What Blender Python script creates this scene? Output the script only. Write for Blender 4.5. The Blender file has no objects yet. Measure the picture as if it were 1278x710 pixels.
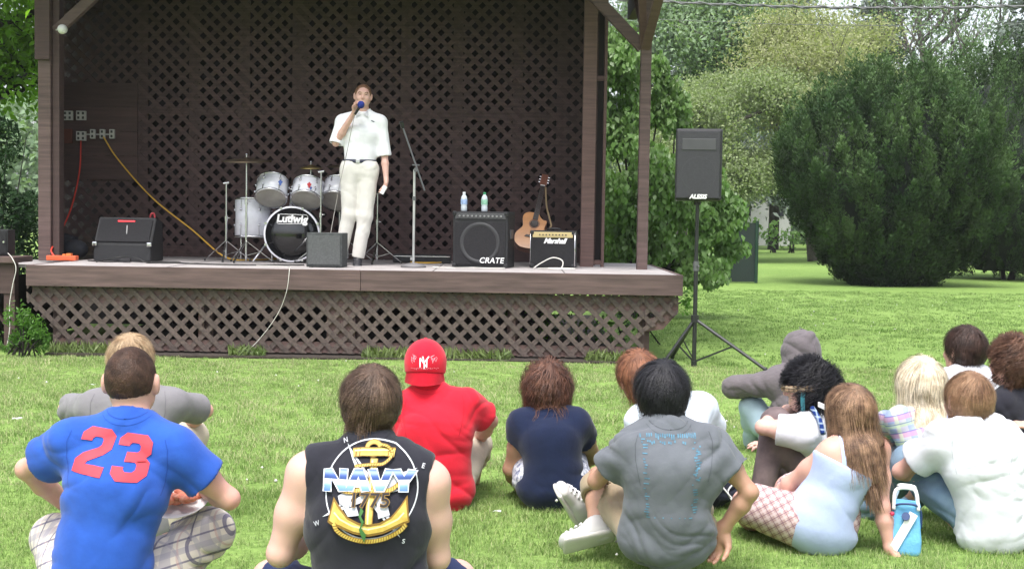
import bpy, bmesh, math, random
import numpy as np
from mathutils import Vector, Matrix, geometry
from mathutils.bvhtree import BVHTree
random.seed(7); RNG = np.random.default_rng(7)
sc = bpy.context.scene
col = sc.collection
R = math.radians; Z = Vector((0, 0, 1))
# ---------------------------------------------------------------- camera
EYE = 1.3; FPX = 1700.0
cam_d = bpy.data.cameras.new('camera'); cam = bpy.data.objects.new('camera', cam_d); col.objects.link(cam)
CAMR = (Matrix.Rotation(R(90 - 2.8), 3, 'X') @ Matrix.Rotation(R(0.9), 3, 'Z'))
cam.matrix_world = Matrix.Translation((0, 0, EYE)) @ CAMR.to_4x4()
cam_d.sensor_width = 36; cam_d.lens = 36 * FPX / 1278; cam_d.clip_start = 0.05; cam_d.clip_end = 2000
sc.camera = cam
# ---------------------------------------------------------------- light
SUN_EL, SUN_AZ = 66.0, 196.0     # azimuth measured clockwise from +Y (behind the camera, a little left)
w = bpy.data.worlds.new('World'); sc.world = w; w.use_nodes = True
nt = w.node_tree; nt.nodes.clear()
sky = nt.nodes.new('ShaderNodeTexSky'); sky.sky_type = 'NISHITA'; sky.sun_disc = False
sky.sun_elevation = R(SUN_EL); sky.sun_rotation = R(SUN_AZ); sky.air_density = 1.0; sky.dust_density = 4.0; sky.ozone_density = 1.0
hs = nt.nodes.new('ShaderNodeHueSaturation'); hs.inputs['Saturation'].default_value = 0.38; hs.inputs['Value'].default_value = 1.0
bg = nt.nodes.new('ShaderNodeBackground'); bg.inputs['Strength'].default_value = 0.15
wo = nt.nodes.new('ShaderNodeOutputWorld')
nt.links.new(sky.outputs[0], hs.inputs['Color']); nt.links.new(hs.outputs[0], bg.inputs[0]); nt.links.new(bg.outputs[0], wo.inputs[0])
sun_d = bpy.data.lights.new('sun', 'SUN'); sun_d.energy = 1.4; sun_d.angle = R(24); sun_d.color = (1, .97, .94)
sun = bpy.data.objects.new('sun', sun_d); col.objects.link(sun)
sdir = Vector((math.sin(R(SUN_AZ)) * math.cos(R(SUN_EL)), math.cos(R(SUN_AZ)) * math.cos(R(SUN_EL)), math.sin(R(SUN_EL))))
sun.rotation_euler = sdir.to_track_quat('Z', 'Y').to_euler()
sc.view_settings.view_transform = 'Standard'; sc.view_settings.look = 'None'
sc.view_settings.exposure = 1.28; sc.view_settings.gamma = 1.0
sc.render.engine = 'CYCLES'
sc.cycles.max_bounces = 6; sc.cycles.diffuse_bounces = 3; sc.cycles.glossy_bounces = 3
sc.cycles.transmission_bounces = 4; sc.cycles.volume_bounces = 0; sc.cycles.transparent_max_bounces = 6
sc.cycles.use_denoising = True
sc.cycles.caustics_reflective = False; sc.cycles.caustics_refractive = False
# ---------------------------------------------------------------- measuring helpers
def ray(px, py): return CAMR @ Vector(((px - 639) / FPX, -(py - 355) / FPX, -1.0))
def at(px, py, Y):
    d = ray(px, py); return Vector((0, 0, EYE)) + d * (Y / d.y)
def gnd(px, py, z=0.0):
    d = ray(px, py); return Vector((0, 0, EYE)) + d * ((z - EYE) / d.z)
# ---------------------------------------------------------------- object helpers
def tag(o, label=None, cat=None, group=None, kind=None):
    if label: o['label'] = label
    if cat: o['category'] = cat
    if group: o['group'] = group
    if kind: o['kind'] = kind
    return o
def empty(name, loc, label=None, cat=None, group=None, rz=0):
    o = bpy.data.objects.new(name, None); col.objects.link(o); o.empty_display_size = .1
    o.location = loc; o.rotation_euler = (0, 0, rz)
    return tag(o, label, cat, group)
def mesh_np(name, V, F, smooth=False, attr=None):
    """V (n,3); F (m,k) array of quads or tris, or a list of such arrays"""
    me = bpy.data.meshes.new(name)
    V = np.asarray(V, dtype=np.float32)
    Fs = F if isinstance(F, list) else [F]
    Fs = [np.asarray(f, dtype=np.int32) for f in Fs if len(f)]
    me.vertices.add(len(V)); me.vertices.foreach_set('co', V.ravel())
    nl = sum(f.size for f in Fs); npz = sum(len(f) for f in Fs)
    me.loops.add(nl); me.polygons.add(npz)
    me.loops.foreach_set('vertex_index', np.concatenate([f.ravel() for f in Fs]))
    tot = np.concatenate([np.full(len(f), f.shape[1], dtype=np.int32) for f in Fs])
    st = np.concatenate([[0], np.cumsum(tot)[:-1]]).astype(np.int32)
    me.polygons.foreach_set('loop_start', st)
    if smooth: me.polygons.foreach_set('use_smooth', np.ones(npz, dtype=bool))
    if attr is not None:
        a = me.attributes.new('rnd', 'FLOAT', 'POINT'); a.data.foreach_set('value', np.asarray(attr, dtype=np.float32))
    me.update(calc_edges=True); me.validate()
    return me
def link(name, me, mat, parent=None, loc=None):
    o = bpy.data.objects.new(name, me); col.objects.link(o)
    if mat is not None:
        me.materials.clear(); me.materials.append(mat)
    if parent is not None: o.parent = parent
    if loc is not None: o.location = loc
    return o
def off(parent):                # world position of a parent chain (no rotations used)
    v = Vector((0, 0, 0))
    while parent is not None: v += parent.location; parent = parent.parent
    return v
class MB:
    """collects shapes in world coordinates, builds ONE mesh object relative to its parent"""
    def __init__(s): s.bm = bmesh.new()
    def box(s, c, size, rot=None, bevel=0):
        M = Matrix.Translation(Vector(c)) @ (rot.to_4x4() if rot is not None else Matrix.Identity(4)) @ Matrix.Diagonal((*size, 1))
        r = bmesh.ops.create_cube(s.bm, size=1, matrix=M)
        if bevel:
            es = list({e for v in r['verts'] for e in v.link_edges})
            bmesh.ops.bevel(s.bm, geom=es, offset=bevel, segments=2, affect='EDGES', profile=.6)
        return s
    def bar(s, a, b, w_, h_, up=(0, 0, 1), bevel=0, ext=0):
        a = Vector(a); b = Vector(b); d = (b - a)
        L = d.length; d.normalize(); u = Vector(up); x = d.cross(u)
        if x.length < 1e-3: x = d.cross(Vector((1, 0, 0)))
        x.normalize(); u = x.cross(d); M = Matrix((x, d, u)).transposed()
        return s.box((a + b) / 2, (w_, L + ext, h_), M, bevel)
    def cyl(s, a, b, r1, r2=None, n=16, caps=True):
        a = Vector(a); b = Vector(b); d = b - a
        M = Matrix.Translation((a + b) / 2) @ d.to_track_quat('Z', 'Y').to_matrix().to_4x4()
        bmesh.ops.create_cone(s.bm, cap_ends=caps, segments=n, radius1=r1, radius2=r1 if r2 is None else r2, depth=d.length, matrix=M)
        return s
    def sph(s, c, r, n=16, scale=(1, 1, 1), rot=None):
        M = Matrix.Translation(Vector(c)) @ (rot.to_4x4() if rot is not None else Matrix.Identity(4)) @ Matrix.Diagonal((*scale, 1))
        bmesh.ops.create_uvsphere(s.bm, u_segments=n, v_segments=max(6, n // 2), radius=r, matrix=M)
        return s
    def tube(s, pts, r, n=6, r2=None):
        pts = [Vector(p) for p in pts]; rings = []; N = len(pts)
        for i, p in enumerate(pts):
            d = (pts[min(i + 1, N - 1)] - pts[max(i - 1, 0)]).normalized()
            x = d.cross(Vector((0.13, 0.31, 1)));
            if x.length < .05: x = d.cross(Vector((1, 0, 0)))
            x.normalize(); y = d.cross(x); rr = r if r2 is None else r + (r2 - r) * i / (N - 1)
            rings.append([s.bm.verts.new(p + (x * math.cos(2 * math.pi * k / n) + y * math.sin(2 * math.pi * k / n)) * rr) for k in range(n)])
        for i in range(N - 1):
            for k in range(n):
                f = s.bm.faces.new((rings[i][k], rings[i][(k + 1) % n], rings[i + 1][(k + 1) % n], rings[i + 1][k])); f.smooth = True
        s.bm.faces.new(rings[0][::-1]); s.bm.faces.new(rings[-1])
        return s
    def lathe(s, c, prof, n=32, axis=(0, 0, 1)):
        """prof: list of (radius, height) along axis"""
        Q = Vector(axis).to_track_quat('Z', 'Y').to_matrix(); c = Vector(c); rings = []
        for r, h in prof:
            if r < 1e-5: rings.append([s.bm.verts.new(c + Q @ Vector((0, 0, h)))])
            else: rings.append([s.bm.verts.new(c + Q @ Vector((r * math.cos(2 * math.pi * k / n), r * math.sin(2 * math.pi * k / n), h))) for k in range(n)])
        for A, B in zip(rings, rings[1:]):
            for k in range(n):
                k2 = (k + 1) % n
                if len(A) == 1 and len(B) == 1: continue
                if len(A) == 1: f = s.bm.faces.new((A[0], B[k2], B[k]))
                elif len(B) == 1: f = s.bm.faces.new((A[k], A[k2], B[0]))
                else: f = s.bm.faces.new((A[k], A[k2], B[k2], B[k]))
                f.smooth = True
        return s
    def prism(s, poly, y0, y1):
        """poly of (x,z) extruded from y0 to y1"""
        a = [s.bm.verts.new((x, y0, z)) for x, z in poly]; b = [s.bm.verts.new((x, y1, z)) for x, z in poly]
        s.bm.faces.new(a); s.bm.faces.new(b[::-1]); n = len(poly)
        for i in range(n): s.bm.faces.new((a[i], b[i], b[(i + 1) % n], a[(i + 1) % n]))
        return s
    def build(s, name, mat, parent=None, smooth=None, **kw):
        bmesh.ops.recalc_face_normals(s.bm, faces=s.bm.faces)
        o_ = off(parent) if parent is not None else Vector((0, 0, 0))
        if parent is None:
            xs = [v.co for v in s.bm.verts]
            o_ = Vector((sum(v.x for v in xs) / len(xs), sum(v.y for v in xs) / len(xs), min(v.z for v in xs)))
        for v in s.bm.verts: v.co -= o_
        me = bpy.data.meshes.new(name); s.bm.to_mesh(me); s.bm.free()
        if smooth: me.polygons.foreach_set('use_smooth', np.ones(len(me.polygons), dtype=bool))
        o = link(name, me, mat, parent)
        if parent is None: o.location = o_
        return tag(o, **kw)
def curve_pts(P, n=24):
    """Catmull-Rom through points"""
    P = [Vector(p) for p in P]; P = [P[0] * 2 - P[1]] + P + [P[-1] * 2 - P[-2]]; out = []
    for i in range(1, len(P) - 2):
        for k in range(n):
            t = k / n; a, b, c, d = P[i - 1], P[i], P[i + 1], P[i + 2]
            out.append(.5 * ((2 * b) + (c - a) * t + (2 * a - 5 * b + 4 * c - d) * t * t + (3 * b - a - 3 * c + d) * t ** 3))
    out.append(P[-2]); return out
# ---------------------------------------------------------------- materials
MATS = {}
def mat(name, c, rough=.7, var=.12, scale=6, bump=0, bscale=60, metal=0, c2=None, spec=.5, sheen=0, stretch=None, attr=0, trans=0, coat=0, detail=4, subs=0, orand=0):
    if name in MATS: return MATS[name]
    m = bpy.data.materials.new(name); m.use_nodes = True; N = m.node_tree; b = N.nodes['Principled BSDF']
    b.inputs['Roughness'].default_value = rough; b.inputs['Metallic'].default_value = metal
    b.inputs['Specular IOR Level'].default_value = spec
    if sheen: b.inputs['Sheen Weight'].default_value = sheen
    if coat: b.inputs['Coat Weight'].default_value = coat; b.inputs['Coat Roughness'].default_value = .15
    if subs:
        b.inputs['Subsurface Weight'].default_value = subs; b.inputs['Subsurface Radius'].default_value = (1, .35, .2); b.inputs['Subsurface Scale'].default_value = .012
    tc = N.nodes.new('ShaderNodeTexCoord'); mp = N.nodes.new('ShaderNodeMapping'); N.links.new(tc.outputs['Object'], mp.inputs[0])
    if stretch: mp.inputs['Scale'].default_value = stretch
    no = N.nodes.new('ShaderNodeTexNoise'); no.inputs['Scale'].default_value = scale; no.inputs['Detail'].default_value = detail
    N.links.new(mp.outputs[0], no.inputs['Vector'])
    rp = N.nodes.new('ShaderNodeValToRGB'); rp.color_ramp.elements[0].position = .3; rp.color_ramp.elements[1].position = .7
    d = c2 if c2 else tuple(min(1, x * (1 + var)) for x in c); e = c if c2 else tuple(x * (1 - var) for x in c)
    rp.color_ramp.elements[0].color = (*e, 1); rp.color_ramp.elements[1].color = (*d, 1)
    N.links.new(no.outputs['Fac'], rp.inputs[0]); out = rp.outputs[0]
    if attr:
        at_ = N.nodes.new('ShaderNodeAttribute'); at_.attribute_name = 'rnd'
        mr = N.nodes.new('ShaderNodeMapRange'); mr.inputs[3].default_value = 1 - attr; mr.inputs[4].default_value = 1 + attr
        mx = N.nodes.new('ShaderNodeVectorMath'); mx.operation = 'SCALE'
        N.links.new(at_.outputs['Fac'], mr.inputs[0]); N.links.new(out, mx.inputs[0]); N.links.new(mr.outputs[0], mx.inputs['Scale']); out = mx.outputs[0]
    if orand:      # each board of its own tone
        oi = N.nodes.new('ShaderNodeObjectInfo'); mr = N.nodes.new('ShaderNodeMapRange'); mr.inputs[3].default_value = 1 - orand; mr.inputs[4].default_value = 1 + orand
        mx = N.nodes.new('ShaderNodeVectorMath'); mx.operation = 'SCALE'; N.links.new(oi.outputs['Random'], mr.inputs[0]); N.links.new(out, mx.inputs[0]); N.links.new(mr.outputs[0], mx.inputs['Scale']); out = mx.outputs[0]
    N.links.new(out, b.inputs['Base Color'])
    if bump:
        n2 = N.nodes.new('ShaderNodeTexNoise'); n2.inputs['Scale'].default_value = bscale; n2.inputs['Detail'].default_value = 4
        N.links.new(mp.outputs[0], n2.inputs['Vector'])
        bp = N.nodes.new('ShaderNodeBump'); bp.inputs['Strength'].default_value = bump; bp.inputs['Distance'].default_value = .01
        N.links.new(n2.outputs['Fac'], bp.inputs['Height']); N.links.new(bp.outputs[0], b.inputs['Normal'])
    if trans:      # leaves: a share of light passes through
        tr = N.nodes.new('ShaderNodeBsdfTranslucent'); mxs = N.nodes.new('ShaderNodeMixShader'); mxs.inputs[0].default_value = trans
        sc_ = N.nodes.new('ShaderNodeVectorMath'); sc_.operation = 'MULTIPLY'; sc_.inputs[1].default_value = (1.25, 1.5, .6)
        N.links.new(out, sc_.inputs[0]); N.links.new(sc_.outputs[0], tr.inputs[0])
        N.links.new(b.outputs[0], mxs.inputs[1]); N.links.new(tr.outputs[0], mxs.inputs[2])
        N.links.new(mxs.outputs[0], N.nodes['Material Output'].inputs[0])
    MATS[name] = m; return m
def wood(name, c, var=.2, stretch=(1, 1, 14)):
    return mat(name, c, .75, var, 3, .25, 30, stretch=stretch, orand=.16, detail=9)
# ---------------------------------------------------------------- implicit surfaces -> meshes (bodies, clothes, shoes)
_T = np.random.default_rng(3).random((32, 32, 32)).astype(np.float32)
def vnoise(P, f=(1, 1, 1), seed=0):
    p = np.asarray(P, dtype=np.float32) * np.asarray(f, dtype=np.float32) + seed * 7.31
    i = np.floor(p).astype(np.int64); t = p - i; t = t * t * (3 - 2 * t); r = 0
    for dx in (0, 1):
        for dy in (0, 1):
            for dz in (0, 1):
                w_ = (t[:, 0] if dx else 1 - t[:, 0]) * (t[:, 1] if dy else 1 - t[:, 1]) * (t[:, 2] if dz else 1 - t[:, 2])
                r = r + w_ * _T[(i[:, 0] + dx) % 32, (i[:, 1] + dy) % 32, (i[:, 2] + dz) % 32]
    return r * 2 - 1
def V3(v): return np.array((v[0], v[1], v[2]), dtype=np.float32)
def unit(v): v = np.asarray(v, dtype=np.float32); return v / (np.linalg.norm(v) + 1e-9)
class Field:
    def __init__(s): s.p = []
    def _add(s, fn, lo, hi, k, mode): s.p.append((fn, np.minimum(lo, hi), np.maximum(lo, hi), k, mode)); return s
    def cone(s, a, b, r1, r2=None, k=.02, mode='+'):
        a = V3(a); b = V3(b); r2 = r1 if r2 is None else r2; ab = b - a; L = float(ab @ ab) + 1e-12; r = max(r1, r2)
        def fn(x, y, z):
            X = x - a[0]; Y = y - a[1]; Z = z - a[2]
            t = np.clip((X * ab[0] + Y * ab[1] + Z * ab[2]) / L, 0, 1)
            return np.sqrt((X - t * ab[0]) ** 2 + (Y - t * ab[1]) ** 2 + (Z - t * ab[2]) ** 2) - (r1 + (r2 - r1) * t)
        return s._add(fn, np.minimum(a, b) - r, np.maximum(a, b) + r, k, mode)
    def ecap(s, a, b, u, w1, d1, w2=None, d2=None, k=.03, n=2.0, mode='+'):
        a = V3(a); b = V3(b); w2 = w1 if w2 is None else w2; d2 = d1 if d2 is None else d2
        ax = b - a; L = float(np.linalg.norm(ax)) + 1e-9; ax = ax / L; v = unit(np.cross(ax, V3(u))); u_ = np.cross(v, ax); r = max(w1, w2, d1, d2)
        def fn(x, y, z):
            X = x - a[0]; Y = y - a[1]; Z = z - a[2]
            h = X * ax[0] + Y * ax[1] + Z * ax[2]; hc = np.clip(h, 0, L); t = hc / L; o = h - hc
            w_ = w1 + (w2 - w1) * t; d_ = d1 + (d2 - d1) * t; m = np.minimum(w_, d_)
            q = (np.abs((X * u_[0] + Y * u_[1] + Z * u_[2]) / w_) ** n + np.abs((X * v[0] + Y * v[1] + Z * v[2]) / d_) ** n + np.abs(o / m) ** n) ** (1 / n)
            return (q - 1) * m
        return s._add(fn, np.minimum(a, b) - r, np.maximum(a, b) + r, k, mode)
    def ell(s, c, ax, rad, k=.02, mode='+'):
        """ax: three unit vectors"""
        c = V3(c); A = [V3(q) for q in ax]; r = max(rad); m = min(rad)
        def fn(x, y, z):
            X = x - c[0]; Y = y - c[1]; Z = z - c[2]
            q = np.sqrt(sum(((X * A[i][0] + Y * A[i][1] + Z * A[i][2]) / rad[i]) ** 2 for i in range(3)))
            return (q - 1) * m
        return s._add(fn, c - r, c + r, k, mode)
    def half(s, c, n, rad, k=.004):
        """cut away everything on the n side of a plane, within rad of c"""
        c = V3(c); n = unit(n)
        def fn(x, y, z):
            X = x - c[0]; Y = y - c[1]; Z = z - c[2]
            h = X * n[0] + Y * n[1] + Z * n[2]
            return np.maximum(-h, np.sqrt(X * X + Y * Y + Z * Z) - rad)
        return s._add(fn, c - rad, c + rad, k, '-')
    def mesh(s, h):
        lo = np.min([p[1] for p in s.p if p[4] == '+'], axis=0) - .03; hi = np.max([p[2] for p in s.p if p[4] == '+'], axis=0) + .03
        n = np.ceil((hi - lo) / h).astype(int) + 1
        g = [(lo[i] + h * np.arange(n[i])).astype(np.float32) for i in range(3)]
        D = np.full(n, .06, dtype=np.float32)
        for fn, a, b, k, mode in s.p:
            pad = k + 2.2 * h + .012
            i0 = np.clip(np.floor((a - pad - lo) / h).astype(int), 0, n - 1); i1 = np.clip(np.ceil((b + pad - lo) / h).astype(int) + 1, 1, n)
            if np.any(i1 <= i0): continue
            sl = tuple(slice(i0[i], i1[i]) for i in range(3))
            d = fn(g[0][sl[0]][:, None, None], g[1][sl[1]][None, :, None], g[2][sl[2]][None, None, :]).astype(np.float32)
            A = D[sl]
            if mode == '+':
                hh = np.maximum(k - np.abs(A - d), 0) / k; D[sl] = np.minimum(A, d) - hh * hh * k * .25
            else:
                d = -d; hh = np.maximum(k - np.abs(A - d), 0) / k; D[sl] = np.maximum(A, d) + hh * hh * k * .25
        return nets(D, lo, h)
def nets(D, lo, h):
    D[0] = D[-1] = .05; D[:, 0] = D[:, -1] = .05; D[:, :, 0] = D[:, :, -1] = .05
    ins = D < 0; n = D.shape; st = np.array([n[1] * n[2], n[2], 1]); sums = {}; quads = []; cells = []; pos = []
    for ax in range(3):
        a = [slice(None)] * 3; b = [slice(None)] * 3; a[ax] = slice(0, -1); b[ax] = slice(1, None)
        x = np.argwhere(ins[tuple(a)] != ins[tuple(b)])
        if len(x) == 0: continue
        d0 = D[x[:, 0], x[:, 1], x[:, 2]]; y = x.copy(); y[:, ax] += 1; d1 = D[y[:, 0], y[:, 1], y[:, 2]]
        P = x.astype(np.float32); P[:, ax] += d0 / (d0 - d1)
        o1, o2 = [(1, 2), (2, 0), (0, 1)][ax]
        base = x @ st
        c = np.stack([base, base - st[o1], base - st[o1] - st[o2], base - st[o2]], 1)
        flip = d0 < 0; c[~flip] = c[~flip][:, ::-1]
        quads.append(c); cells.append(c.ravel()); pos.append(np.repeat(P, 4, axis=0))
    Q = np.concatenate(quads); C = np.concatenate(cells); Pp = np.concatenate(pos)
    u, inv = np.unique(C, return_inverse=True); cnt = np.bincount(inv)
    V = np.stack([np.bincount(inv, weights=Pp[:, i]) / cnt for i in range(3)], 1)
    F = np.searchsorted(u, Q)
    return (V * h + lo).astype(np.float32), F[:, ::-1].astype(np.int32)
def vnormals(V, F):
    n = np.cross(V[F[:, 2]] - V[F[:, 0]], V[F[:, 3]] - V[F[:, 1]]); N = np.zeros_like(V)
    for k in range(4):
        for i in range(3): N[:, i] += np.bincount(F[:, k], weights=n[:, i], minlength=len(V))
    return N / (np.linalg.norm(N, axis=1, keepdims=True) + 1e-9)
def relax(V, F, it=1, a=.5):
    for _ in range(it):
        S = np.zeros_like(V); c = np.zeros(len(V))
        for k in range(4):
            j = F[:, (k + 1) % 4]; i = F[:, k]
            for q in range(3): S[:, q] += np.bincount(i, weights=V[j, q], minlength=len(V)) + np.bincount(j, weights=V[i, q], minlength=len(V))
            c += np.bincount(i, minlength=len(V)) + np.bincount(j, minlength=len(V))
        V = V * (1 - a) + a * S / c[:, None]
    return V.astype(np.float32)
def wrinkle(V, F, amp=.006, freq=9, seed=0, up=.5):
    """cloth folds: ridged, stretched noise pushed along the normals"""
    N = vnormals(V, F)
    w0 = np.stack([vnoise(V, (5, 5, 5), seed + i) for i in range(3)], 1) * .09
    P = (V + w0).astype(np.float32)
    def ridge(Q, f, sd, p=3): return (1 - np.abs(vnoise(Q, f, sd))) ** p
    A = np.array([[.75, 0, .66], [0, 1, 0], [-.66, 0, .75]], dtype=np.float32)
    mk = np.clip(vnoise(V, (5, 5, 5), seed + 9) * 1.3 + .55, .12, 1)
    a = ridge(P, (freq * .22, freq * .3, freq * 1.25), seed + 4, 2); b = ridge(P @ A, (freq * .22, freq * .3, freq * 1.5), seed + 5, 2.5); c = ridge(P @ A.T, (freq * .25, freq * .3, freq * 1.5), seed + 6, 2.5)
    d = ridge(P @ A, (freq * .4, freq * .5, freq * 3.0), seed + 7)
    return (V + N * (((a * 1.0 + b * 1.2 + c * 1.0 + d * .35) - 1.7) * mk * amp * 1.35)[:, None]).astype(np.float32)
def sdf_obj(name, fld, h, m, root, rel=1, wr=0, seed=0, freq=9, keep=False):
    V, F = fld.mesh(h)
    if rel: V = relax(V, F, rel)
    if wr: V = wrinkle(V, F, wr, freq, seed)
    W = V.copy(); V = V - V3(off(root))
    o = link(name, mesh_np(name, V, F, smooth=True), m, root)
    return (o, W, F) if keep else o
# ---------------------------------------------------------------- flat print laid on a surface
def poly_bm(polys, step):
    """polys: list of loops or [outer, hole, ...] lists in metres -> finely cut bmesh in XZ"""
    bm = bmesh.new()
    for pl in polys:
        loops = pl if isinstance(pl[0][0], (list, tuple)) else [pl]
        L3 = [[Vector((x, z, 0)) for x, z in lp] for lp in loops]; fl = [p for lp in L3 for p in lp]
        vs = [bm.verts.new((p.x, 0, p.y)) for p in fl]
        for t in geometry.tessellate_polygon(L3):
            try: bm.faces.new([vs[i] for i in t])
            except Exception: pass
    return cut_bm(bm, step)
def cut_bm(bm, step):
    if not bm.verts: return bm
    for ax in (0, 2):
        lo = min(v.co[ax] for v in bm.verts); hi = max(v.co[ax] for v in bm.verts); k = math.floor(lo / step) + 1
        while k * step < hi:
            no = [0, 0, 0]; no[ax] = 1; co = [0, 0, 0]; co[ax] = k * step
            bmesh.ops.bisect_plane(bm, geom=bm.verts[:] + bm.edges[:] + bm.faces[:], plane_co=co, plane_no=no); k += 1
    return bm
def text_bm(s, size, shear=0, bold=0, space=1.0):
    cu = bpy.data.curves.new('text', 'FONT'); cu.body = s; cu.size = size; cu.shear = shear; cu.offset = bold; cu.space_character = space
    cu.align_x = 'CENTER'; cu.align_y = 'CENTER'; cu.resolution_u = 3
    o = bpy.data.objects.new('text', cu); col.objects.link(o)
    dg = bpy.context.evaluated_depsgraph_get(); me = bpy.data.meshes.new_from_object(o.evaluated_get(dg))
    bm = bmesh.new(); bm.from_mesh(me)
    for v in bm.verts: v.co = (v.co.x, 0, v.co.y)
    bpy.data.objects.remove(o); bpy.data.curves.remove(cu); bpy.data.meshes.remove(me)
    return bm
def stroke(pts, w_, closed=False):
    """list of quads following a polyline"""
    P = [Vector(p) for p in pts]; out = []; n = len(P)
    if closed: P = P + [P[0], P[1]]
    def nrm(i):
        d = P[min(i + 1, len(P) - 1)] - P[max(i - 1, 0)]; return Vector((-d.y, d.x)).normalized() * w_ / 2
    m = n if closed else n - 1
    for i in range(m):
        a, b = nrm(i) if (i or not closed) else nrm(n), nrm(i + 1)
        out.append([tuple(P[i] + a), tuple(P[i + 1] + b), tuple(P[i + 1] - b), tuple(P[i] - a)])
    return out
def arc(cx, cy, r, a0, a1, n=24, ry=None):
    ry = r if ry is None else ry
    return [(cx + r * math.cos(R(a0 + (a1 - a0) * i / n)), cy + ry * math.sin(R(a0 + (a1 - a0) * i / n))) for i in range(n + 1)]
def project(bm, bvh, origin, right, up, dirn, offset, name, m, root):
    origin = Vector(origin); right = Vector(right).normalized(); up = Vector(up).normalized(); dirn = Vector(dirn).normalized(); bad = []
    ro = off(root)
    for v in bm.verts:
        p = origin + right * v.co.x + up * v.co.z - dirn * .8
        h, n_, i_, d_ = bvh.ray_cast(p, dirn, 2.0)
        if h is None: bad.append(v); continue
        v.co = h - dirn * offset - ro
    if bad: bmesh.ops.delete(bm, geom=bad, context='VERTS')
    me = bpy.data.meshes.new(name); bm.to_mesh(me); bm.free()
    me.polygons.foreach_set('use_smooth', np.ones(len(me.polygons), dtype=bool))
    return link(name, me, m, root)
def flat_text(s, size, c, right, up, name, m, parent, shear=0, bold=0, space=1.0, depth=0):
    """raised lettering on a flat face (world position c)"""
    bm = text_bm(s, size, shear, bold, space); right = Vector(right).normalized(); up = Vector(up).normalized(); nrm = right.cross(up)
    bmesh.ops.solidify(bm, geom=bm.faces[:], thickness=depth) if depth else None
    ro = off(parent)
    for v in bm.verts: v.co = Vector(c) + right * v.co.x + up * v.co.z + nrm * .004 - ro
    me = bpy.data.meshes.new(name); bm.to_mesh(me); bm.free()
    return link(name, me, m, parent)
# ================================================================ ground
def lawn_mat():
    m = bpy.data.materials.new('lawn'); m.use_nodes = True; N = m.node_tree; b = N.nodes['Principled BSDF']; b.inputs['Roughness'].default_value = .95; b.inputs['Specular IOR Level'].default_value = .1
    tc = N.nodes.new('ShaderNodeTexCoord'); last = None
    ramp = []
    for s, d in ((.22, 3), (2.2, 6), (26, 6)):
        n = N.nodes.new('ShaderNodeTexNoise'); n.inputs['Scale'].default_value = s; n.inputs['Detail'].default_value = d; N.links.new(tc.outputs['Object'], n.inputs[0]); ramp.append(n)
    r = N.nodes.new('ShaderNodeValToRGB'); r.color_ramp.elements[0].position = .32; r.color_ramp.elements[1].position = .68
    r.color_ramp.elements[0].color = (.14, .23, .06, 1); r.color_ramp.elements[1].color = (.215, .32, .09, 1)
    a = N.nodes.new('ShaderNodeMath'); a.operation = 'MULTIPLY_ADD'; a.inputs[1].default_value = .55; N.links.new(ramp[0].outputs[0], a.inputs[0])
    b2 = N.nodes.new('ShaderNodeMath'); b2.operation = 'MULTIPLY'; b2.inputs[1].default_value = .45; N.links.new(ramp[1].outputs[0], b2.inputs[0]); N.links.new(b2.outputs[0], a.inputs[2]); N.links.new(a.outputs[0], r.inputs[0])
    mx = N.nodes.new('ShaderNodeMix'); mx.data_type = 'RGBA'; mx.blend_type = 'MULTIPLY'; mx.inputs[0].default_value = .6
    r2 = N.nodes.new('ShaderNodeValToRGB'); r2.color_ramp.elements[0].position = .35; r2.color_ramp.elements[1].position = .62; r2.color_ramp.elements[0].color = (.5, .55, .45, 1); r2.color_ramp.elements[1].color = (1.25, 1.2, 1.2, 1)
    N.links.new(ramp[2].outputs[0], r2.inputs[0]); N.links.new(r.outputs[0], mx.inputs[6]); N.links.new(r2.outputs[0], mx.inputs[7]); N.links.new(mx.outputs[2], b.inputs['Base Color'])
    bp = N.nodes.new('ShaderNodeBump'); bp.inputs['Strength'].default_value = .5; bp.inputs['Distance'].default_value = .03; N.links.new(ramp[2].outputs[0], bp.inputs['Height']); N.links.new(bp.outputs[0], b.inputs['Normal'])
    return m
def ground():
    n = 90; xs = np.concatenate([np.linspace(-20, 24, n), [60, 200, 700]]); xs = np.concatenate([[-700, -200, -60], xs]); ys = np.concatenate([[-200, -20], np.linspace(1, 45, 90), [70, 120, 300, 900]])
    X, Y = np.meshgrid(xs, ys, indexing='ij'); P = np.stack([X.ravel(), Y.ravel()], 1)
    q = np.stack([P[:, 0], P[:, 1], P[:, 0] * 0], 1).astype(np.float32); Zc = vnoise(q, (.5, .5, 1)) * .018 + vnoise(q, (1.7, 1.7, 1), 2) * .008
    Zc = np.where(P[:, 1] > 45, 0, Zc); V = np.stack([P[:, 0], P[:, 1], Zc - .012], 1); a, b = len(xs), len(ys)
    i, j = np.meshgrid(np.arange(a - 1), np.arange(b - 1), indexing='ij'); k = (i * b + j).ravel(); F = np.stack([k, k + b, k + b + 1, k + 1], 1)
    tag(link('lawn', mesh_np('lawn', V, F, smooth=True), lawn_mat()), kind='structure')
ground()
tag(MB().box(((at(62, 400, 12.4).x + at(785, 400, 12.4).x) / 2, 15.25, .004), (at(785, 400, 12.4).x - at(62, 400, 12.4).x, 6.0, .02)).build('bare_soil', mat('soil', (.035, .026, .02), .95, .4, 20, .6, 60)), kind='structure')
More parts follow.
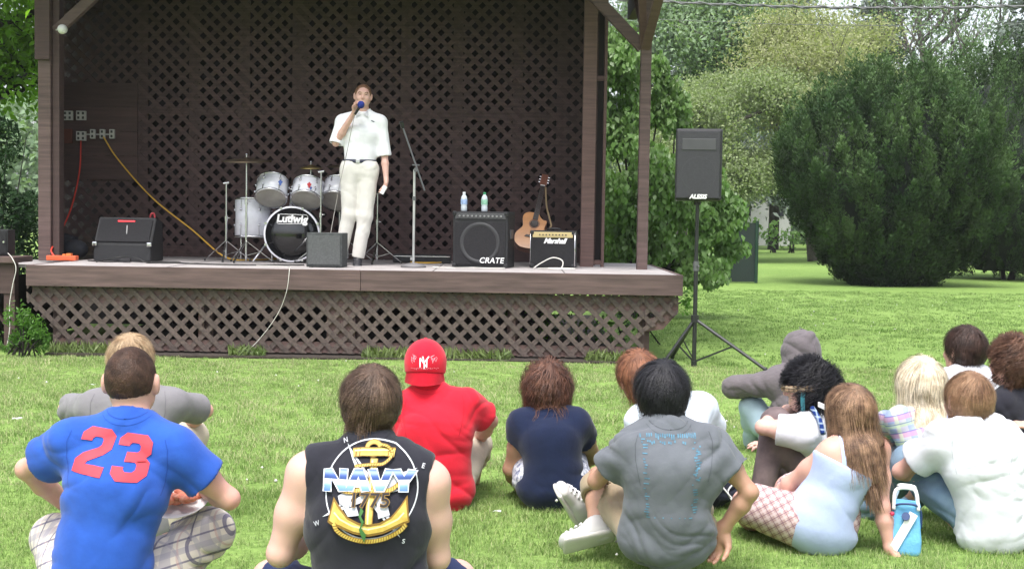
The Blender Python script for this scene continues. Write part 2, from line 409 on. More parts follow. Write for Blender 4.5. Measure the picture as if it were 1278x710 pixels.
# ================================================================ bandstand
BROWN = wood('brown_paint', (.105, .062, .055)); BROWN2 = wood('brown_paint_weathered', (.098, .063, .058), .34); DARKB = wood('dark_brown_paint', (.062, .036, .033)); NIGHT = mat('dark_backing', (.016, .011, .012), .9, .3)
SLATB = wood('slat_brown', (.066, .038, .036)); SLATF = wood('slat_front', (.082, .060, .052), .32, (14, 14, 14))
DECK = mat('deck_paint', (.36, .335, .33), .75, .3, 4, .25, 40, stretch=(1, 5, 1))
YF = 12.4; YB = 15.45                                      # front edge and back wall
xz = lambda px, py, Y: (at(px, py, Y).x, at(px, py, Y).z)
XL, XR = at(32, 345, YF).x, at(853, 345, YF).x; FZ = at(447, 338, YF).z
bs = empty('bandstand', ((XL + XR) / 2, YF + 1.5, 0), 'dark brown wooden bandstand with lattice back wall, lattice skirt and raised deck', 'bandstand')
FH = .19
XJ = at(450, 345, YF).x
MB().box(((XL + XJ) / 2, YF + .02, FZ - FH / 2 + .006), (XJ - XL - .004, .04, FH), None, .004).build('fascia_board', BROWN2, bs)
MB().box(((XR + XJ) / 2, YF + .02, FZ - FH / 2 + .006), (XR - XJ - .004, .04, FH), None, .004).build('fascia_board', BROWN2, bs)
MB().box((XR - .02, YF + .042 + 1.4, FZ - FH / 2 + .006), (.04, 2.8, FH), None, .004).build('side_fascia', BROWN2, bs)
MB().box((XL + .02, YF + .042 + 1.4, FZ - FH / 2 + .006), (.04, 2.8, FH), None, .004).build('side_fascia', BROWN2, bs)
xx = XL + .042; k = 0
while xx < XR - .08:                                       # plywood sheets of the deck
    wd = min(1.215, XR - .042 - xx); jit = (.002, -.001, .001, 0, .0015, -.002)[k % 6]
    MB().box((xx + wd / 2, YF + .042 + 1.6, FZ - .010 + jit), (wd - .005, 3.2, .024), None, .002).build('deck_sheet', DECK, bs); xx += 1.22; k += 1
# floor framing below
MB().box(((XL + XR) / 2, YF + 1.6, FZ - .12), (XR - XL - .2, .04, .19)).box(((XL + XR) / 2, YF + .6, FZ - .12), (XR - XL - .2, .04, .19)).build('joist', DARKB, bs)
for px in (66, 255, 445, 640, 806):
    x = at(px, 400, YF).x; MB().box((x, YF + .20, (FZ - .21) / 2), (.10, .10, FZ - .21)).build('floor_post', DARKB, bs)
def clip_convex(poly, a, b, c):      # keep a*x+b*z<=c
    out = []
    for i in range(len(poly)):
        p, q = poly[i], poly[(i + 1) % len(poly)]; dp = a * p[0] + b * p[1] - c; dq = a * q[0] + b * q[1] - c
        if dp <= 0: out.append(p)
        if (dp < 0 < dq) or (dq < 0 < dp): t = dp / (dp - dq); out.append((p[0] + (q[0] - p[0]) * t, p[1] + (q[1] - p[1]) * t))
    return out
def slats(poly, y, th, width, pitch, m, parent, phase=0, ang=45, name='slat', org=None):
    """two crossed layers of laths clipped to a convex outline, each lath an object; y = front of the front layer"""
    xs = [p[0] for p in poly]; zs = [p[1] for p in poly]; cx, cz = org if org else ((min(xs) + max(xs)) / 2, (min(zs) + max(zs)) / 2); n = 0
    area = sum(poly[i][0] * poly[(i + 1) % len(poly)][1] - poly[(i + 1) % len(poly)][0] * poly[i][1] for i in range(len(poly)))
    if area < 0: poly = poly[::-1]
    for layer, a in ((0, -ang), (1, ang)):
        d = (math.cos(R(a)), math.sin(R(a))); nn = (-d[1], d[0]); pt = pitch * abs(math.sin(R(a))); Rr = 6
        for k in range(-int(Rr / pt), int(Rr / pt) + 1):
            o_ = k * pt + phase * (1 if layer else -1) + random.uniform(-.003, .003); L = 8; ww = width / 2
            quad = [(cx + nn[0] * (o_ + s * ww) + d[0] * t, cz + nn[1] * (o_ + s * ww) + d[1] * t) for s, t in ((-1, -L), (-1, L), (1, L), (1, -L))]
            ar = sum(quad[i][0] * quad[(i + 1) % 4][1] - quad[(i + 1) % 4][0] * quad[i][1] for i in range(4))
            if ar < 0: quad = quad[::-1]
            for i in range(len(poly)):
                p, q = poly[i], poly[(i + 1) % len(poly)]; ex, ez = q[0] - p[0], q[1] - p[1]
                a_, b_ = ez, -ex; quad = clip_convex(quad, a_, b_, a_ * p[0] + b_ * p[1])
                if len(quad) < 3: break
            if len(quad) < 3: continue
            A2 = abs(sum(quad[i][0] * quad[(i + 1) % len(quad)][1] - quad[(i + 1) % len(quad)][0] * quad[i][1] for i in range(len(quad)))) / 2
            if A2 < .0008: continue
            y0 = y + layer * (th + .0005) + random.uniform(0, .0015); MB().prism(quad, y0, y0 + th).build(name, m, parent); n += 1
    return n
# --- skirt lattice (front)
YS = YF + .06
skl = MB(); zb = at(447, 446, YS).z
skl.box(((XL + XR) / 2, YS + .035, FZ - .27), (XR - XL - .06, .02, .14))
skl.box((at(425, 400, YS).x, YS + .045, .36), (.26, .02, .44)); skl.box((at(250, 400, YS).x, YS + .045, .36), (.05, .02, .44)); skl.box((at(528, 400, YS).x, YS + .045, .36), (.05, .02, .44)); skl.box((at(640, 400, YS).x, YS + .045, .36), (.05, .02, .44))
zbl, zbr = at(66, 437, YS).z, at(800, 448, YS).z
skl.box(((at(66, 400, YS).x + at(800, 400, YS).x) / 2, YS + .035, .085), (at(800, 400, YS).x - at(66, 400, YS).x, .02, .10))
skl.prism([xz(806, 400, YS), xz(845, 385, YS), xz(845, 392, YS), xz(828, 411, YS), xz(806, 414, YS)], YS + .026, YS + .044)
sk = skl.build('skirt_lattice', BROWN, bs)
ZT = FZ - .06; gl = .03
xa, xb = at(66, 400, YS).x, at(804, 400, YS).x; xe, xf = at(33, 365, YS).x, at(846, 378, YS).x
zc1 = at(66, 410, YS).z; zc2 = at(33, 377, YS).z; zd1 = at(806, 414, YS).z; zd2 = at(846, 392, YS).z
og = ((xa + xb) / 2, .35); ns = slats([(xa, gl), (xb, gl), (xb, ZT), (xa, ZT)], YS, .008, .043, .146, SLATF, sk, org=og) + slats([(xe, ZT), (xe, zc2), (xa - .002, zc1), (xa - .002, ZT)], YS, .008, .043, .146, SLATF, sk, org=og) + slats([(xb + .002, ZT), (xb + .002, zd1), (xf, zd2), (xf, ZT)], YS, .008, .043, .146, SLATF, sk, org=og)
# --- back wall
xwl, xwr = at(78, 200, YB).x, at(738, 200, YB).x; HT = 4.1
bwm = MB()
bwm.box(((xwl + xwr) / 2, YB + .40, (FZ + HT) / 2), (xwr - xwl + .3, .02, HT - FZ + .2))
bwm.build('dark_hole_sheet', NIGHT, bs)  # near-black sheet added behind the lattice so its holes read dark
fr = MB()
for px in (178, 241, 305, 373, 438, 505, 570, 645, 700): x = at(px, 200, YB).x; fr.box((x, YB + .035, (FZ + HT) / 2), (.11 if px != 373 else .17, .03, HT - FZ))
fr.box(((xwl + xwr) / 2, YB + .036, at(400, 141, YB).z), (xwr - xwl, .028, .09)); fr.box(((xwl + xwr) / 2, YB + .036, FZ + .07), (xwr - xwl, .028, .12)); fr.box(((xwl + xwr) / 2, YB + .036, HT - .05), (xwr - xwl, .028, .12))
bw = fr.build('back_wall_frame', DARKB, bs)
nb_ = slats([(xwl, FZ + .005), (xwr, FZ + .005), (xwr, HT), (xwl, HT)], YB, .008, .050, .153, SLATB, bw, phase=.02)
# solid panels on the left of the back wall
a = xz(81, 224, YB - .02); b = xz(172, 104, YB - .02)
for i in range(4):
    z0 = a[1] + (b[1] - a[1]) * i / 4; z1 = a[1] + (b[1] - a[1]) * (i + 1) / 4
    MB().box(((a[0] + b[0]) / 2, YB - .018, (z0 + z1) / 2), (b[0] - a[0], .02, z1 - z0 - .006)).build('wall_board', DARKB, bs)
MB().box(((xwl + at(690, 300, YB).x) / 2, YB + .30, (FZ - .03) / 2), (at(690, 300, YB).x - xwl, .02, FZ - .03)).build('dark_underdeck_sheet', NIGHT, bs)  # near-black sheets added to keep the space under the deck dark
MB().box((xwl + .25, 14, FZ / 2 - .06), (.02, 2.8, FZ - .14)).build('dark_underdeck_sheet', NIGHT, bs)
# --- side walls: dark boards with an edge post
for sx, px in ((-1, 78), (1, 732)):
    X = xwl if sx < 0 else at(742, 300, 14.3).x
    y0 = 13.95 if sx < 0 else 14.3
    XA = at(70, 300, 13.95).x if sx < 0 else X
    for k in range(5):
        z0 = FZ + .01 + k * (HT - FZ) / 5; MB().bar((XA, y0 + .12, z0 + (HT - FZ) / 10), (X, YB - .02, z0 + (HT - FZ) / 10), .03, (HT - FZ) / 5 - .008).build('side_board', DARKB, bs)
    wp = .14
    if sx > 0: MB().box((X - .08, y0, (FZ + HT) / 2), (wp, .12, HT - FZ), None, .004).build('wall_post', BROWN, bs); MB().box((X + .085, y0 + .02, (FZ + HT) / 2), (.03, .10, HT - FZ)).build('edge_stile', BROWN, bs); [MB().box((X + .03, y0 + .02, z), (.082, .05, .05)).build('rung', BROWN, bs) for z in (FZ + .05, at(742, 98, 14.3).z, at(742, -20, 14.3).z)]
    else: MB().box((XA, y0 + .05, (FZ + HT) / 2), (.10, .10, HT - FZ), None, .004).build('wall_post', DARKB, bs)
# --- posts, braces, eaves
YP = 13.75
pl, pr = at(58, 200, YP), at(803.5, 200, YP)
MB().box((pl.x, YP, (FZ + 4.0) / 2), (.125, .13, 4.0 - FZ), None, .006).build('post', BROWN2, bs)
MB().box((pl.x + .105, YP + .02, (FZ + 4.0) / 2), (.07, .10, 4.0 - FZ), None, .004).build('post_trim', DARKB, bs)
MB().box((pr.x, YP, (FZ + 4.0) / 2), (.105, .11, 4.0 - FZ), None, .006).build('post', BROWN2, bs)
MB().box((pl.x - .01, YP - .085, at(58, 20, YP).z), (.15, .03, at(58, -60, YP).z - at(58, 52, YP).z), None, .004).build('post_cap_board', DARKB, bs)
def brace(a, b, w_=.1, h_=.1, m=None): MB().bar(a, b, w_, h_, (0, -1, .01), .004).build('brace', m or BROWN2, bs)
zp = at(803, 62, YP).z
brace(at(802, 60, YP), at(715, -32, YP - .02), .115, .08); brace(at(805, 62, YP), at(832, -40, YP - 1.2), .09, .07, BROWN); brace(at(803, 30, YP + .1), at(782, -50, YP + 1.0), .08, .08, DARKB); brace(at(803, 55, YP - .07), at(800, -50, YP - .9), .07, .07, BROWN)
brace(at(70, 40, YP), at(150, -34, YP - .02), .10, .08)
ZE = at(447, -25, YP).z
MB().box(((pl.x + pr.x) / 2, YP, ZE + .12), (pr.x - pl.x + 1.6, .12, .22), None, .004).build('front_beam', BROWN, bs)
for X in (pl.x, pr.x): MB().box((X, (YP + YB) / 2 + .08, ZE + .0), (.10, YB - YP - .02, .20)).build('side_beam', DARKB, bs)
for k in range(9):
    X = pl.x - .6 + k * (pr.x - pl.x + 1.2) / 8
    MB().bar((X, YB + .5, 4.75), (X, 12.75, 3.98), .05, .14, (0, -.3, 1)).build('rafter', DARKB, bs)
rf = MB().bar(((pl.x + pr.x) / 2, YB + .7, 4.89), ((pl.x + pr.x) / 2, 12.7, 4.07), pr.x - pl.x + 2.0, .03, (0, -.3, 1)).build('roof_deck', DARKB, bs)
shing = mat('roof_shingle', (.07, .06, .055), .95, .3, 12, .5, 40)
for k in range(12):
    y = 12.74 + k * .29; z = 4.105 + (k * .29) * (.82 / 3.45); MB().bar((pl.x - 1.02, y + .15, z + .045), (pr.x + 1.02, y + .15, z + .045), .31, .014, (0, -.27, 1)).build('shingle_course', shing, bs)
MB().box(((pl.x + pr.x) / 2, 12.69, 4.05), (pr.x - pl.x + 2.04, .03, .2)).build('roof_fascia', BROWN, bs)
# electrical boxes on the board panel
GREYM = mat('box_grey', (.50, .49, .47), .5, .1); SOCK = mat('socket_dark', (.05, .05, .05), .6)
LBX = {(85, 144.5): 'left of the two grey double outlet boxes in the upper row on the board wall', (101.5, 144.5): 'right of the two grey double outlet boxes in the upper row on the board wall', (101.5, 170): 'grey double outlet box on the board wall with the red cord plugged in', (116, 167.5): 'slim outlet box between the red and the yellow cord plugs', (128, 167.5): 'slim outlet box on the board wall with the yellow cord plugged in', (140, 167.5): 'rightmost slim outlet box on the board wall'}
for (px, py), lb in LBX.items():
    nm = 2 if px in (85, 101.5) else 1; w_ = 11.5 if nm == 2 else 6; c = at(px, py, YB - .06); ob = empty('outlet_box', c, lb, 'outlet box', 'electrical outlet boxes on the bandstand wall')
    MB().box(c, (w_ / 110, .05, 11.5 / 110), None, .004).build('cover', GREYM, ob)
    for q in range(nm):
        for r_ in (-1, 1): MB().box(c + Vector(((q - (nm - 1) / 2) * w_ / 220, -.0265, r_ * .025)), (.024, .006, .028), None, .002).build('socket', SOCK, ob)
cb = MB().tube([at(x, 168, YB - .04) for x in (96, 104, 112, 118, 126, 132, 140)], .009, 8); cb.build('conduit', GREYM, None, label='thin grey conduit joining the lower row of outlet boxes', cat='conduit')
MB().box(at(83, 170, YB - .045), (.13, .02, .16)).build('access_panel', mat('rust_brown', (.11, .035, .022), .8, .2), None, label='small rust brown panel on the wall left of the outlets', cat='panel')
# lamp at the left brace
lm = empty('flood_lamp', at(78, 40, YP - .15), 'small white flood lamp clamped to the left post brace', 'lamp')
MB().lathe(at(78, 37, YP - .16), [(.0, .05), (.03, .045), (.05, 0), (.048, -.006), (.03, -.004), (0, -.004)], 20, (.2, -1, -.5)).build('lamp_shade', mat('lamp_white', (.6, .6, .58), .5), lm)
MB().tube([at(78, 36, YP - .12), at(74, 36, YP - .10), at(70, 38, YP - .07)], .008).build('bracket', GREYM, lm)
# --- low side platform and ramp at the left edge
sp = empty('side_platform', (at(0, 400, 12.9).x, 12.9, 0), 'low brown wooden side platform at the left end of the bandstand', 'platform')
zs = at(8, 320, 12.6).z
MB().box((at(-20, 320, 12.6).x, 12.75, zs - .03), (at(22, 320, 12.6).x - at(-62, 320, 12.6).x, .5, .055), None, .004).build('top_board', BROWN2, sp)
MB().box((at(-20, 360, 12.6).x, 12.56, zs - .2), (at(20, 320, 12.6).x - at(-62, 320, 12.6).x, .04, .28)).build('front_board', DARKB, sp)
MB().box((at(14, 360, 12.6).x, 12.60, (zs - .06) / 2), (.10, .10, zs - .06)).build('leg', DARKB, sp)
MB().box((at(-50, 360, 12.6).x, 12.60, (zs - .06) / 2), (.10, .10, zs - .06)).build('leg', DARKB, sp)
MB().bar(at(-10, 380, 12.7), at(22, 420, 12.7), .03, .1, (0, -1, 0)).build('brace', DARKB, sp)
MB().box((at(8, 345, 13.6).x, 13.7, FZ - .03), (1.2, 1.3, .03)).build('rear_board', DECK, sp)
# ================================================================ vegetation
def leafmat(name, c, c2, trans=.35, rough=.5, attr=.35, sc_=1.2): return mat(name, c, rough, 0, sc_, c2=c2, attr=attr, trans=trans, spec=.35 if rough < .55 else .1)
def leaves(P, N, U, size, aspect=.55, fold=.15, rg=None, shape=4):
    """kite leaves: P centres, N facing, U tip direction -> V,F (two quads-ish tris as quads)"""
    n = len(P); U = U / (np.linalg.norm(U, axis=1, keepdims=True) + 1e-9); S = np.cross(U, N); S /= np.linalg.norm(S, axis=1, keepdims=True) + 1e-9; Nn = np.cross(S, U)
    s = (size if np.ndim(size) else np.full(n, size))[:, None]
    a = P - U * s * .5; b = P + S * s * aspect * .5 - U * s * .05 + Nn * s * fold; c = P + U * s * .5 - Nn * s * fold * .5; d = P - S * s * aspect * .5 - U * s * .05 + Nn * s * fold
    V = np.stack([a, b, c, d], 1).reshape(-1, 3); F = np.arange(n * 4).reshape(n, 4)
    return V, F
def rvec(n, rg): v = rg.normal(size=(n, 3)); return v / np.linalg.norm(v, axis=1, keepdims=True)
def branch_tree(base, height, spread, rg, levels=4, lean=(0, 0), trunk_r=.15, upness=.6, first=.25, kids=(4, 6), droop=0):
    """list of polylines (pts, r0, r1) and tip points"""
    segs = []; tips = []
    def grow(p, d, L, r, lv):
        pts = [p]; n = 5
        for i in range(n):
            d = (d + Vector(rg.normal(size=3)) * .13 + Vector((0, 0, .05 * upness - droop * .06))).normalized(); p = p + d * L / n; pts.append(p)
        segs.append((pts, r, r * .45))
        if lv <= 0: tips.extend(pts[1:]); return
        if lv <= 1: tips.extend(pts[2:])
        for q in range(rg.integers(kids[0], kids[1] + 1)):
            t = first + (1 - first) * rg.random() if lv == levels else .25 + .75 * rg.random(); i = min(n - 1, int(t * n)); o_ = pts[i].lerp(pts[i + 1], t * n - i)
            a = rg.random() * 6.283; dd = (Vector((math.cos(a) * spread, math.sin(a) * spread, upness * rg.random())) + d * .5).normalized()
            grow(o_, dd, L * (.42 + .25 * rg.random()) * (1.15 - .5 * t if lv == levels else 1), r * .45, lv - 1)
    grow(Vector(base), Vector((lean[0], lean[1], 1)).normalized(), height * .75, trunk_r, levels)
    return segs, tips
def tree(label, base, height, spread, m_leaf, m_bark, seed, leaf=.12, n=20000, clump=.35, levels=3, upness=.6, trunk_r=.15, first=.25, kids=(5, 7), lean=(0, 0), droop=0, aspect=.55, name='deciduous_tree', cat='tree', group=None, flat=0, zmin=None):
    rg = np.random.default_rng(seed); root = empty(name, base, label, cat, group)
    segs, tips = branch_tree(base, height, spread, rg, levels, lean, trunk_r, upness, first, kids, droop)
    mb = MB()
    for pts, r0, r1 in segs:
        if r0 > trunk_r * .06: mb.tube(pts, r0, 6, r1)
    mb.build('trunk', m_bark, root)
    T = np.array([tuple(t) for t in tips], dtype=np.float32); idx = rg.integers(0, len(T), n)
    cl = rg.random(len(T)); P = T[idx] + rg.normal(size=(n, 3)) * clump * (.6 + .5 * cl[idx])[:, None] * np.array([1, 1, .6 if not flat else flat])
    if zmin is not None: P[:, 2] = np.maximum(P[:, 2], zmin + rg.random(n) * .5)
    N = rvec(n, rg) * .8 + np.array([0, -.15, .8]); U = rvec(n, rg) + np.array([0, 0, -.5 - droop])
    V, F = leaves(P, N, U, leaf * (.6 + .8 * rg.random(n)), aspect)
    rnd = np.repeat(np.clip(cl[idx] * .6 + rg.random(n) * .4, 0, 1), 4)
    link('crown', mesh_np('crown', V - V3(base), F, attr=rnd), m_leaf, root)
    return root
def conifer(label, base, height, radius, m_leaf, m_bark, seed, n=16000, leaf=.18, bare=.12, group=None, gap=.5):
    rg = np.random.default_rng(seed); root = empty('conifer_tree', base, label, 'tree', group); b = Vector(base)
    mb = MB().tube([b, b + Z * height * .5 + Vector((.1, 0, 0)), b + Z * height], height * .016, 7, .02); Ps = []; Us = []; cl = []
    for k in range(int(height * 7)):
        t = bare + (1 - bare) * rg.random(); z = t * height; L = radius * (1 - t) ** .75 * (.6 + .5 * rg.random()) + .3; a = rg.random() * 6.283
        d = Vector((math.cos(a), math.sin(a), -.12 + .35 * t)); p0 = b + Z * z; pts = [p0 + d * L * q + Z * (-.10 * L * q * q * 1.5) for q in (0, .35, .7, 1)]
        mb.tube(pts, .03 + .02 * (1 - t), 4, .01); m_ = int(n / (height * 7)); q = rg.random(m_) ** .7
        Ps.append(np.array([tuple(p0 + d * L * x + Z * (-.15 * L * x * x)) for x in q]) + rg.normal(size=(m_, 3)) * np.array([.22, .22, .10]) * (1 + .3 * L)); Us.append(np.tile(tuple(d), (m_, 1)) + rg.normal(size=(m_, 3)) * .5 + np.array([0, 0, -.3])); cl.append(np.full(m_, rg.random()))
    mb.build('trunk', m_bark, root); P = np.concatenate(Ps); U = np.concatenate(Us); cl = np.concatenate(cl); n_ = len(P)
    V, F = leaves(P, rvec(n_, rg) + np.array([0, 0, .7]), U, leaf * (.6 + .8 * rg.random(n_)), .32)
    link('crown', mesh_np('crown', V - V3(base), F, attr=np.repeat(cl * .6 + rg.random(n_) * .4, 4)), m_leaf, root); return root
BARK = mat('bark', (.06, .048, .042), .95, .3, 10, .6, 30); BARKD = mat('bark_dark', (.022, .018, .017), .95, .3, 10, .6, 30); BARKG = mat('bark_grey', (.10, .085, .08), .95, .3, 10, .5, 30)
# --- big dark yews on the right
def yew(label, c, rx, ry, H, seed, n_pl, m, zlow=.02, skew=0):
    rg = np.random.default_rng(seed); root = empty('yew_bush', (c[0], c[1], 0), label, 'bush', 'dark yew bushes on the lawn')
    def prof(t):    # radius over height, vase like: narrow at the ground, widest at 55 %
        return np.interp(t, [0, .04, .15, .3, .45, .6, .75, .88, .96, 1.0], [.36, .46, .66, .86, .97, 1.0, .90, .66, .40, .05])
    a = rg.random(n_pl) * 6.283; t = rg.random(n_pl); lump = 1 + .10 * np.sin(a * 3 + t * 5 + seed) + .07 * np.sin(a * 7 + 2) * np.cos(t * 9); r = prof(t) * lump * (1.04 - .24 * rg.random(n_pl) ** 1.5)
    B = np.stack([c[0] + np.cos(a) * r * rx + skew * t, c[1] + np.sin(a) * r * ry, zlow + t * (H - zlow) * (1 + .05 * np.sin(a * 4))], 1)
    out = np.stack([np.cos(a), np.sin(a), 0 * a], 1); dirv = out * (.42 - .36 * t)[:, None] + np.array([0, 0, 1.0]) + rg.normal(size=(n_pl, 3)) * .12; dirv /= np.linalg.norm(dirv, axis=1, keepdims=True)
    L = (.45 + .65 * rg.random(n_pl) ** 1.5) * (.6 + .7 * t); k = 140; n = n_pl * k; q = rg.random((n_pl, k)); ang = rg.random((n_pl, k)) * 6.283; W = (.045 + .16 * L[:, None] * np.sin(np.clip(1 - q, 0, 1) * 2.4)) * np.sqrt(rg.random((n_pl, k)))
    s1 = np.cross(dirv, rvec(n_pl, rg)); s1 /= np.linalg.norm(s1, axis=1, keepdims=True); s2 = np.cross(dirv, s1)
    rad = s1[:, None] * np.cos(ang)[..., None] + s2[:, None] * np.sin(ang)[..., None]; P = B[:, None] + dirv[:, None] * (L[:, None] * (q - .35))[..., None] + rad * W[..., None]
    U = dirv[:, None] * .9 + rad * .7 + rg.normal(size=(n_pl, k, 3)) * .25; N = rad + rg.normal(size=(n_pl, k, 3)) * .4
    V, F = leaves(P.reshape(-1, 3), N.reshape(-1, 3), U.reshape(-1, 3), .075 * (.6 + .8 * rg.random(n)), .42, .1)
    cl = rg.random(n_pl); rnd = np.repeat((cl[:, None] * .45 + .45 * q + .1 * rg.random((n_pl, k))).ravel(), 4)  # plume tips lighter than their bases: highlights put into the leaf colour
    link('foliage', mesh_np('foliage', V - V3((c[0], c[1], 0)), F, attr=rnd), m, root)
    core = MB()
    tt = np.linspace(0, 1, 18); core.lathe((c[0], c[1], zlow), [(max(.01, float(prof(x)) * rx * .74), x * (H - zlow) * .94) for x in tt], 28).build('dark_core', mat('yew_core', (.010, .017, .011), .95, .3, 8, .8, 12), root, smooth=True)  # solid near-black filling, the bush's inner shade put into its colour
    mb = MB()
    for i in range(5): x = rg.uniform(-.3, .3) * rx * .4; mb.tube([(c[0] + x * .5, c[1] - ry * .1, -.05), (c[0] + x, c[1] - ry * .2, .4), (c[0] + x * 1.7, c[1] - ry * .3, 1.0)], .06, 6, .03)
    mb.build('stems', BARKD, root)
YEW = leafmat('yew_leaf', (.026, .055, .021), (.075, .122, .046), .15, .6, .8)
p = gnd(1141, 361); yw = at(1141, 361, p.y); s_ = FPX / p.y
yew('large rounded dark green yew bush standing alone on the lawn', (at(1148, 200, p.y).x, p.y + 2.1), 140 / s_, 2.3, (361 - 66) / s_ * .90, 1, 1300, YEW)
yew('dark yew bush at the right edge, partly behind the larger rounded one', (at(1305, 200, p.y + 4).x, p.y + 6.3), 2.6, 2.3, 5.2, 5, 800, YEW, .2)
# --- light green broadleaf bush right of the stage
LEAFB = leafmat('broad_leaf', (.085, .165, .04), (.20, .32, .11), .35, .36, .5, 1.0)
def bush_broad():
    rg = np.random.default_rng(21); Y = 18.0; base = at(800, 300, Y); base.z = 0; root = empty('broadleaf_bush', base, 'light green large-leaved bush spilling out beside the right end of the stage', 'bush')
    blobs = []      # (px, py, rx px, rz px, dy)
    for px, py, rx, rz, dy in ((775, 75, 34, 45, 0), (770, 150, 45, 60, .2), (790, 230, 62, 60, -.2), (800, 300, 60, 42, 0), (835, 150, 30, 58, .4), (868, 240, 42, 48, -.1), (895, 275, 42, 42, .2), (906, 305, 32, 34, .1), (885, 322, 40, 32, 0), (870, 345, 40, 18, -.1), (850, 330, 50, 28, .3), (760, 300, 40, 60, .6), (735, 200, 40, 120, 1.2), (815, 95, 22, 34, .3), (905, 330, 18, 24, -.1)):
        c = at(px, py, Y + dy); blobs.append((c, rx * Y / FPX, rz * Y / FPX))
    P = []; cl = []
    for c, rx, rz in blobs:
        m_ = int(11000 * rx * rz); v = rvec(m_, rg); rr = rg.random(m_) ** .45; q = V3(c) + v * rr[:, None] * np.array([rx, rx * .8, rz]); P.append(q)
    P = np.concatenate(P); P = P[P[:, 2] > .25]; g = vnoise(P.astype(np.float32), (4.5, 4.5, 4.5), 3); P = P[g > -.16]; n = len(P); cl = (vnoise(P.astype(np.float32), (3, 3, 3), 9) + 1) / 2
    U = rvec(n, rg) * .6 + np.array([0, -.2, -.9]); N = rvec(n, rg) * .7 + np.array([0, -.7, .55])
    V, F = leaves(P, N, U, .088 * (.55 + .8 * rg.random(n)), .6, .12)
    link('foliage', mesh_np('foliage', V - V3(base), F, attr=np.repeat(np.clip(cl * .5 + rg.random(n) * .5, 0, 1), 4)), LEAFB, root)
    mb = MB()
    for c, rx, rz in blobs:
        for q in range(2): e = c + Vector((0, .25, 0)) + Vector(rg.normal(size=3)) * rx * .4; mb.tube(curve_pts([base + Vector((rg.uniform(-.3, .3), 0, -.05)), base.lerp(e, .5) + Z * .3 + Vector(rg.normal(size=3)) * .1, e], 5), .028, 5, .006)
    mb.build('stems', BARKD, root)
bush_broad()
# --- trees at the left edge
LEAFL = leafmat('left_leaf', (.085, .17, .02), (.20, .32, .05), .55, .5, .5); CEDAR = leafmat('cedar_leaf', (.012, .032, .012), (.028, .06, .022), .15, .7, .4)
b = at(-40, 300, 19); b.z = 0
tree('bright green deciduous tree with dark branches at the left edge behind the bandstand', b, 8.5, 1.0, LEAFL, BARKD, 31, leaf=.12, n=42000, clump=.5, levels=3, upness=.35, trunk_r=.16, first=.2, kids=(6, 9))
def blob_bush(label, blobs, Y, m, seed, leaf, dens, aspect=.5, up=-.3, name='bush', thr=-.3, freq=2.5, stem=BARKD, group=None):
    rg = np.random.default_rng(seed); cs = [(at(px, py, Y + dy), rx * (Y + dy) / FPX, rz * (Y + dy) / FPX) for px, py, rx, rz, dy in blobs]; base = Vector((sum(c[0].x for c in cs) / len(cs), Y, 0)); root = empty(name, base, label, name.split('_')[-1], group); P = []
    for c, rx, rz in cs:
        m_ = int(dens * rx * rz); P.append(V3(c) + rvec(m_, rg) * (rg.random(m_) ** .45)[:, None] * np.array([rx, max(rx * .7, rz * .4), rz]))
    P = np.concatenate(P); P = P[P[:, 2] > .02]; g = vnoise(P.astype(np.float32), (freq,) * 3, seed); P = P[g > thr]; n = len(P); cl = (vnoise(P.astype(np.float32), (freq * .7,) * 3, 9) + 1) / 2
    V, F = leaves(P, rvec(n, rg) * .7 + np.array([0, -.5, .6]), rvec(n, rg) * .7 + np.array([0, 0, up]), leaf * (.55 + .8 * rg.random(n)), aspect, .1)
    link('foliage', mesh_np('foliage', V - V3(base), F, attr=np.repeat(np.clip(cl * .5 + rg.random(n) * .5, 0, 1), 4)), m, root); mb = MB()
    for c, rx, rz in cs:
        for q in range(3): e = c + Vector(rg.normal(size=3)) * min(rx, rz) * .4; mb.tube([base + Vector(((c.x - base.x) * .6 + rg.uniform(-.1, .1), 0, -.03)), base.lerp(e, .5) + Vector((0, 0, .1 * rz)), e], .012 * leaf / .1 + .006, 5, .004)
    mb.build('stems', stem, root); return root
blob_bush('dark green cedar shrub at the left edge beside the bandstand post', [(10, 235, 45, 60, 0), (25, 290, 40, 60, .3), (-10, 180, 40, 40, .5), (0, 330, 60, 60, 0)], 17.5, CEDAR, 41, .10, 4200, .35, -.1, 'cedar_shrub')
FERN = leafmat('weed_leaf', (.06, .15, .02), (.13, .27, .05), .4, .5, .4)
blob_bush('bright green feathery weeds growing at the left corner of the lattice skirt', [(22, 395, 18, 22, .05), (38, 415, 22, 26, 0), (52, 425, 12, 18, 0), (14, 425, 16, 18, .1)], 12.15, FERN, 42, .045, 26000, .3, .1, 'weed_clump', -.2, 9)
blob_bush('green plants growing under the right part of the stage', [(640, 395, 20, 22, .1), (690, 400, 40, 30, .3), (750, 410, 45, 30, .2), (800, 400, 20, 22, .5), (857, 375, 8, 22, .3)], 14.2, FERN, 43, .06, 5200, .5, .1, 'weed_clump', -.1, 5)
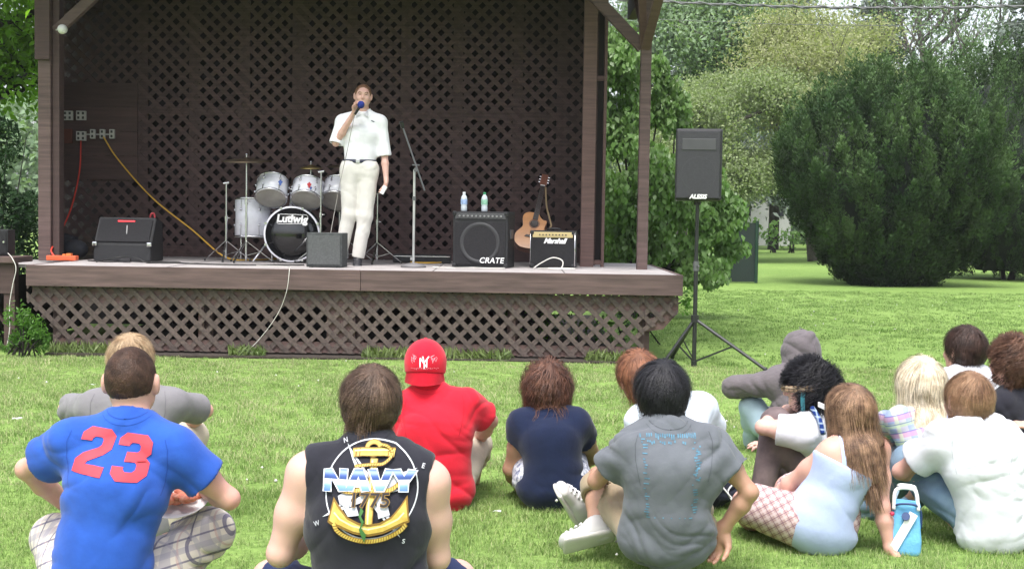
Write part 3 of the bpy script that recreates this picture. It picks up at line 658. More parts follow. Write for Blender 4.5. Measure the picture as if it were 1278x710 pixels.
# fringe of weeds along the skirt
def fringe():
    rg = np.random.default_rng(5); n = 5200; x = rg.uniform(XL + .25, XR - .3, n); cl = vnoise(np.stack([x, x * 0, x * 0], 1).astype(np.float32), (3, 1, 1), 4); x = x[cl > -.3]; n = len(x); hh = .04 + .10 * rg.random(n) ** 2.5
    P = np.stack([x, YF - .03 + rg.normal(size=n) * .04, hh * .5], 1); V, F = leaves(P, rvec(n, rg) * .5 + np.array([0, -1, 0]), rg.normal(size=(n, 3)) * .5 + np.array([0, 0, 1]), hh, .14, .1)
    tag(link('weed_fringe', mesh_np('weeds', V, F, attr=np.repeat(rg.random(n), 4)), leafmat('fringe_leaf', (.07, .12, .03), (.20, .24, .08), .3)), kind='stuff')
fringe()
# --- far trees, distance haze put into their pale leaf colours
HAZY = leafmat('haze_paled_yellow_leaf', (.21, .26, .14), (.31, .36, .20), .35, .8, .2, .5); PINE = leafmat('pine_needle', (.12, .155, .135), (.19, .225, .19), .15, .7, .35, .5); GRN = leafmat('far_green_leaf', (.15, .22, .14), (.24, .32, .20), .3, .6, .35, .5); ORNG = leafmat('yellow_orange_leaf', (.26, .28, .15), (.36, .37, .21), .35, .8, .2, .5)
def far(px, py, Y): q = at(px, py, Y); q.z = 0; return q
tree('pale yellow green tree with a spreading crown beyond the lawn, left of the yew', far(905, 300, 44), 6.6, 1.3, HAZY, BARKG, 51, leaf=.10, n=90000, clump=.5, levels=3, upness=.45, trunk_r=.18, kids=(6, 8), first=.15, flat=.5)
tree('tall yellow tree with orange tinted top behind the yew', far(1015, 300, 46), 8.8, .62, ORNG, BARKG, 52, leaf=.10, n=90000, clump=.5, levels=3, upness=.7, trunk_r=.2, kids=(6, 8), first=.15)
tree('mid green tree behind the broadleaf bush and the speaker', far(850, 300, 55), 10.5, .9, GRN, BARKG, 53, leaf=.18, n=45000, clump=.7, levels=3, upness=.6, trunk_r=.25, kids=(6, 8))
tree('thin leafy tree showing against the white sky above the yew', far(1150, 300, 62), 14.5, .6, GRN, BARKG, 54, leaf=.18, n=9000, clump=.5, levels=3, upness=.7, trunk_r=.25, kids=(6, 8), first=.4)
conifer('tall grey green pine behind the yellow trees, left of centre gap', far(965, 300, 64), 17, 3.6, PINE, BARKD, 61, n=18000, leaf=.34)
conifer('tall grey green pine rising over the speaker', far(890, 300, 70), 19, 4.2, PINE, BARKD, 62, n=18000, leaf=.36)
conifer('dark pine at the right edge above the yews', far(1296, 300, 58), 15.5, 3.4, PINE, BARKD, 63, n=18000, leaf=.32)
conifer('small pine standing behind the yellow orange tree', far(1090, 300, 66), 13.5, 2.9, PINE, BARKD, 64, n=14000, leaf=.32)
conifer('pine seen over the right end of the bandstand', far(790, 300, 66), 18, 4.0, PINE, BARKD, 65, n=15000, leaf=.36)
SHR = leafmat('shrub_leaf', (.10, .19, .06), (.19, .30, .10), .35, .6, .3, .5)
for i, (px, w_, h_, lb) in enumerate(((962, 12, 22, 'light green shrub at the far lawn edge beside the green screen'), (985, 16, 26, 'rounded light green shrub second from the green screen'), (1008, 14, 20, 'light green shrub at the far lawn edge touching the yew'), (938, 14, 24, 'light green shrub behind the green screen'), (1035, 16, 22, 'light green shrub hidden behind the left side of the yew'))):
    blob_bush(lb, [(px, 298, w_, h_ * .6, 0), (px + 4, 284, w_ * .7, h_ * .7, .5)], 58, SHR, 70 + i, .22, 260, .6, -.2, 'round_shrub', -.4, .8, group='light green shrubs along the far lawn edge')
# far wood closing the view
def wood_mass():
    rg = np.random.default_rng(77); n = 110000; x = rg.uniform(-60, 70, n); y = 84 + rg.normal(size=n) * 2.5
    top = 8.0 + 3 * vnoise(np.stack([x, x * 0, x * 0], 1).astype(np.float32), (.12, 1, 1), 1) + 1.2 * vnoise(np.stack([x, x * 0, x * 0], 1).astype(np.float32), (.5, 1, 1), 2); z = rg.random(n) ** .9 * top
    P = np.stack([x, y, z], 1); g = vnoise(P.astype(np.float32), (.35, .35, .35), 5); P = P[g > -.45]; n = len(P); cl = (vnoise(P.astype(np.float32), (.22, .22, .22), 8) + 1) / 2
    V, F = leaves(P, rvec(n, rg) * .7 + np.array([0, -.6, .5]), rvec(n, rg) + np.array([0, 0, -.4]), .5 * (.5 + .8 * rg.random(n)), .6)
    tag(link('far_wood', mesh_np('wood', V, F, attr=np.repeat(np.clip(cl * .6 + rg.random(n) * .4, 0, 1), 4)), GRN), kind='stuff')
wood_mass()
# white house glimpsed between the trees
hz = empty('house', (at(950, 240, 74).x, 76, 0), 'small white house glimpsed between the trees at the far lawn edge', 'house')
WHT = mat('white_siding', (.5, .5, .5), .7, .05)
c = at(950, 240, 74); MB().box((c.x, 76, 1.7), (3.4, 3.5, 3.4)).build('wall', WHT, hz)
MB().prism([(c.x - 2.0, 3.4), (c.x + 2.0, 3.4), (c.x, 4.8)], 74.0, 78.0).build('roof', mat('slate_roof', (.12, .11, .11), .9), hz)
for dx in (-.9, .9): MB().box((c.x + dx, 74.23, 2.2), (.8, .06, 1.2)).build('window', mat('window_dark', (.03, .035, .04), .1), hz)
# green windscreen fence
GS = mat('green_screen', (.004, .014, .011), .7, .3, 3, .3, 30)
gsn = empty('windscreen_fence', (at(920, 330, 29).x, 29, 0), 'dark green fabric windscreen stretched on a post behind the broadleaf bush', 'fence')
pt = at(945, 276, 29); xl_ = at(893, 300, 29).x; MB().box(((pt.x + xl_) / 2, 29, (pt.z - .06) / 2 + .02), (pt.x - xl_ - .03, .02, pt.z - .06)).build('fabric_panel', GS, gsn)
for x in (pt.x, xl_): MB().cyl((x, 28.97, 0), (x, 28.97, pt.z), .035).build('post', mat('green_post', (.01, .035, .022), .4), gsn)
# overhead wires
CAB = mat('cable_grey', (.12, .12, .125), .6)
Yw = 30
def wire(y0, r, n2, lbl, tw=0):
    a_ = at(560, y0 - 6, Yw); b_ = at(1500, y0 + 9, Yw); pts = []
    for i in range(121): t = i / 120; q = a_.lerp(b_, t); q.z -= .35 * 4 * t * (1 - t); pts.append(q)
    mb = MB(); mb.tube(pts, r, 6)
    if tw: mb.tube([p + Vector((0, math.cos(i * 1.3) * r * 1.6, math.sin(i * 1.3) * r * 1.6)) for i, p in enumerate(pts)], r * .8, 5)
    mb.build('overhead_cable', CAB, None, label=lbl, cat='cable')
wire(-12, .022, 0, 'twisted overhead power cable crossing the top of the trees', 1); wire(10, .006, 0, 'thin overhead wire running below the twisted power cable')
# ================================================================ people

SK_PALE = mat('skin_pale', (.62, .38, .315), .55, .06, 9, .08, 220, subs=.12)
SK_PINK = mat('skin_pink', (.60, .335, .27), .5, .07, 9, .08, 220, subs=.12)
SK_TAN = mat('skin_tan', (.42, .235, .16), .5, .07, 9, .08, 220, subs=.1)
def cloth(name, c, var=.08, bump=.18, **k): return mat(name, c, .9, var, 14, bump, 34, sheen=.15, spec=.2, **k)
def hand(F, w_, d, n, th, curl=.5, s=1.0, spread=.05):
    w_ = Vector(w_); d = Vector(d).normalized(); n = Vector(n); n = (n - d * n.dot(d)).normalized(); x = d.cross(n).normalized() * th
    F.ecap(w_ - d * .01, w_ + d * .03 * s, x, .026 * s, .018 * s, .034 * s, .015 * s, k=.02)
    F.ecap(w_ + d * .03 * s, w_ + d * .078 * s, x, .034 * s, .0145 * s, .039 * s, .013 * s, k=.02)
    for i, (o_, L) in enumerate(((.029, .072), (.010, .081), (-.010, .076), (-.028, .060))):
        b = w_ + (d * (.084 - abs(o_ - .008) * .25) + x * o_) * s; dd = (d + x * (o_ * spread * 30)).normalized(); a = curl * (.75 + .12 * i); ang = 0; r = .0092 if i < 3 else .008
        for q, fr in enumerate((.45, .31, .24)):
            ang += a * (1, 1.15, .8)[q]; v = dd * math.cos(ang) + n * math.sin(ang); e = b + v * L * fr * s
            F.cone(b, e, (r - q * .0008) * s, (r - (q + 1) * .0008) * s, k=.004); b = e
    b = w_ + (d * .022 + x * .026 + n * .004) * s; e = b + (d * .62 + x * .62 + n * .35).normalized() * .036 * s
    F.cone(b, e, .0145 * s, .0115 * s, k=.014); e2 = e + (d * .85 + x * .25 + n * (.35 + curl * .5)).normalized() * .03 * s
    F.cone(e, e2, .0112 * s, .0098 * s, k=.006); F.cone(e2, e2 + (d * .9 + n * (.3 + curl * .6)).normalized() * .024 * s, .0098 * s, .0078 * s, k=.005)
def head(F, hc, f, u, s=1.0, jaw=1.0, ears=True, female=False):
    f = unit(f); r = unit(np.cross(f, u)); u = np.cross(r, f); hc = V3(hc); A = (r, f, u)
    P = lambda x, y, z: hc + (r * x + f * y + u * z) * s
    E = lambda c, rad, k=.02, mode='+': F.ell(P(*c), A, tuple(q * s for q in rad), k, mode)
    E((0, -.012, .016), (.0755, .094, .094), .03)
    E((0, .03, -.025), (.062, .062, .078), .03)
    E((0, .050, -.078), (.036 * jaw, .038, .026), .03)
    F.cone(P(-.05, .012, -.055), P(-.022, .062, -.088), .016 * s, .013 * s, .03); F.cone(P(.05, .012, -.055), P(.022, .062, -.088), .016 * s, .013 * s, .03)
    for q in (-1, 1):
        E((q * .031, .096, .006), (.021, .018, .014), .02, '-')
        E((q * .030, .079, .006), (.0135, .0125, .0115), .004)
        E((q * .040, .068, -.032), (.022, .018, .020), .025)
        if ears:
            E((q * .084, -.008, -.004), (.013, .017, .032), .008); E((q * .098, .003, .0), (.008, .010, .018), .006, '-')
            E((q * .080, -.002, -.030), (.009, .011, .010), .008)
    F.cone(P(-.034, .084, .030), P(.034, .084, .030), .010 * s, None, .02)
    F.cone(P(0, .090, .016), P(0, .112, -.026), .0075 * s, .0115 * s, .012); E((0, .106, -.031), (.0165, .011, .009), .008)
    F.cone(P(-.018, .089, -.056), P(.018, .089, -.056), .0058 * s, None, .008); F.cone(P(-.015, .089, -.067), P(.015, .089, -.067), .0066 * s, None, .008)
    F.cone(P(-.03, .094, -.0615), P(.03, .094, -.0615), .0022 * s, None, .004, '-')
def nearest_out(P, c, A, rad, o_):
    """push points to at least o_ outside an ellipsoid; returns P and how close"""
    L = (P - c) @ A.T; q = np.sqrt(((L / (rad + o_[:, None])) ** 2).sum(1)); inside = q < 1
    L2 = L / np.maximum(q, 1e-6)[:, None]; out = np.where(inside[:, None], L2, L) @ A + c
    return out, q
def hair(root, hc, f, u, m, style='short', t=.016, nape=-.072, length=.11, n=1500, fz=0, curl=0, push=(), seed=0, drop=.9, width=.0042, extra=None, fringe=.035, part=0, s=1.0, top=0, h=.007, lean=(0, 0, 0)):
    rg = np.random.default_rng(seed + 11); f = unit(f); r = unit(np.cross(f, u)); u = np.cross(r, f).astype(np.float32); hc = V3(hc); A = np.stack([r, f, u]).astype(np.float32)
    P = lambda x, y, z: hc + (r * x + f * y + u * z) * s
    c = P(0, -.012, .016); rad = np.array([.0755, .094, .094], dtype=np.float32) * s
    F = Field(); ti = t * .72
    F.ell(c, (r, f, u), tuple(q + ti for q in rad), .02)
    if top: F.ell(P(0, 0, .06), (r, f, u), (.06 * s, .075 * s, .05 * s + top), .03)
    if style != 'buzz': F.cone(P(-.042, -.045, -.03), P(.042, -.045, -.03), .036 * s + ti * .6, None, .03)
    if style != 'buzz': F.cone(P(-.02, -.052, nape + .05), P(.02, -.052, nape + .05), .032 * s + ti * .6, None, .03)
    n = int(n * 2.6); width = width * .45
    F.ell(P(0, .11, -.045 + fz), (r, f, u), (.085 * s, .085 * s, .095 * s), .015, '-')
    for q in (-1, 1): F.ell(P(q * .085, .012, -.03), (r, f, u), (.02 * s, .03 * s, .04 * s), .01, '-') if style in ('short', 'buzz') else None
    F.half(P(0, 0, nape), -u + f * .25, .16 * s, .006)
    if extra: extra(F, P)
    V0, F0 = F.mesh(h); V0 = relax(V0, F0, 1)
    N0 = vnormals(V0, F0); L0 = (V0 - hc) @ A.T
    th = np.arctan2(L0[:, 0], -L0[:, 1])
    V0 = V0 + N0 * (vnoise(np.stack([th * 3, L0[:, 2] * 9, L0[:, 0] * 0], 1), (5, 1, 1), seed) * t * .22)[:, None]
    V0 = V0.astype(np.float32)
    # roots on the scalp
    D = rg.normal(size=(n * 4, 3)); D /= np.linalg.norm(D, axis=1, keepdims=True); Lp = D * (rad / s) + np.array([0, -.012, .016])
    ok = ((Lp[:, 1] < fringe) | (Lp[:, 2] > .062 + fz * 1.2)) & (Lp[:, 2] > nape + .02)
    if style in ('short', 'buzz'): ok &= ~((np.abs(Lp[:, 0]) > .058) & (Lp[:, 2] < .018) & (Lp[:, 1] > -.035))
    Lp = Lp[ok][:n]; n = len(Lp); Pw = (Lp * s) @ A + hc; K = 9 if length > .15 else 6
    crown = P(part, -.055, .10); g = np.array([lean[0], lean[1], -1.0]); offs = t * (.45 + .75 * rg.random(n)); ph = rg.random(n) * 6.28; ll = length * (.6 + .5 * rg.random(n)); pts = []; p = Pw.copy(); cn = np.stack([vnoise(Pw.astype(np.float32), (34, 34, 34), seed + 60 + q) for q in range(3)], 1); rn = cn * (.42 if length < .2 else .22) + rg.normal(size=(n, 3)) * .10; br = np.clip(.5 + vnoise(Pw.astype(np.float32), (60, 60, 60), seed + 70) * .55 + rg.normal(size=n) * .16, 0, 1)
    for k in range(K + 1):
        o_ = offs * min(1, (k + .6) / 2.2); p, q = nearest_out(p, c, A, rad, o_)
        for (a, b, rr) in push:
            a = V3(a); b = V3(b); ab = b - a; tt = np.clip(((p - a) @ ab) / (ab @ ab), 0, 1); cc = a + tt[:, None] * ab; dv = p - cc; dl = np.linalg.norm(dv, axis=1); rr_ = rr + offs * .6
            ins = dl < rr_; p = np.where(ins[:, None], cc + dv / np.maximum(dl, 1e-6)[:, None] * rr_[:, None], p)
        pp = p.copy()
        if curl:
            an = ph + k * (2.1 if length < .15 else 1.25); ax1 = (p - hc); ax1 /= np.linalg.norm(ax1, axis=1, keepdims=True) + 1e-9; sd = np.cross(ax1, g)
            pp = pp + (ax1 * np.sin(an)[:, None] + sd * np.cos(an)[:, None]) * curl * min(1, k / 2)
        pts.append(pp)
        nr = (p - c) / (rad.mean() ** 2); nr /= np.linalg.norm(nr, axis=1, keepdims=True) + 1e-9
        fl = p - crown; fl = fl / (np.linalg.norm(fl, axis=1, keepdims=True) + 1e-6)
        near = (q < 1.25)[:, None]
        dd = fl * (1.2 - drop * k / K) + g * (drop * (.35 + .9 * k / K)) + rn
        dd = np.where(near, dd - nr * np.minimum(1, (dd * nr).sum(1))[:, None] * .9, g * 1.0 + rn * .5)
        dd /= np.linalg.norm(dd, axis=1, keepdims=True) + 1e-9; p = p + dd * (ll / K)[:, None]
    pts = np.stack(pts, 1); out = pts - (hc - u * .03)[None, None]; out /= np.linalg.norm(out, axis=2, keepdims=True) + 1e-9
    tg = np.gradient(pts, axis=1); side = np.cross(tg, out); side /= np.linalg.norm(side, axis=2, keepdims=True) + 1e-9
    kk = np.linspace(0, 1, K + 1); ww = width * (1 - kk ** 2 * .75) * .5
    Lf = pts - side * ww[None, :, None]; Rt = pts + side * ww[None, :, None]
    V1 = np.stack([Lf, Rt], 2).reshape(-1, 3); idx = np.arange(n)[:, None] * (2 * (K + 1)) + np.arange(K)[None] * 2
    F1 = np.stack([idx, idx + 1, idx + 3, idx + 2], 2).reshape(-1, 4)
    VV = [V0, V1]; FF = [F0, F1 + len(V0)]; rr_ = [np.full(len(V0), .25), np.repeat(br, 2 * (K + 1))]
    if extra:        # locks lying over the mass of long hair
        Nn = vnormals(V0, F0); cand = np.where((Nn @ f < .35))[0]; m2 = int(n * 1.1); ids = rg.choice(cand, m2); p = V0[ids] + Nn[ids] * .002; nn = Nn[ids]; L2 = .05 + .09 * rg.random(m2); K2 = 7; pts2 = []; rn2 = rg.normal(size=(m2, 3)) * .07; o2 = rg.random(m2) * .012
        for k in range(K2 + 1):
            pts2.append(p + nn * (o2 * min(1, k / 3))[:, None]); d2 = np.tile(g, (m2, 1)) + rn2; w2 = max(0, 1 - k / 5)
            d2 = d2 - nn * ((d2 * nn).sum(1) * w2)[:, None]; d2 /= np.linalg.norm(d2, axis=1, keepdims=True) + 1e-9; p = p + d2 * (L2 / K2)[:, None]
        pts2 = np.stack(pts2, 1); tg2 = np.gradient(pts2, axis=1); sd2 = np.cross(tg2, np.repeat(nn[:, None], K2 + 1, 1)); sd2 /= np.linalg.norm(sd2, axis=2, keepdims=True) + 1e-9
        ww2 = width * np.sin(np.clip(np.linspace(.12, 1, K2 + 1), 0, 1) * 3.0) ** .6 * .5; V2 = np.stack([pts2 - sd2 * ww2[None, :, None], pts2 + sd2 * ww2[None, :, None]], 2).reshape(-1, 3)
        ix = np.arange(m2)[:, None] * (2 * (K2 + 1)) + np.arange(K2)[None] * 2; F2 = np.stack([ix, ix + 1, ix + 3, ix + 2], 2).reshape(-1, 4); FF.append(F2 + len(V0) + len(V1)); VV.append(V2); rr_.append(np.repeat(rg.random(m2), 2 * (K2 + 1)))
    V = np.concatenate(VV) - V3(off(root)); Fq = np.concatenate(FF)
    at_ = np.concatenate(rr_)
    return link('hair', mesh_np('hair', V, Fq, smooth=True, attr=at_), m, root)
def hairmat(name, c, c2): return mat(name, c, .5, 0, 26, .4, 160, c2=c2, attr=.5, spec=.3)
def person(label, Y0, j, topm, botm, skin, hairp=None, top='tee', bot='pants', fwd=None, look=(0, 1, 0), lookup=(0, 0, 1), tw=1.0, td=1.0, aw=1.0, h=.0075, hb=None, sleeve=.55, plen=.96, shoes=None, wr=.005, bow=.02,
           group='people watching the stage', hands=None, root_at=None, name='person', seed=0, female=False, gap=.013, barefoot=False, tuck=None, hs=1.0, hem=0, ears=True, neckr=1.0, leg=1.0, pw=1.0):
    J = {k: (at(v[0], v[1], Y0 + (v[2] if len(v) > 2 else 0)) if not isinstance(v, Vector) else v) for k, v in j.items()}
    pel, nb, hc, sl, sr = J['pel'], J['nb'], J['hc'], J['sl'], J['sr']
    root = empty(name, (pel.x, pel.y, 0) if root_at is None else root_at, label, 'person', group)
    us = (sr - sl).normalized(); f_ = Vector(fwd).normalized() if fwd else Z.cross(us).normalized(); sc_ = (sl + sr) / 2
    up_ = Vector(J['hipu']) if 'hipu' in J else us
    lerp = lambda a, b, t: a + (b - a) * t
    P1 = lerp(pel, sc_, .36) - f_ * bow; P2 = lerp(pel, sc_, .74) - f_ * bow * 1.2; P3 = lerp(pel, sc_, .97)
    hw = .138 if not female else .148; ww = .118 if not female else .100; cw = .140 if not female else .120; td = td * .9; aw = aw * .88
    def torso(F, g=0, hemw=0):
        F.ecap(pel, P1, us, hw * tw + g + hemw, .112 * td + g, ww * tw + g + hemw * .5, .098 * td + g, k=.05)
        F.ecap(P1, P2, us, ww * tw + g + hemw * .5, .098 * td + g, cw * tw + g, .112 * td + g, k=.05)
        F.ecap(P2, P3, us, cw * tw + g, .112 * td + g, (sr - sl).length * .44 + g, .082 * td + g, k=.05)
        F.cone(sl, sr, .056 * aw + g, None, k=.05)
        for s_ in (sl, sr): F.cone(lerp(nb, sc_, .15), lerp(nb, s_, .8), .05 + g * .8, .048 * aw + g * .8, k=.06)
    sh = [('l', sl), ('r', sr)]
    # ---- body
    B = Field(); torso(B, -.010 if top in ('tee', 'long') else -.003)
    B.cone(nb - Z * .02, lerp(nb, hc, .75), .058 * neckr, .052 * neckr, k=.03)
    head(B, hc, look, lookup, hs, ears=ears)
    hands = hands or {}
    for s_, S in sh:
        e_ = J.get('e' + s_); w_ = J.get('w' + s_)
        if e_ is None: continue
        B.cone(S, lerp(S, e_, .5), .056 * aw, .049 * aw, k=.03); B.cone(lerp(S, e_, .5), e_, .049 * aw, .037 * aw, k=.03)
        B.cone(e_, lerp(e_, w_, .3), .037 * aw, .043 * aw, k=.02); B.cone(e_ + (S - w_).normalized() * .0 - f_ * .008, e_ - f_ * .012, .026 * aw, .024 * aw, k=.02); B.cone(lerp(e_, w_, .35), w_, .043 * aw, .027 * aw, k=.02)
        hp = hands.get(s_, {})
        if hp is not None:
            d = hp.get('d', (w_ - e_)); hand(B, w_, d, hp.get('n', (0, .2, -1)), hp.get('th', 1 if s_ == 'l' else -1), hp.get('curl', .4), hp.get('s', 1.0 if not female else .9))
    hipx = up_.normalized() * .085 * tw
    legs = [('l', pel - hipx + f_ * .035), ('r', pel + hipx + f_ * .035)]
    for s_, H in legs:
        k_ = J.get('k' + s_); a_ = J.get('a' + s_)
        if k_ is None: continue
        B.cone(H, k_, .078 * leg, .052 * leg, k=.04)
        if a_ is not None:
            cf = .046 if bot == 'pants' else .052; B.cone(k_, lerp(k_, a_, .35), .050 * leg, cf * leg, k=.03); B.cone(lerp(k_, a_, .35), a_, cf * leg, .034, k=.03)
            t_ = J.get('t' + s_)
            if t_ is not None and not shoes:
                B.cone(a_, a_ - Z * .03, .036, .034, k=.02); B.cone(a_ - Z * .035, t_, .032, .024, k=.02)
    sdf_obj('body', B, hb or h, skin, root, rel=1)
    # ---- top garment
    T = Field()
    if top in ('tee', 'long'):
        for s_, S in sh:
            sw = 1 if s_ == 'l' else -1
            e_ = J.get('e' + s_); w_ = J.get('w' + s_)
            if e_ is None: continue
            if top == 'tee':
                q = sleeve; c_ = lerp(S, e_, q); d = (e_ - S).normalized()
                T.cone(S, c_ + d * .06, .062 * aw + gap, .060 * aw + gap * 1.9, k=.03)
                T.half(c_, d, .15); T.cone(lerp(S, e_, q * .55), e_, .054 * aw, .052 * aw + gap * .9, k=.006, mode='-')
            else:
                T.cone(S, e_, .064 * aw + gap, .052 * aw + gap, k=.03); T.cone(e_, lerp(e_, w_, .97), .052 * aw + gap, .04 * aw + gap * .8, k=.03)
    if top == 'tank':
        torso(T, gap)
        for s_, S in sh:
            o_ = (S - sc_).normalized()
            T.ell(S + o_ * .052 - Z * .015, (us, f_, Z), (.052 * aw + .012, .13, .125), .012, '-')
    elif top == 'girltank':
        torso(T, gap * .5)
        T.half(lerp(pel, sc_, .80), (sc_ - pel), .3, .01)
    else: torso(T, gap, hem)
    if tuck: T.half(tuck, -Z, .3)
    else: T.ecap(pel - Z * .035, lerp(pel, P1, .5), us, hw * tw + gap + .004 + hem, .115 * td + gap, ww * tw + gap + hem * .7, .10 * td + gap, k=.04)
    if top != 'girltank': T.cone(nb + (hc - nb).normalized() * .022 + f_ * .01, nb + (hc - nb).normalized() * .2, .064 * neckr, .075, k=.01, mode='-')
    to, TW, TF = sdf_obj('shirt' if top != 'girltank' else 'tank_top', T, h, topm, root, rel=1, wr=wr, seed=seed, keep=True)
    # ---- lower garment
    if botm is not None:
        L = Field()
        for s_, H in legs:
            k_ = J.get('k' + s_); a_ = J.get('a' + s_)
            if k_ is None: continue
            if bot == 'pants':
                L.cone(H, k_, .09 * leg * pw, .066 * leg * pw, k=.04)
                if a_ is not None:
                    e_ = lerp(k_, a_, plen); d = (a_ - k_).normalized(); L.cone(k_, e_ + d * .03, .066 * leg * pw, .056 * pw, k=.03); L.half(e_, d, .09 * pw); L.cone(lerp(k_, a_, plen - .12), a_ + d * .05, .030, .046 * pw, k=.005, mode='-')
            elif bot == 'shorts':       # to just below the knee when plen > 1, else part of the thigh
                if plen > 1 and a_ is not None:
                    L.cone(H, k_, .094 * leg, .078 * leg, k=.04); e_ = lerp(k_, a_, plen - 1); d = (a_ - k_).normalized(); L.cone(k_, e_ + d * .04, .078 * leg, .078 * leg, k=.03); L.half(e_, d, .12); L.cone(k_ + d * .03, a_, .056, .068, k=.006, mode='-')
                else:
                    e_ = lerp(H, k_, plen); d = (k_ - H).normalized(); L.cone(H, e_ + d * .04, .094 * leg, .082 * leg, k=.04); L.half(e_, d, .13); L.cone(lerp(H, k_, plen * .7), k_, .068 * leg, .07 * leg, k=.006, mode='-')
        if tuck: L.ecap(pel - Z * .02, tuck, us, hw * tw + .012, .122 * td, ww * tw + .022, .098 * td + .022, k=.05); L.half(tuck + Z * .005, Z, .3)
        else: L.ecap(pel - Z * .02, lerp(pel, P1, .45), us, hw * tw + .008, .118 * td, ww * tw + .008, .10 * td, k=.05)
        sdf_obj('trousers' if bot == 'pants' else 'shorts', L, h, botm, root, rel=1, wr=wr * 1.1, seed=seed + 20, freq=8)
    # ---- shoes
    if shoes:
        for s_, H in legs:
            a_ = J.get('a' + s_); t_ = J.get('t' + s_)
            if a_ is None or t_ is None: continue
            shoe(root, a_, t_, *shoes, k_=J['k' + s_])
    if hairp:
        hp = dict(hairp); hm = hp.pop('m'); push = [(nb - Z * .02, lerp(nb, hc, .5), .06), (sl, sr, .075 * aw), (P2, P3, .11 * td)]
        hair(root, hc, look, lookup, hm, push=hp.pop('push', push), seed=seed, s=hs, **hp)
    return root, J, (to, TW, TF)
def shoe(root, a_, t_, um, sm, lm=None, k_=None, name='shoe'):
    d = (t_ - a_); dn = d.normalized(); sh_ = (k_ - a_).normalized() if k_ is not None else Z
    up = (sh_ - dn * sh_.dot(dn)).normalized(); x = dn.cross(up).normalized(); heel = a_ - dn * .035 - up * .045
    L = .25; toe = heel + dn * (L - .07)
    F = Field(); F.ecap(heel + up * .005, heel + dn * .07 + up * .012, x, .034, .036, .036, .04, k=.02); F.ecap(heel + dn * .07 + up * .008, toe, x, .036, .036, .046, .026, k=.03)
    F.cone(heel + dn * .025, a_ + up * .01 - dn * .005, .036, .04, k=.03); F.half(a_ + up * .012, up - dn * .25, .07); F.cone(a_ - up * .01, a_ + up * .07, .032, .034, k=.004, mode='-')
    so = sdf_obj(name, F, .006, um, root)
    S = Field(); S.ecap(heel - up * .028, toe - up * .02 + dn * .005, x, .039, .012, .05, .011, k=.01, n=3); o = sdf_obj('sole', S, .006, sm, root); o.parent = so
    if lm:
        for i in range(4):
            c = heel + dn * (.10 + .022 * i) + up * (.052 - .006 * i)
            b = MB(); b.tube([c - x * .028 - up * .01, c + up * .004, c + x * .028 - up * .01], .004, 5).build('lace', lm, so)
    return so
# ---------------------------------------------------------------- the people
H_BUZZ = hairmat('hair_buzz_brown', (.045, .022, .014), (.085, .045, .03)); H_BLOND = hairmat('hair_dark_blond', (.30, .19, .10), (.52, .38, .24))
H_BROWN = hairmat('hair_brown', (.055, .032, .022), (.13, .08, .055)); H_WAVY = hairmat('hair_wavy_brown', (.045, .02, .014), (.15, .065, .04))
H_AUBURN = hairmat('hair_auburn', (.13, .05, .028), (.30, .13, .07)); H_BLACK = hairmat('hair_black', (.006, .006, .008), (.02, .019, .024))
H_LONG = hairmat('hair_long_brown', (.085, .045, .028), (.30, .18, .11)); H_PLAT = hairmat('hair_platinum', (.50, .41, .28), (.80, .70, .55))
H_LIGHT = hairmat('hair_light_brown', (.17, .085, .045), (.32, .19, .11)); H_DARK = hairmat('hair_dark_brown', (.025, .013, .01), (.06, .032, .024))
H_CURLY = hairmat('hair_curly_brown', (.06, .028, .018), (.16, .08, .05)); H_TEAL = mat('hair_teal', (.05, .22, .26), .4); H_MAN = hairmat('hair_ginger', (.20, .10, .055), (.36, .20, .12))
WHITE_T = cloth('white_cotton', (.62, .63, .68), .04); BEIGE = cloth('beige_cotton', (.50, .44, .35)); KHAKI = cloth('khaki_cotton', (.30, .235, .155))
JEANS = mat('blue_denim', (.09, .15, .23), .9, .35, 9, .4, 500, c2=(.20, .29, .38)); PALE_JEANS = mat('pale_denim', (.30, .40, .48), .9, .2, 10, .4, 500, c2=(.42, .53, .60))
SHOE_W = mat('shoe_white', (.52, .51, .50), .6, .06); SHOE_S = mat('shoe_sole', (.55, .53, .5), .7); SHOE_K = mat('shoe_black', (.02, .02, .025), .5); LACE = mat('shoe_lace', (.8, .8, .8), .7)
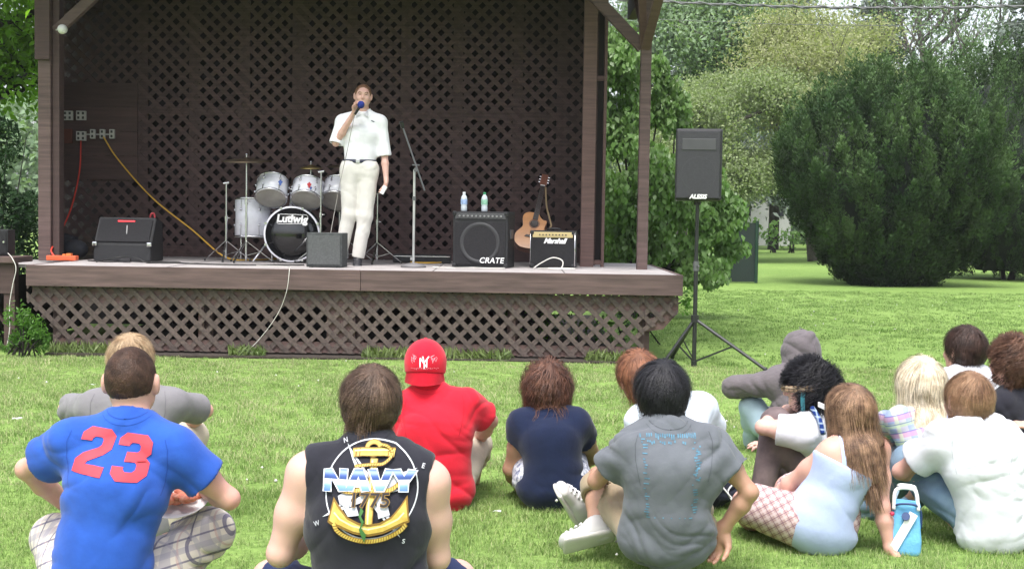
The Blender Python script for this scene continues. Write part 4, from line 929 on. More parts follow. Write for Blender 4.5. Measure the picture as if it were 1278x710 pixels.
def plaid(name, base, stripes, scale=20, axes=('X', 'Z'), rot=(0, 0, 0), bump=.2):
    """woven checks: stripes = [(axis index, frequency, phase, duty, colour, strength)]"""
    m = bpy.data.materials.new(name); m.use_nodes = True; N = m.node_tree; b = N.nodes['Principled BSDF']; b.inputs['Roughness'].default_value = .9; b.inputs['Specular IOR Level'].default_value = .2
    tc = N.nodes.new('ShaderNodeTexCoord'); mp = N.nodes.new('ShaderNodeMapping'); mp.inputs['Rotation'].default_value = rot; N.links.new(tc.outputs['Object'], mp.inputs[0])
    sx = N.nodes.new('ShaderNodeSeparateXYZ'); N.links.new(mp.outputs[0], sx.inputs[0]); cur = N.nodes.new('ShaderNodeRGB'); cur.outputs[0].default_value = (*base, 1); cur = cur.outputs[0]
    for ax, fr, ph, duty, c, st in stripes:
        mu = N.nodes.new('ShaderNodeMath'); mu.operation = 'MULTIPLY_ADD'; mu.inputs[1].default_value = fr; mu.inputs[2].default_value = ph; N.links.new(sx.outputs[ax], mu.inputs[0])
        frc = N.nodes.new('ShaderNodeMath'); frc.operation = 'FRACT'; N.links.new(mu.outputs[0], frc.inputs[0])
        lt = N.nodes.new('ShaderNodeMath'); lt.operation = 'LESS_THAN'; lt.inputs[1].default_value = duty; N.links.new(frc.outputs[0], lt.inputs[0])
        ml = N.nodes.new('ShaderNodeMath'); ml.operation = 'MULTIPLY'; ml.inputs[1].default_value = st; N.links.new(lt.outputs[0], ml.inputs[0])
        mx = N.nodes.new('ShaderNodeMix'); mx.data_type = 'RGBA'; mx.inputs[7].default_value = (*c, 1); N.links.new(ml.outputs[0], mx.inputs[0]); N.links.new(cur, mx.inputs[6]); cur = mx.outputs[2]
    N.links.new(cur, b.inputs['Base Color'])
    no = N.nodes.new('ShaderNodeTexNoise'); no.inputs['Scale'].default_value = 300; bp = N.nodes.new('ShaderNodeBump'); bp.inputs['Strength'].default_value = bump; bp.inputs['Distance'].default_value = .002
    N.links.new(tc.outputs['Object'], no.inputs[0]); N.links.new(no.outputs[0], bp.inputs['Height']); N.links.new(bp.outputs[0], b.inputs['Normal'])
    return m
PLAID = plaid('plaid_shorts', (.66, .60, .52), [(0, 14, 0, .28, (.33, .31, .36), .6), (2, 14, .3, .28, (.33, .31, .36), .6), (0, 14, .35, .09, (.12, .11, .18), .8), (2, 14, .72, .09, (.12, .11, .18), .8), (0, 14, .6, .06, (.5, .3, .28), .5), (1, 12, .2, .15, (.33, .31, .36), .5)], rot=(.2, .35, .3))
PINKPLAID = plaid('pink_plaid', (.42, .29, .28), [(0, 34, 0, .3, (.62, .5, .5), .6), (2, 34, .3, .3, (.62, .5, .5), .6), (0, 34, .5, .12, (.2, .1, .14), .7), (2, 34, .7, .12, (.2, .1, .14), .7)], rot=(.3, .5, .2))
SHIRTPLAID = plaid('shirt_plaid', (.42, .42, .50), [(0, 12, 0, .35, (.20, .30, .55), .6), (2, 12, .3, .3, (.45, .18, .30), .6), (2, 12, .7, .25, (.40, .52, .32), .7), (0, 12, .6, .2, (.5, .6, .4), .6), (2, 24, .1, .12, (.1, .12, .35), .7)], rot=(.1, .3, .2))
FLORAL = mat('floral_print', (.03, .05, .14), .9, 0, 55, .2, c2=(.75, .76, .80))
PEOPLE = {}
# -- standing speaker
FLOORZ = at(447, 338, 12.4).z
man_shirt = cloth('white_shirt', (.82, .82, .86), .02); CHINO = cloth('cream_chino', (.62, .60, .56), .05)
PEOPLE['man'] = person('man in a white shirt and cream trousers speaking into a microphone on the stage', 13.7,
    dict(pel=(449, 211), nb=(453, 139), hc=(453, 120, -.02), sl=(427, 152), sr=(475, 153), el=(419, 179, -.06), wl=(443, 139, -.22), er=(480, 194, 0), wr=(482, 226, -.08),
         kl=(436, 268, -.05), kr=(456, 270, -.06), al=(424, 320, -.02), ar=(447, 320, -.05), tl=(418, 331, -.22), tr=(448, 331, -.25)),
    man_shirt, CHINO, SK_PALE, dict(m=H_MAN, style='short', t=.008, length=.03, n=1500, nape=-.045, fz=.042, fringe=.015, width=.003, h=.006), fwd=(0, -1, 0), look=(.12, -1, .02), lookup=(.05, 0, 1), tw=1.12, td=1.15, h=.008, hb=.006, sleeve=1.02,
    shoes=(SHOE_K, SHOE_K), tuck=at(448, 202, 13.7), group='', bow=-.01, plen=1.03, wr=.003, gap=.010, root_at=(at(440, 328, 13.7).x, 13.7, FLOORZ), seed=1,
    hands=dict(l=dict(d=(.25, -.1, 1), n=(.8, -.75, .1), th=-1, curl=1.25), r=dict(d=(-.05, -.25, -1), n=(-1, -.2, 0), th=1, curl=.7)), aw=.95, leg=1.0, pw=1.12)
# -- blue shirt, number 23
BLUE = cloth('royal_blue_cotton', (.022, .085, .40), .12)
PEOPLE['blue'] = person('person with a buzz cut in a blue T-shirt numbered 23, holding a plate', 4.25,
    dict(pel=(122, 742), nb=(164, 522, .10), hc=(164, 476, .14), sl=(90, 556, .08), sr=(222, 568, .08), el=(33, 585, .22), wl=(95, 640, .52), er=(286, 622, .14), wr=(250, 608, .40),
         kl=(70, 672, .40), kr=(262, 664, .34), al=(205, 728, .5), ar=(120, 728, .42), tl=(262, 722, .42), tr=(90, 745, .5)),
    BLUE, PLAID, SK_PINK, dict(m=H_BUZZ, style='buzz', t=.005, length=.012, n=5200, nape=-.05, width=.0016, drop=.3, h=.005), tw=.97, td=1.05, h=.0065, hb=.006, sleeve=.55, bot='shorts', plen=1.25, shoes=(SHOE_K, SHOE_K),
    hands=dict(r=dict(d=(-1, .25, -.1), n=(0, .1, 1), th=1, curl=.5)), wr=.010, seed=2, gap=.016, hem=.012, leg=1.05)
GREY_T = cloth('grey_cotton', (.185, .178, .19))
PEOPLE['blond'] = person('blond person in a light grey T-shirt directly in front of the number 23 shirt', 5.5,
    dict(pel=(168, 648), nb=(165, 488, .08), hc=(164, 452, .12), sl=(116, 508, .06), sr=(216, 505, .06), el=(82, 510, .3), wl=(120, 545, .6), er=(257, 512, .3), wr=(215, 545, .6),
         kl=(112, 545, .45), kr=(236, 545, .45), al=(130, 640, .7), ar=(222, 640, .7), tl=(125, 655, .95), tr=(226, 655, .95)),
    GREY_T, BEIGE, SK_PINK, dict(m=H_BLOND, t=.017, length=.10, n=1300, nape=-.06), sleeve=.75, bot='shorts', plen=1.2, shoes=(SHOE_W, SHOE_S), seed=3, aw=.85)
TANK = cloth('black_cotton', (.018, .018, .026), .12)
PEOPLE['navy'] = person('broad person in a black sleeveless shirt printed with a gold anchor, brown hair', 4.05,
    dict(pel=(464, 792), nb=(459, 552, .10), hc=(464, 502, .13), sl=(383, 592, .05), sr=(536, 603, .05), el=(350, 690, .06), wl=(398, 655, .36), er=(545, 695, .1), wr=(500, 670, .4),
         kl=(338, 722, .34), kr=(570, 722, .34), al=(520, 765, .5), ar=(420, 765, .45), tl=(570, 770, .5), tr=(370, 770, .5)),
    TANK, cloth('navy_shorts', (.02, .03, .09)), SK_PALE, dict(m=H_BROWN, t=.013, length=.115, n=2200, nape=-.066, drop=.75, width=.0045, h=.006, part=.01), top='tank', tw=1.2, td=1.25, aw=1.22, h=.0065, hb=.0065, bot='shorts', plen=.9, wr=.009, seed=4, gap=.012, hem=.01, leg=1.12)
RED = cloth('red_cotton', (.56, .012, .03), .08)
PEOPLE['red'] = person('person in a red T-shirt and a backwards red cap', 6.1,
    dict(pel=(542, 604), nb=(534, 486, .08), hc=(531, 456, .11), sl=(503, 512, .05), sr=(583, 508, .05), el=(484, 548, .25), wl=(520, 570, .5), er=(612, 525, .16), wr=(590, 558, .5),
         kl=(500, 560, .45), kr=(592, 553, .42), al=(520, 612, .6), ar=(588, 612, .6), tl=(520, 622, .85), tr=(588, 622, .85)),
    RED, BEIGE, SK_PINK, dict(m=H_DARK, style='buzz', t=.006, length=.015, n=700, nape=-.06), sleeve=.72, bot='shorts', plen=1.35, shoes=(SHOE_W, SHOE_S), td=1.1, tw=1.1, seed=5, wr=.010, hem=.01)
NAVYD = cloth('navy_jersey', (.007, .013, .040), .1)
PEOPLE['navygirl'] = person('girl in a dark navy top with wavy shoulder-length brown hair and print shorts', 6.1,
    dict(pel=(690, 598), nb=(684, 512, .10), hc=(683, 485, .13), sl=(655, 530, .06), sr=(719, 530, .06), el=(637, 585, .14), wl=(650, 610, .45), er=(742, 570, .3), wr=(700, 590, .55),
         kl=(650, 560, .42), kr=(705, 560, .5), al=(648, 610, .62), ar=(690, 612, .62), tl=(628, 612, .78), tr=(690, 622, .8)),
    NAVYD, FLORAL, SK_TAN, dict(m=H_WAVY, style='long', t=.034, length=.21, n=1500, nape=-.10, curl=.010, width=.006, drop=.85, extra=lambda F, P: F.ecap(P(0, -.045, -.02), P(0, -.05, -.10), (1, 0, 0), .098, .055, .105, .045, k=.04)), sleeve=.38, bot='shorts', plen=.62, female=True, seed=6, wr=.007, tw=.98, td=1.0)
PALE_T = cloth('pale_blue_white_cotton', (.56, .63, .71), .04)
PEOPLE['auburn'] = person('person in a white T-shirt with reddish brown hair, behind the black haired person', 5.85,
    dict(pel=(842, 612), nb=(822, 502, .06), hc=(797, 470, .10), sl=(802, 528, .02), sr=(876, 510, .1), el=(795, 575, .2), wl=(830, 600, .45), er=(892, 548, .3), wr=(870, 580, .5),
         kl=(820, 580, .5), kr=(900, 570, .5), al=(830, 620, .7), ar=(880, 620, .7)),
    PALE_T, cloth('black_shorts', (.02, .02, .03)), SK_PINK, dict(m=H_AUBURN, t=.019, length=.11, n=1300, nape=-.07), look=(-.35, 1, 0), lookup=(-.25, 0, 1), seed=7, sleeve=.6, bot='shorts', plen=1.1)
GREYB = cloth('slate_grey_cotton', (.115, .125, .143), .1)
PEOPLE['grey'] = person('person with straight black hair in a slate grey T-shirt with faded turquoise print', 4.93,
    dict(pel=(832, 660), nb=(832, 534, .04), hc=(826, 490, .09), sl=(786, 560, .0), sr=(889, 556, .0), el=(744, 600, .12), wl=(752, 588, .42), er=(936, 614, -.03), wr=(902, 660, .02),
         kl=(752, 612, .38), kr=(858, 618, .6), al=(744, 652, .26), ar=(734, 632, .50), tl=(700, 664, .22), tr=(716, 606, .44)),
    GREYB, KHAKI, SK_TAN, dict(m=H_BLACK, style='med', t=.020, length=.155, n=2300, nape=-.105, drop=.9, width=.0045, h=.006), seed=8, sleeve=.56, bot='shorts', plen=1.3, shoes=(SHOE_W, SHOE_S, LACE), wr=.013, hb=.0052, h=.0065,
    hands=dict(r=dict(d=(-.35, .15, -.9), n=(-.35, -.95, .2), th=-1, curl=.75, s=1.0)), tw=1.0, td=1.0, hem=.016, leg=1.0, aw=.88, gap=.018)
HOODIE = cloth('grey_hoodie', (.12, .105, .113), .1, .6)
PEOPLE['hood'] = person('person with the hood of a grey hooded sweatshirt up, wearing pale jeans', 7.6,
    dict(pel=(1000, 568), nb=(996, 462, .05), hc=(997, 440, .09), sl=(970, 478, 0), sr=(1020, 484, .05), el=(916, 482, .08), wl=(960, 484, .35), er=(1030, 520, .3), wr=(1000, 540, .4),
         kl=(938, 508, .12), kr=(960, 520, .4), al=(940, 560, .28), ar=(950, 560, .45), tl=(918, 566, .22), tr=(930, 572, .5)),
    HOODIE, PALE_JEANS, SK_PINK, None, top='long', seed=9, shoes=(mat('shoe_blue_grey', (.12, .15, .19), .8), SHOE_S), fwd=(-.4, 1, 0), look=(-.5, 1, .05), wr=.009, gap=.02, plen=.88)
TIEDYE = mat('tie_dye_brown', (.07, .05, .055), .9, .2, 9, .3, 300, c2=(.20, .15, .15))
PEOPLE['curly'] = person('person with curly black hair, headband and white T-shirt, sitting with knees drawn up', 6.3,
    dict(pel=(1026, 612), nb=(1018, 516, 0), hc=(1010, 483, .0), sl=(998, 540, -.16), sr=(1030, 535, .20), el=(952, 533, -.12), wl=(985, 512, .12), er=(1000, 570, .3), wr=(970, 560, .25),
         kl=(968, 528, -.02), kr=(980, 525, .24), al=(952, 612, -.05), ar=(965, 612, .18), tl=(925, 622, -.05), tr=(935, 622, .18), hipu=(.25, .95, 0)),
    WHITE_T, TIEDYE, SK_PALE, dict(m=H_BLACK, style='med', t=.036, length=.10, n=2600, nape=-.085, curl=.016, width=.006, drop=.3, top=.02, fringe=.015), fwd=(-1, .2, 0), look=(-1, .25, -.05), seed=10, sleeve=.62, td=1.0, tw=.95, shoes=(SHOE_K, SHOE_S), bow=.04)
TANKB = cloth('pale_blue_jersey', (.37, .44, .64), .05)
PEOPLE['longgirl'] = person('girl with very long brown hair in a pale blue tank top and pink plaid shorts', 5.38,
    dict(pel=(1022, 648), nb=(1066, 542, .04), hc=(1060, 510, .06), sl=(1037, 566, -.02), sr=(1096, 562, .03), el=(984, 604, .1), wl=(966, 632, .26), er=(1101, 632, -.02), wr=(1111, 686, -.04),
         kl=(932, 628, .2), kr=(985, 610, .5), al=(950, 668, .55), ar=(960, 660, .7), tl=(925, 672, .5), tr=(930, 668, .8)),
    TANKB, PINKPLAID, SK_PINK, dict(m=H_LONG, style='long', t=.010, length=.30, n=3200, nape=-.12, width=.0052, drop=.9, lean=(.13, -.10), extra=lambda F, P: (F.ecap(at(1060, 515, 5.43), at(1075, 558, 5.38), (1, 0, 0), .08, .05, .078, .04, k=.04), F.ecap(at(1075, 558, 5.38), at(1088, 600, 5.34), (1, 0, 0), .078, .04, .035, .018, k=.04))), top='girltank', bot='shorts', plen=.92, female=True, seed=11, look=(-.5, 1, .12), lookup=(0, 0, 1),
    hands=dict(l=dict(d=(-1, .4, -.3), n=(0, 0, -1), curl=.15), r=dict(d=(.55, .1, -.65), n=(-.4, -.1, -.8), th=-1, curl=.15)), td=1.0, tw=1.0, aw=.86, hs=.90, hb=.0055, shoes=(mat('shoe_olive', (.2, .18, .13), .8), SHOE_S), wr=.004, leg=1.1, neckr=.85, gap=.012, bow=-.01)
PEOPLE['blondgirl'] = person('girl with long platinum blond hair in a plaid shirt', 6.5,
    dict(pel=(1158, 606), nb=(1152, 508, .06), hc=(1150, 477, .08), sl=(1126, 527, .02), sr=(1180, 527, .04), el=(1106, 528, .25), wl=(1120, 560, .5), er=(1190, 570, .2), wr=(1160, 580, .45),
         kl=(1120, 560, .45), kr=(1180, 560, .5), al=(1120, 610, .6), ar=(1170, 610, .6)),
    SHIRTPLAID, JEANS, SK_PINK, dict(m=H_PLAT, style='long', t=.030, length=.36, n=3000, nape=-.12, width=.0052, drop=.95, lean=(.06, -.10), extra=lambda F, P: (F.ecap(at(1151, 480, 6.56), at(1155, 520, 6.50), (1, 0, 0), .09, .05, .11, .045, k=.04), F.ecap(at(1155, 520, 6.50), at(1164, 550, 6.46), (1, 0, 0), .11, .04, .07, .025, k=.04))), top='long', female=True, seed=12, neckr=.85, tw=1.0)
PEOPLE['dark'] = person('person in a white T-shirt with dark brown hair, farthest back on the right', 6.8,
    dict(pel=(1212, 590), nb=(1206, 462, .05), hc=(1203, 436, .07), sl=(1186, 478, .0), sr=(1236, 480, .04), el=(1172, 520, .2), wl=(1190, 540, .45), er=(1250, 515, .2), wr=(1230, 540, .45),
         kl=(1180, 540, .45), kr=(1240, 540, .5), al=(1180, 600, .6), ar=(1230, 600, .6)),
    WHITE_T, JEANS, SK_PINK, dict(m=H_DARK, t=.021, length=.11, n=1400, nape=-.075), look=(-.6, 1, 0), seed=13)
PEOPLE['rightcurly'] = person('person with curly brown hair in a black T-shirt at the right edge', 6.4,
    dict(pel=(1280, 620), nb=(1270, 484, .0), hc=(1264, 452, .0), sl=(1250, 508, -.05), sr=(1308, 508, .1), el=(1246, 570, .25), wl=(1260, 590, .5), er=(1330, 556, -.12), wr=(1292, 532, -.28),
         kl=(1240, 575, .5), kr=(1300, 575, .5), al=(1240, 620, .7), ar=(1290, 620, .7)),
    TANK, JEANS, SK_PINK, dict(m=H_CURLY, t=.028, length=.09, n=2000, nape=-.07, curl=.013, width=.006, drop=.4), look=(-.8, 1, 0), seed=14, sleeve=.6,
    hands=dict(r=dict(d=(-1, .1, .1), n=(0, .2, -1), th=-1, curl=.6)))
PEOPLE['whitetee'] = person('light brown haired person in white T-shirt and blue jeans beside the blue cooler', 5.47,
    dict(pel=(1244, 648), nb=(1212, 532, .06), hc=(1208, 499, .09), sl=(1176, 552, .0), sr=(1252, 550, .05), el=(1124, 588, .14), wl=(1146, 588, .45), er=(1282, 600, .2), wr=(1190, 588, .5),
         kl=(1136, 578, .22), kr=(1165, 590, .5), al=(1080, 645, .62), ar=(1110, 650, .8), tl=(1050, 660, .7), tr=(1085, 665, .9)),
    WHITE_T, JEANS, SK_PINK, dict(m=H_LIGHT, t=.014, length=.125, n=1900, nape=-.085, h=.006), look=(-.25, 1, 0), seed=15, sleeve=.62, gap=.017, wr=.013, hem=.014, shoes=(SHOE_W, SHOE_S), leg=1.15, plen=.98)
# ================================================================ things on the stage
CHROME = mat('chrome', (.62, .62, .64), .22, .05, metal=1); STEELD = mat('dark_steel', (.16, .16, .17), .4, .1, metal=.7)
BLK = mat('black_vinyl', (.009, .009, .011), .6, .3, 30, .3, 200); BLKG = mat('grille_cloth', (.013, .0125, .015), .85, .25, 60, .5, 500); PLAST = mat('black_plastic', (.012, .012, .014), .4, .1)
WPRT = mat('white_print', (.8, .8, .8), .6, .02); PEARL = mat('white_drum_wrap', (.72, .72, .78), .22, .05, 20, coat=.4); HEADG = mat('drum_head_grey', (.30, .28, .27), .35, .15, 9); GLOSSB = mat('gloss_black', (.006, .006, .007), .12, .1, coat=.5)
BRASS = mat('brass_cymbal', (.45, .34, .14), .35, .15, metal=.9); DBRZ = mat('dark_bronze', (.10, .075, .05), .45, .2, metal=.7); GOLD = mat('gold_panel', (.55, .44, .22), .4, .06, metal=.3)
def onfloor(px, Y): p = at(px, 320, Y); p.z = FZ + .006; return p
class Fr:                                  # local frame on the floor, rotated about z; local -y faces the camera
    def __init__(s, px, Y, rz=0, z=None): s.o = onfloor(px, Y); s.o.z = s.o.z if z is None else z; s.M = Matrix.Rotation(R(rz), 3, 'Z')
    def __call__(s, x, y, z): return s.o + s.M @ Vector((x, y, z))
    def d(s, x, y, z): return s.M @ Vector((x, y, z))
def tripod(f, par, h0, h1, spread=.26, legz=.30, m=CHROME, r=.011, a0=20, foot=True):
    MB().cyl(f(0, 0, .03), f(0, 0, h0), r).build('lower_tube', m, par, smooth=False); MB().cyl(f(0, 0, h0 - .03), f(0, 0, h1), r * .68).build('upper_tube', m, par)
    MB().cyl(f(0, 0, h0 - .03), f(0, 0, h0 + .02), r * 1.5).tube([f(.0, 0, h0), f(.04, 0, h0)], .006).build('clamp', m, par)
    for k in range(3):
        a = R(a0 + 120 * k); e = f(math.cos(a) * spread, math.sin(a) * spread, .012)
        b = MB(); b.bar(f(0, 0, legz), e, .018, .005).bar(f(0, 0, .07), f(math.cos(a) * spread * .55, math.sin(a) * spread * .55, .012 + legz * .44), .014, .004); g = b.build('leg', m, par)
        MB().sph(e, .013, 8).build('rubber_foot', PLAST, g)
# --- bass drum and the toms mounted on it
f = Fr(364, 14.05, 4); RD = .283
bd = empty('bass_drum', f(0, 0, 0), 'bass drum with glossy black front head, two white rack toms mounted above', 'drum')
MB().lathe(f(0, .03, RD + .01), [(RD - .014, 0), (RD - .012, .36)], 48, f.d(0, 1, 0)).build('shell', PEARL, bd)
for y in (0, .38): MB().lathe(f(0, y, RD + .01), [(RD - .012, -.005), (RD + .004, -.005), (RD + .006, .0), (RD + .006, .03), (RD - .012, .03)], 48, f.d(0, 1, 0)).build('hoop', PEARL if y == 0 else PLAST, bd)
MB().lathe(f(0, .008, RD + .01), [(0, 0), (RD - .012, 0), (RD - .012, .01)], 48, f.d(0, 1, 0)).build('front_head', GLOSSB, bd)
for k in range(8):
    a = R(22.5 + 45 * k); c = (math.cos(a) * (RD + .004), RD + .01 + math.sin(a) * (RD + .004)); MB().box(f(c[0], .01, c[1]), (.022, .05, .022)).cyl(f(c[0], 0, c[1]), f(c[0], .18, c[1]), .005, n=6).build('claw', CHROME, bd)
for s in (-1, 1): MB().tube([f(s * RD * .9, .08, RD * .75), f(s * (RD + .10), -.10, .012)], .009).build('spur', CHROME, bd)
flat_text('Ludwig', .108, f(.0, .004, RD + .165), f.d(1, 0, -.03), (0, 0, 1), 'badge_text', WPRT, bd, shear=.12, bold=.0045, space=1.02)
for sg in stroke([(x, z) for x, z in [(-.155, -.04), (-.135, -.052), (.12, -.045), (.15, -.03), (.165, .03), (.15, .048), (-.12, .048), (-.145, .035)]], .008, True): pass
b = MB(); pts = [f(x, .004, RD + .165 + z) for x, z in [(-.155, -.036), (-.135, -.05), (.13, -.045), (.15, -.03), (.162, .03), (.148, .046), (-.118, .05), (-.142, .035), (-.155, -.036)]]; b.tube(pts, .0035, 5).build('badge_border', WPRT, bd)
def drum(par_or_none, c, axis, r, d, label=None, top=True, name='rack_tom'):
    ax = Vector(axis).normalized(); par = par_or_none
    sh = MB().lathe(c - ax * d / 2, [(r - .006, 0), (r, .004), (r, d - .004), (r - .006, d)], 36, ax).build(name, PEARL, par)
    for q in (-1, 1):
        e = c + ax * q * d / 2; MB().lathe(e, [(r - .004, -.012), (r + .008, -.012), (r + .010, 0), (r + .006, .010), (r - .006, .010)], 36, ax).build('rim', CHROME, sh)
        MB().lathe(e, [(0, q * .006), (r - .004, q * .006)], 36, ax).build('drum_skin', HEADG, sh)
    s1 = ax.orthogonal().normalized(); s2 = ax.cross(s1)
    for k in range(6):
        a = R(60 * k + 15); n = s1 * math.cos(a) + s2 * math.sin(a)
        for q in (-1, 1): MB().cyl(c + n * (r + .006) + ax * q * d * .5, c + n * (r + .006) + ax * q * d * .18, .004, n=6).sph(c + n * (r + .008) + ax * q * d * .2, .013, 8, (1, 1, 1.2)).build('lug', CHROME, sh)
    return sh
def sticker(sh, c, pts, m): b = MB(); b.prism([(c.x + x, c.z + z) for x, z in pts], c.y - .004, c.y - .001); b.build('sticker', m, sh)
RS = mat('sticker_red', (.5, .03, .04), .5); BSK = mat('sticker_blue', (.05, .1, .35), .5)
t1 = drum(bd, at(339.5, 237, 14.12), (0, .60, .80), .160, .21); t2 = drum(bd, at(384, 240, 14.12), (.05, .60, .80), .158, .20)
blob = [(math.cos(a) * .02 * (1 + .35 * math.sin(3 * a)), math.sin(a) * .026 * (1 + .3 * math.cos(4 * a))) for a in [k * .4488 for k in range(14)]]
sticker(t1, at(350, 228, 13.955), blob, BSK); sticker(t2, at(386, 231, 13.955), blob, RS); sticker(t2, at(388, 235, 13.95), [(x * .6, z * .6) for x, z in blob], BSK)
MB().tube([at(363, 262, 14.2), at(363, 236, 14.22)], .016).tube([at(352, 236, 14.2), at(375, 237, 14.2)], .010).build('tom_mount', CHROME, bd)
t3 = empty('floor_drum', onfloor(424, 14.3), 'white tom mounted on a chrome stand behind the standing man', 'drum'); drum(t3, at(422, 241, 14.25), (.1, .6, .8), .165, .21, name='shell'); MB().cyl(onfloor(424, 14.4), at(424, 240, 14.4), .012).build('stand_pole', CHROME, t3)
ft = empty('floor_tom', onfloor(316, 14.4), 'white floor tom standing left of the bass drum', 'drum'); zc = at(316, 272, 14.4)
fsh = drum(ft, zc, (0, .05, 1), .185, .40, name='shell')
for k in range(3): a = R(-100 + 120 * k); n = Vector((math.cos(a), math.sin(a), 0)) * .20; MB().cyl((zc.x + n.x, zc.y + n.y, FZ + .01), (zc.x + n.x, zc.y + n.y, zc.z + .02), .008).build('leg', CHROME, ft)
# cymbals
def cymbal(par, c, r, m, tilt=(0, -.12, 1)):
    MB().lathe(c, [(0, .022), (.02, .02), (.035, .006), (r * .6, -.004), (r, -.018), (r * .6, -.007), (.03, .002)], 40, tilt).build('cymbal', m, par); MB().cyl(c - Z * .03, c + Z * .05, .006).sph(c + Z * .05, .010, 8).build('wing_nut', CHROME, par)
for px, Y, top, cr, cm, h0, lb, a0 in ((307, 13.95, 199, .26, DBRZ, .62, 'tall chrome cymbal stand with a wide dark cymbal left of the bass drum', 15), (387, 14.75, 208, .13, BRASS, .7, 'small brass splash cymbal on a stand behind the rack toms', 40), (282, 14.1, 229, None, None, .45, 'bare chrome hi-hat stand leftmost of the drum hardware', 35), (400, 13.95, 215, None, None, .5, 'bare chrome stand between the small monitor and the rack toms', 50), (470.5, 14.2, 242, None, None, .45, 'chrome stand with splayed legs behind the man, at his right', 25), (434, 14.8, 206, .24, DBRZ, .6, 'chrome stand with a dark cymbal half hidden behind the standing man', 10)):
    f = Fr(px, Y); st = empty('cymbal_stand', f(0, 0, 0), lb, 'drum stand', 'chrome drum stands'); zt = at(px, top, Y).z - f.o.z; tripod(f, st, min(h0, zt * .6), zt, .27, .22, a0=a0)
    if cr: cymbal(st, f(0, 0, zt), cr, cm)
    else: MB().cyl(f(-.03, 0, zt), f(.03, 0, zt + .01), .012).build('clamp_head', CHROME, st)
# boom microphone stand
f = Fr(516, 13.35); ms = empty('microphone_stand', f(0, 0, 0), 'chrome boom microphone stand with round base standing right of the man', 'microphone stand')
MB().lathe(f(0, 0, 0), [(0, .045), (.03, .042), (.10, .028), (.125, .012), (.125, 0), (0, 0)], 32).build('base', mat('grey_iron', (.14, .135, .14), .6, .2), ms)
zt = at(518, 212, 13.35).z; MB().cyl(f(0, 0, .03), (f.o.x, f.o.y, zt), .012).build('pole', mat('worn_chrome', (.5, .5, .5), .35, .2, metal=.6), ms); MB().cyl((f.o.x, f.o.y, zt - .3), (f.o.x, f.o.y, zt - .26), .018).build('clutch', STEELD, ms)
ba, bb = at(530, 238, 13.3), at(503, 160, 13.3); MB().cyl(ba, bb, .008).build('boom', STEELD, ms); MB().cyl(at(519, 212, 13.38), at(519, 212, 13.25), .022).box(at(519, 206, 13.33), (.07, .02, .012)).build('boom_clamp', STEELD, ms); MB().cyl(bb, at(500.5, 152, 13.28), .016, .022).build('microphone', PLAST, ms)
# amplifiers
def corners(f, w_, d_, h_, par):
    for x in (-1, 1):
        for z in (0, 1): MB().box(f(x * (w_ / 2 - .018), -.002, z * (h_ - .04) + .02), (.042, .03, .042), f.M, .012).build('corner', PLAST, par)
f = Fr(599, 13.55, -11); am = empty('bass_amplifier', f(0, 0, 0), 'large black bass amplifier with one round speaker and CRATE lettering', 'amplifier')
W_, D_, H_ = .56, .36, .555
MB().box(f(0, D_ / 2, H_ / 2), (W_, D_, H_), f.M, .012).build('cabinet', BLK, am)
MB().box(f(-.0, -.006, H_ * .43), (W_ - .05, .016, H_ * .76), f.M, .004).build('grille', BLKG, am)
MB().lathe(f(-.0, -.016, H_ * .44), [(.205, 0), (.20, .008), (.175, .004), (.165, -.004), (.10, -.012), (.06, -.004), (0, -.002)], 40, f.d(0, -1, 0)).build('speaker_cone', mat('cone_dark', (.03, .03, .033), .6, .1), am)
MB().box(f(0, -.004, H_ - .045), (W_ - .05, .012, .055), f.M, .003).build('control_panel', mat('panel_grey', (.06, .06, .065), .4), am)
for k in range(11): MB().cyl(f(-.21 + k * .042, -.008, H_ - .045), f(-.21 + k * .042, -.026, H_ - .045), .009, n=10).build('knob', mat('knob_grey', (.22, .22, .22), .4), am)
corners(f, W_, D_, H_, am); flat_text('CRATE', .078, f(.12, -.020, .07), f.d(1, 0, 0), (0, 0, 1), 'lettering', WPRT, am, shear=.2, bold=.0012, space=1.05)
for k in range(1): MB().box(f(W_ / 2 + .004, D_ / 2, H_ * .6), (.012, .14, .09), f.M, .004).build('handle_cup', STEELD, am)
for px, cap, lb in ((579, (.7, .72, .75), 'clear plastic water bottle with white cap on the bass amplifier'), (604.5, (.02, .25, .10), 'clear plastic water bottle with green cap on the bass amplifier')):
    c = at(px, 264, 13.7); c.z = f.o.z + H_ + .001; bt = empty('water_bottle', c, lb, 'bottle', 'water bottles on the bass amplifier')
    MB().lathe(c, [(0, 0), (.028, 0), (.032, .006), (.032, .045), (.029, .055), (.032, .065), (.032, .125), (.028, .145), (.013, .168), (.012, .178)], 24).build('plastic', mat('bottle_plastic', (.55, .60, .66), .12, .08, coat=.6), bt); MB().lathe(c, [(.0135, .172), (.0145, .173), (.0145, .192), (0, .193)], 16).build('cap', mat('cap%d' % px, cap, .4), bt)
    MB().lathe(c, [(.0332, .07), (.0332, .12)], 24).build('label_band', mat('label%d' % px, (.30, .42, .66) if px == 579 else (.25, .50, .36), .5, .3, 50), bt)
f = Fr(689.5, 13.75, -7); ma = empty('guitar_amplifier', f(0, 0, 0), 'small black guitar amplifier with gold control panel and Marshall script', 'amplifier'); W_, D_, H_ = .455, .25, .375
MB().box(f(0, D_ / 2, H_ / 2), (W_, D_, H_), f.M, .010).build('cabinet', BLK, ma); MB().box(f(0, -.004, H_ * .40), (W_ - .04, .012, H_ * .72), f.M, .003).build('grille', BLKG, ma)
MB().box(f(.0, -.006, H_ - .042), (W_ - .05, .012, .055), f.M, .003).build('control_panel', GOLD, ma)
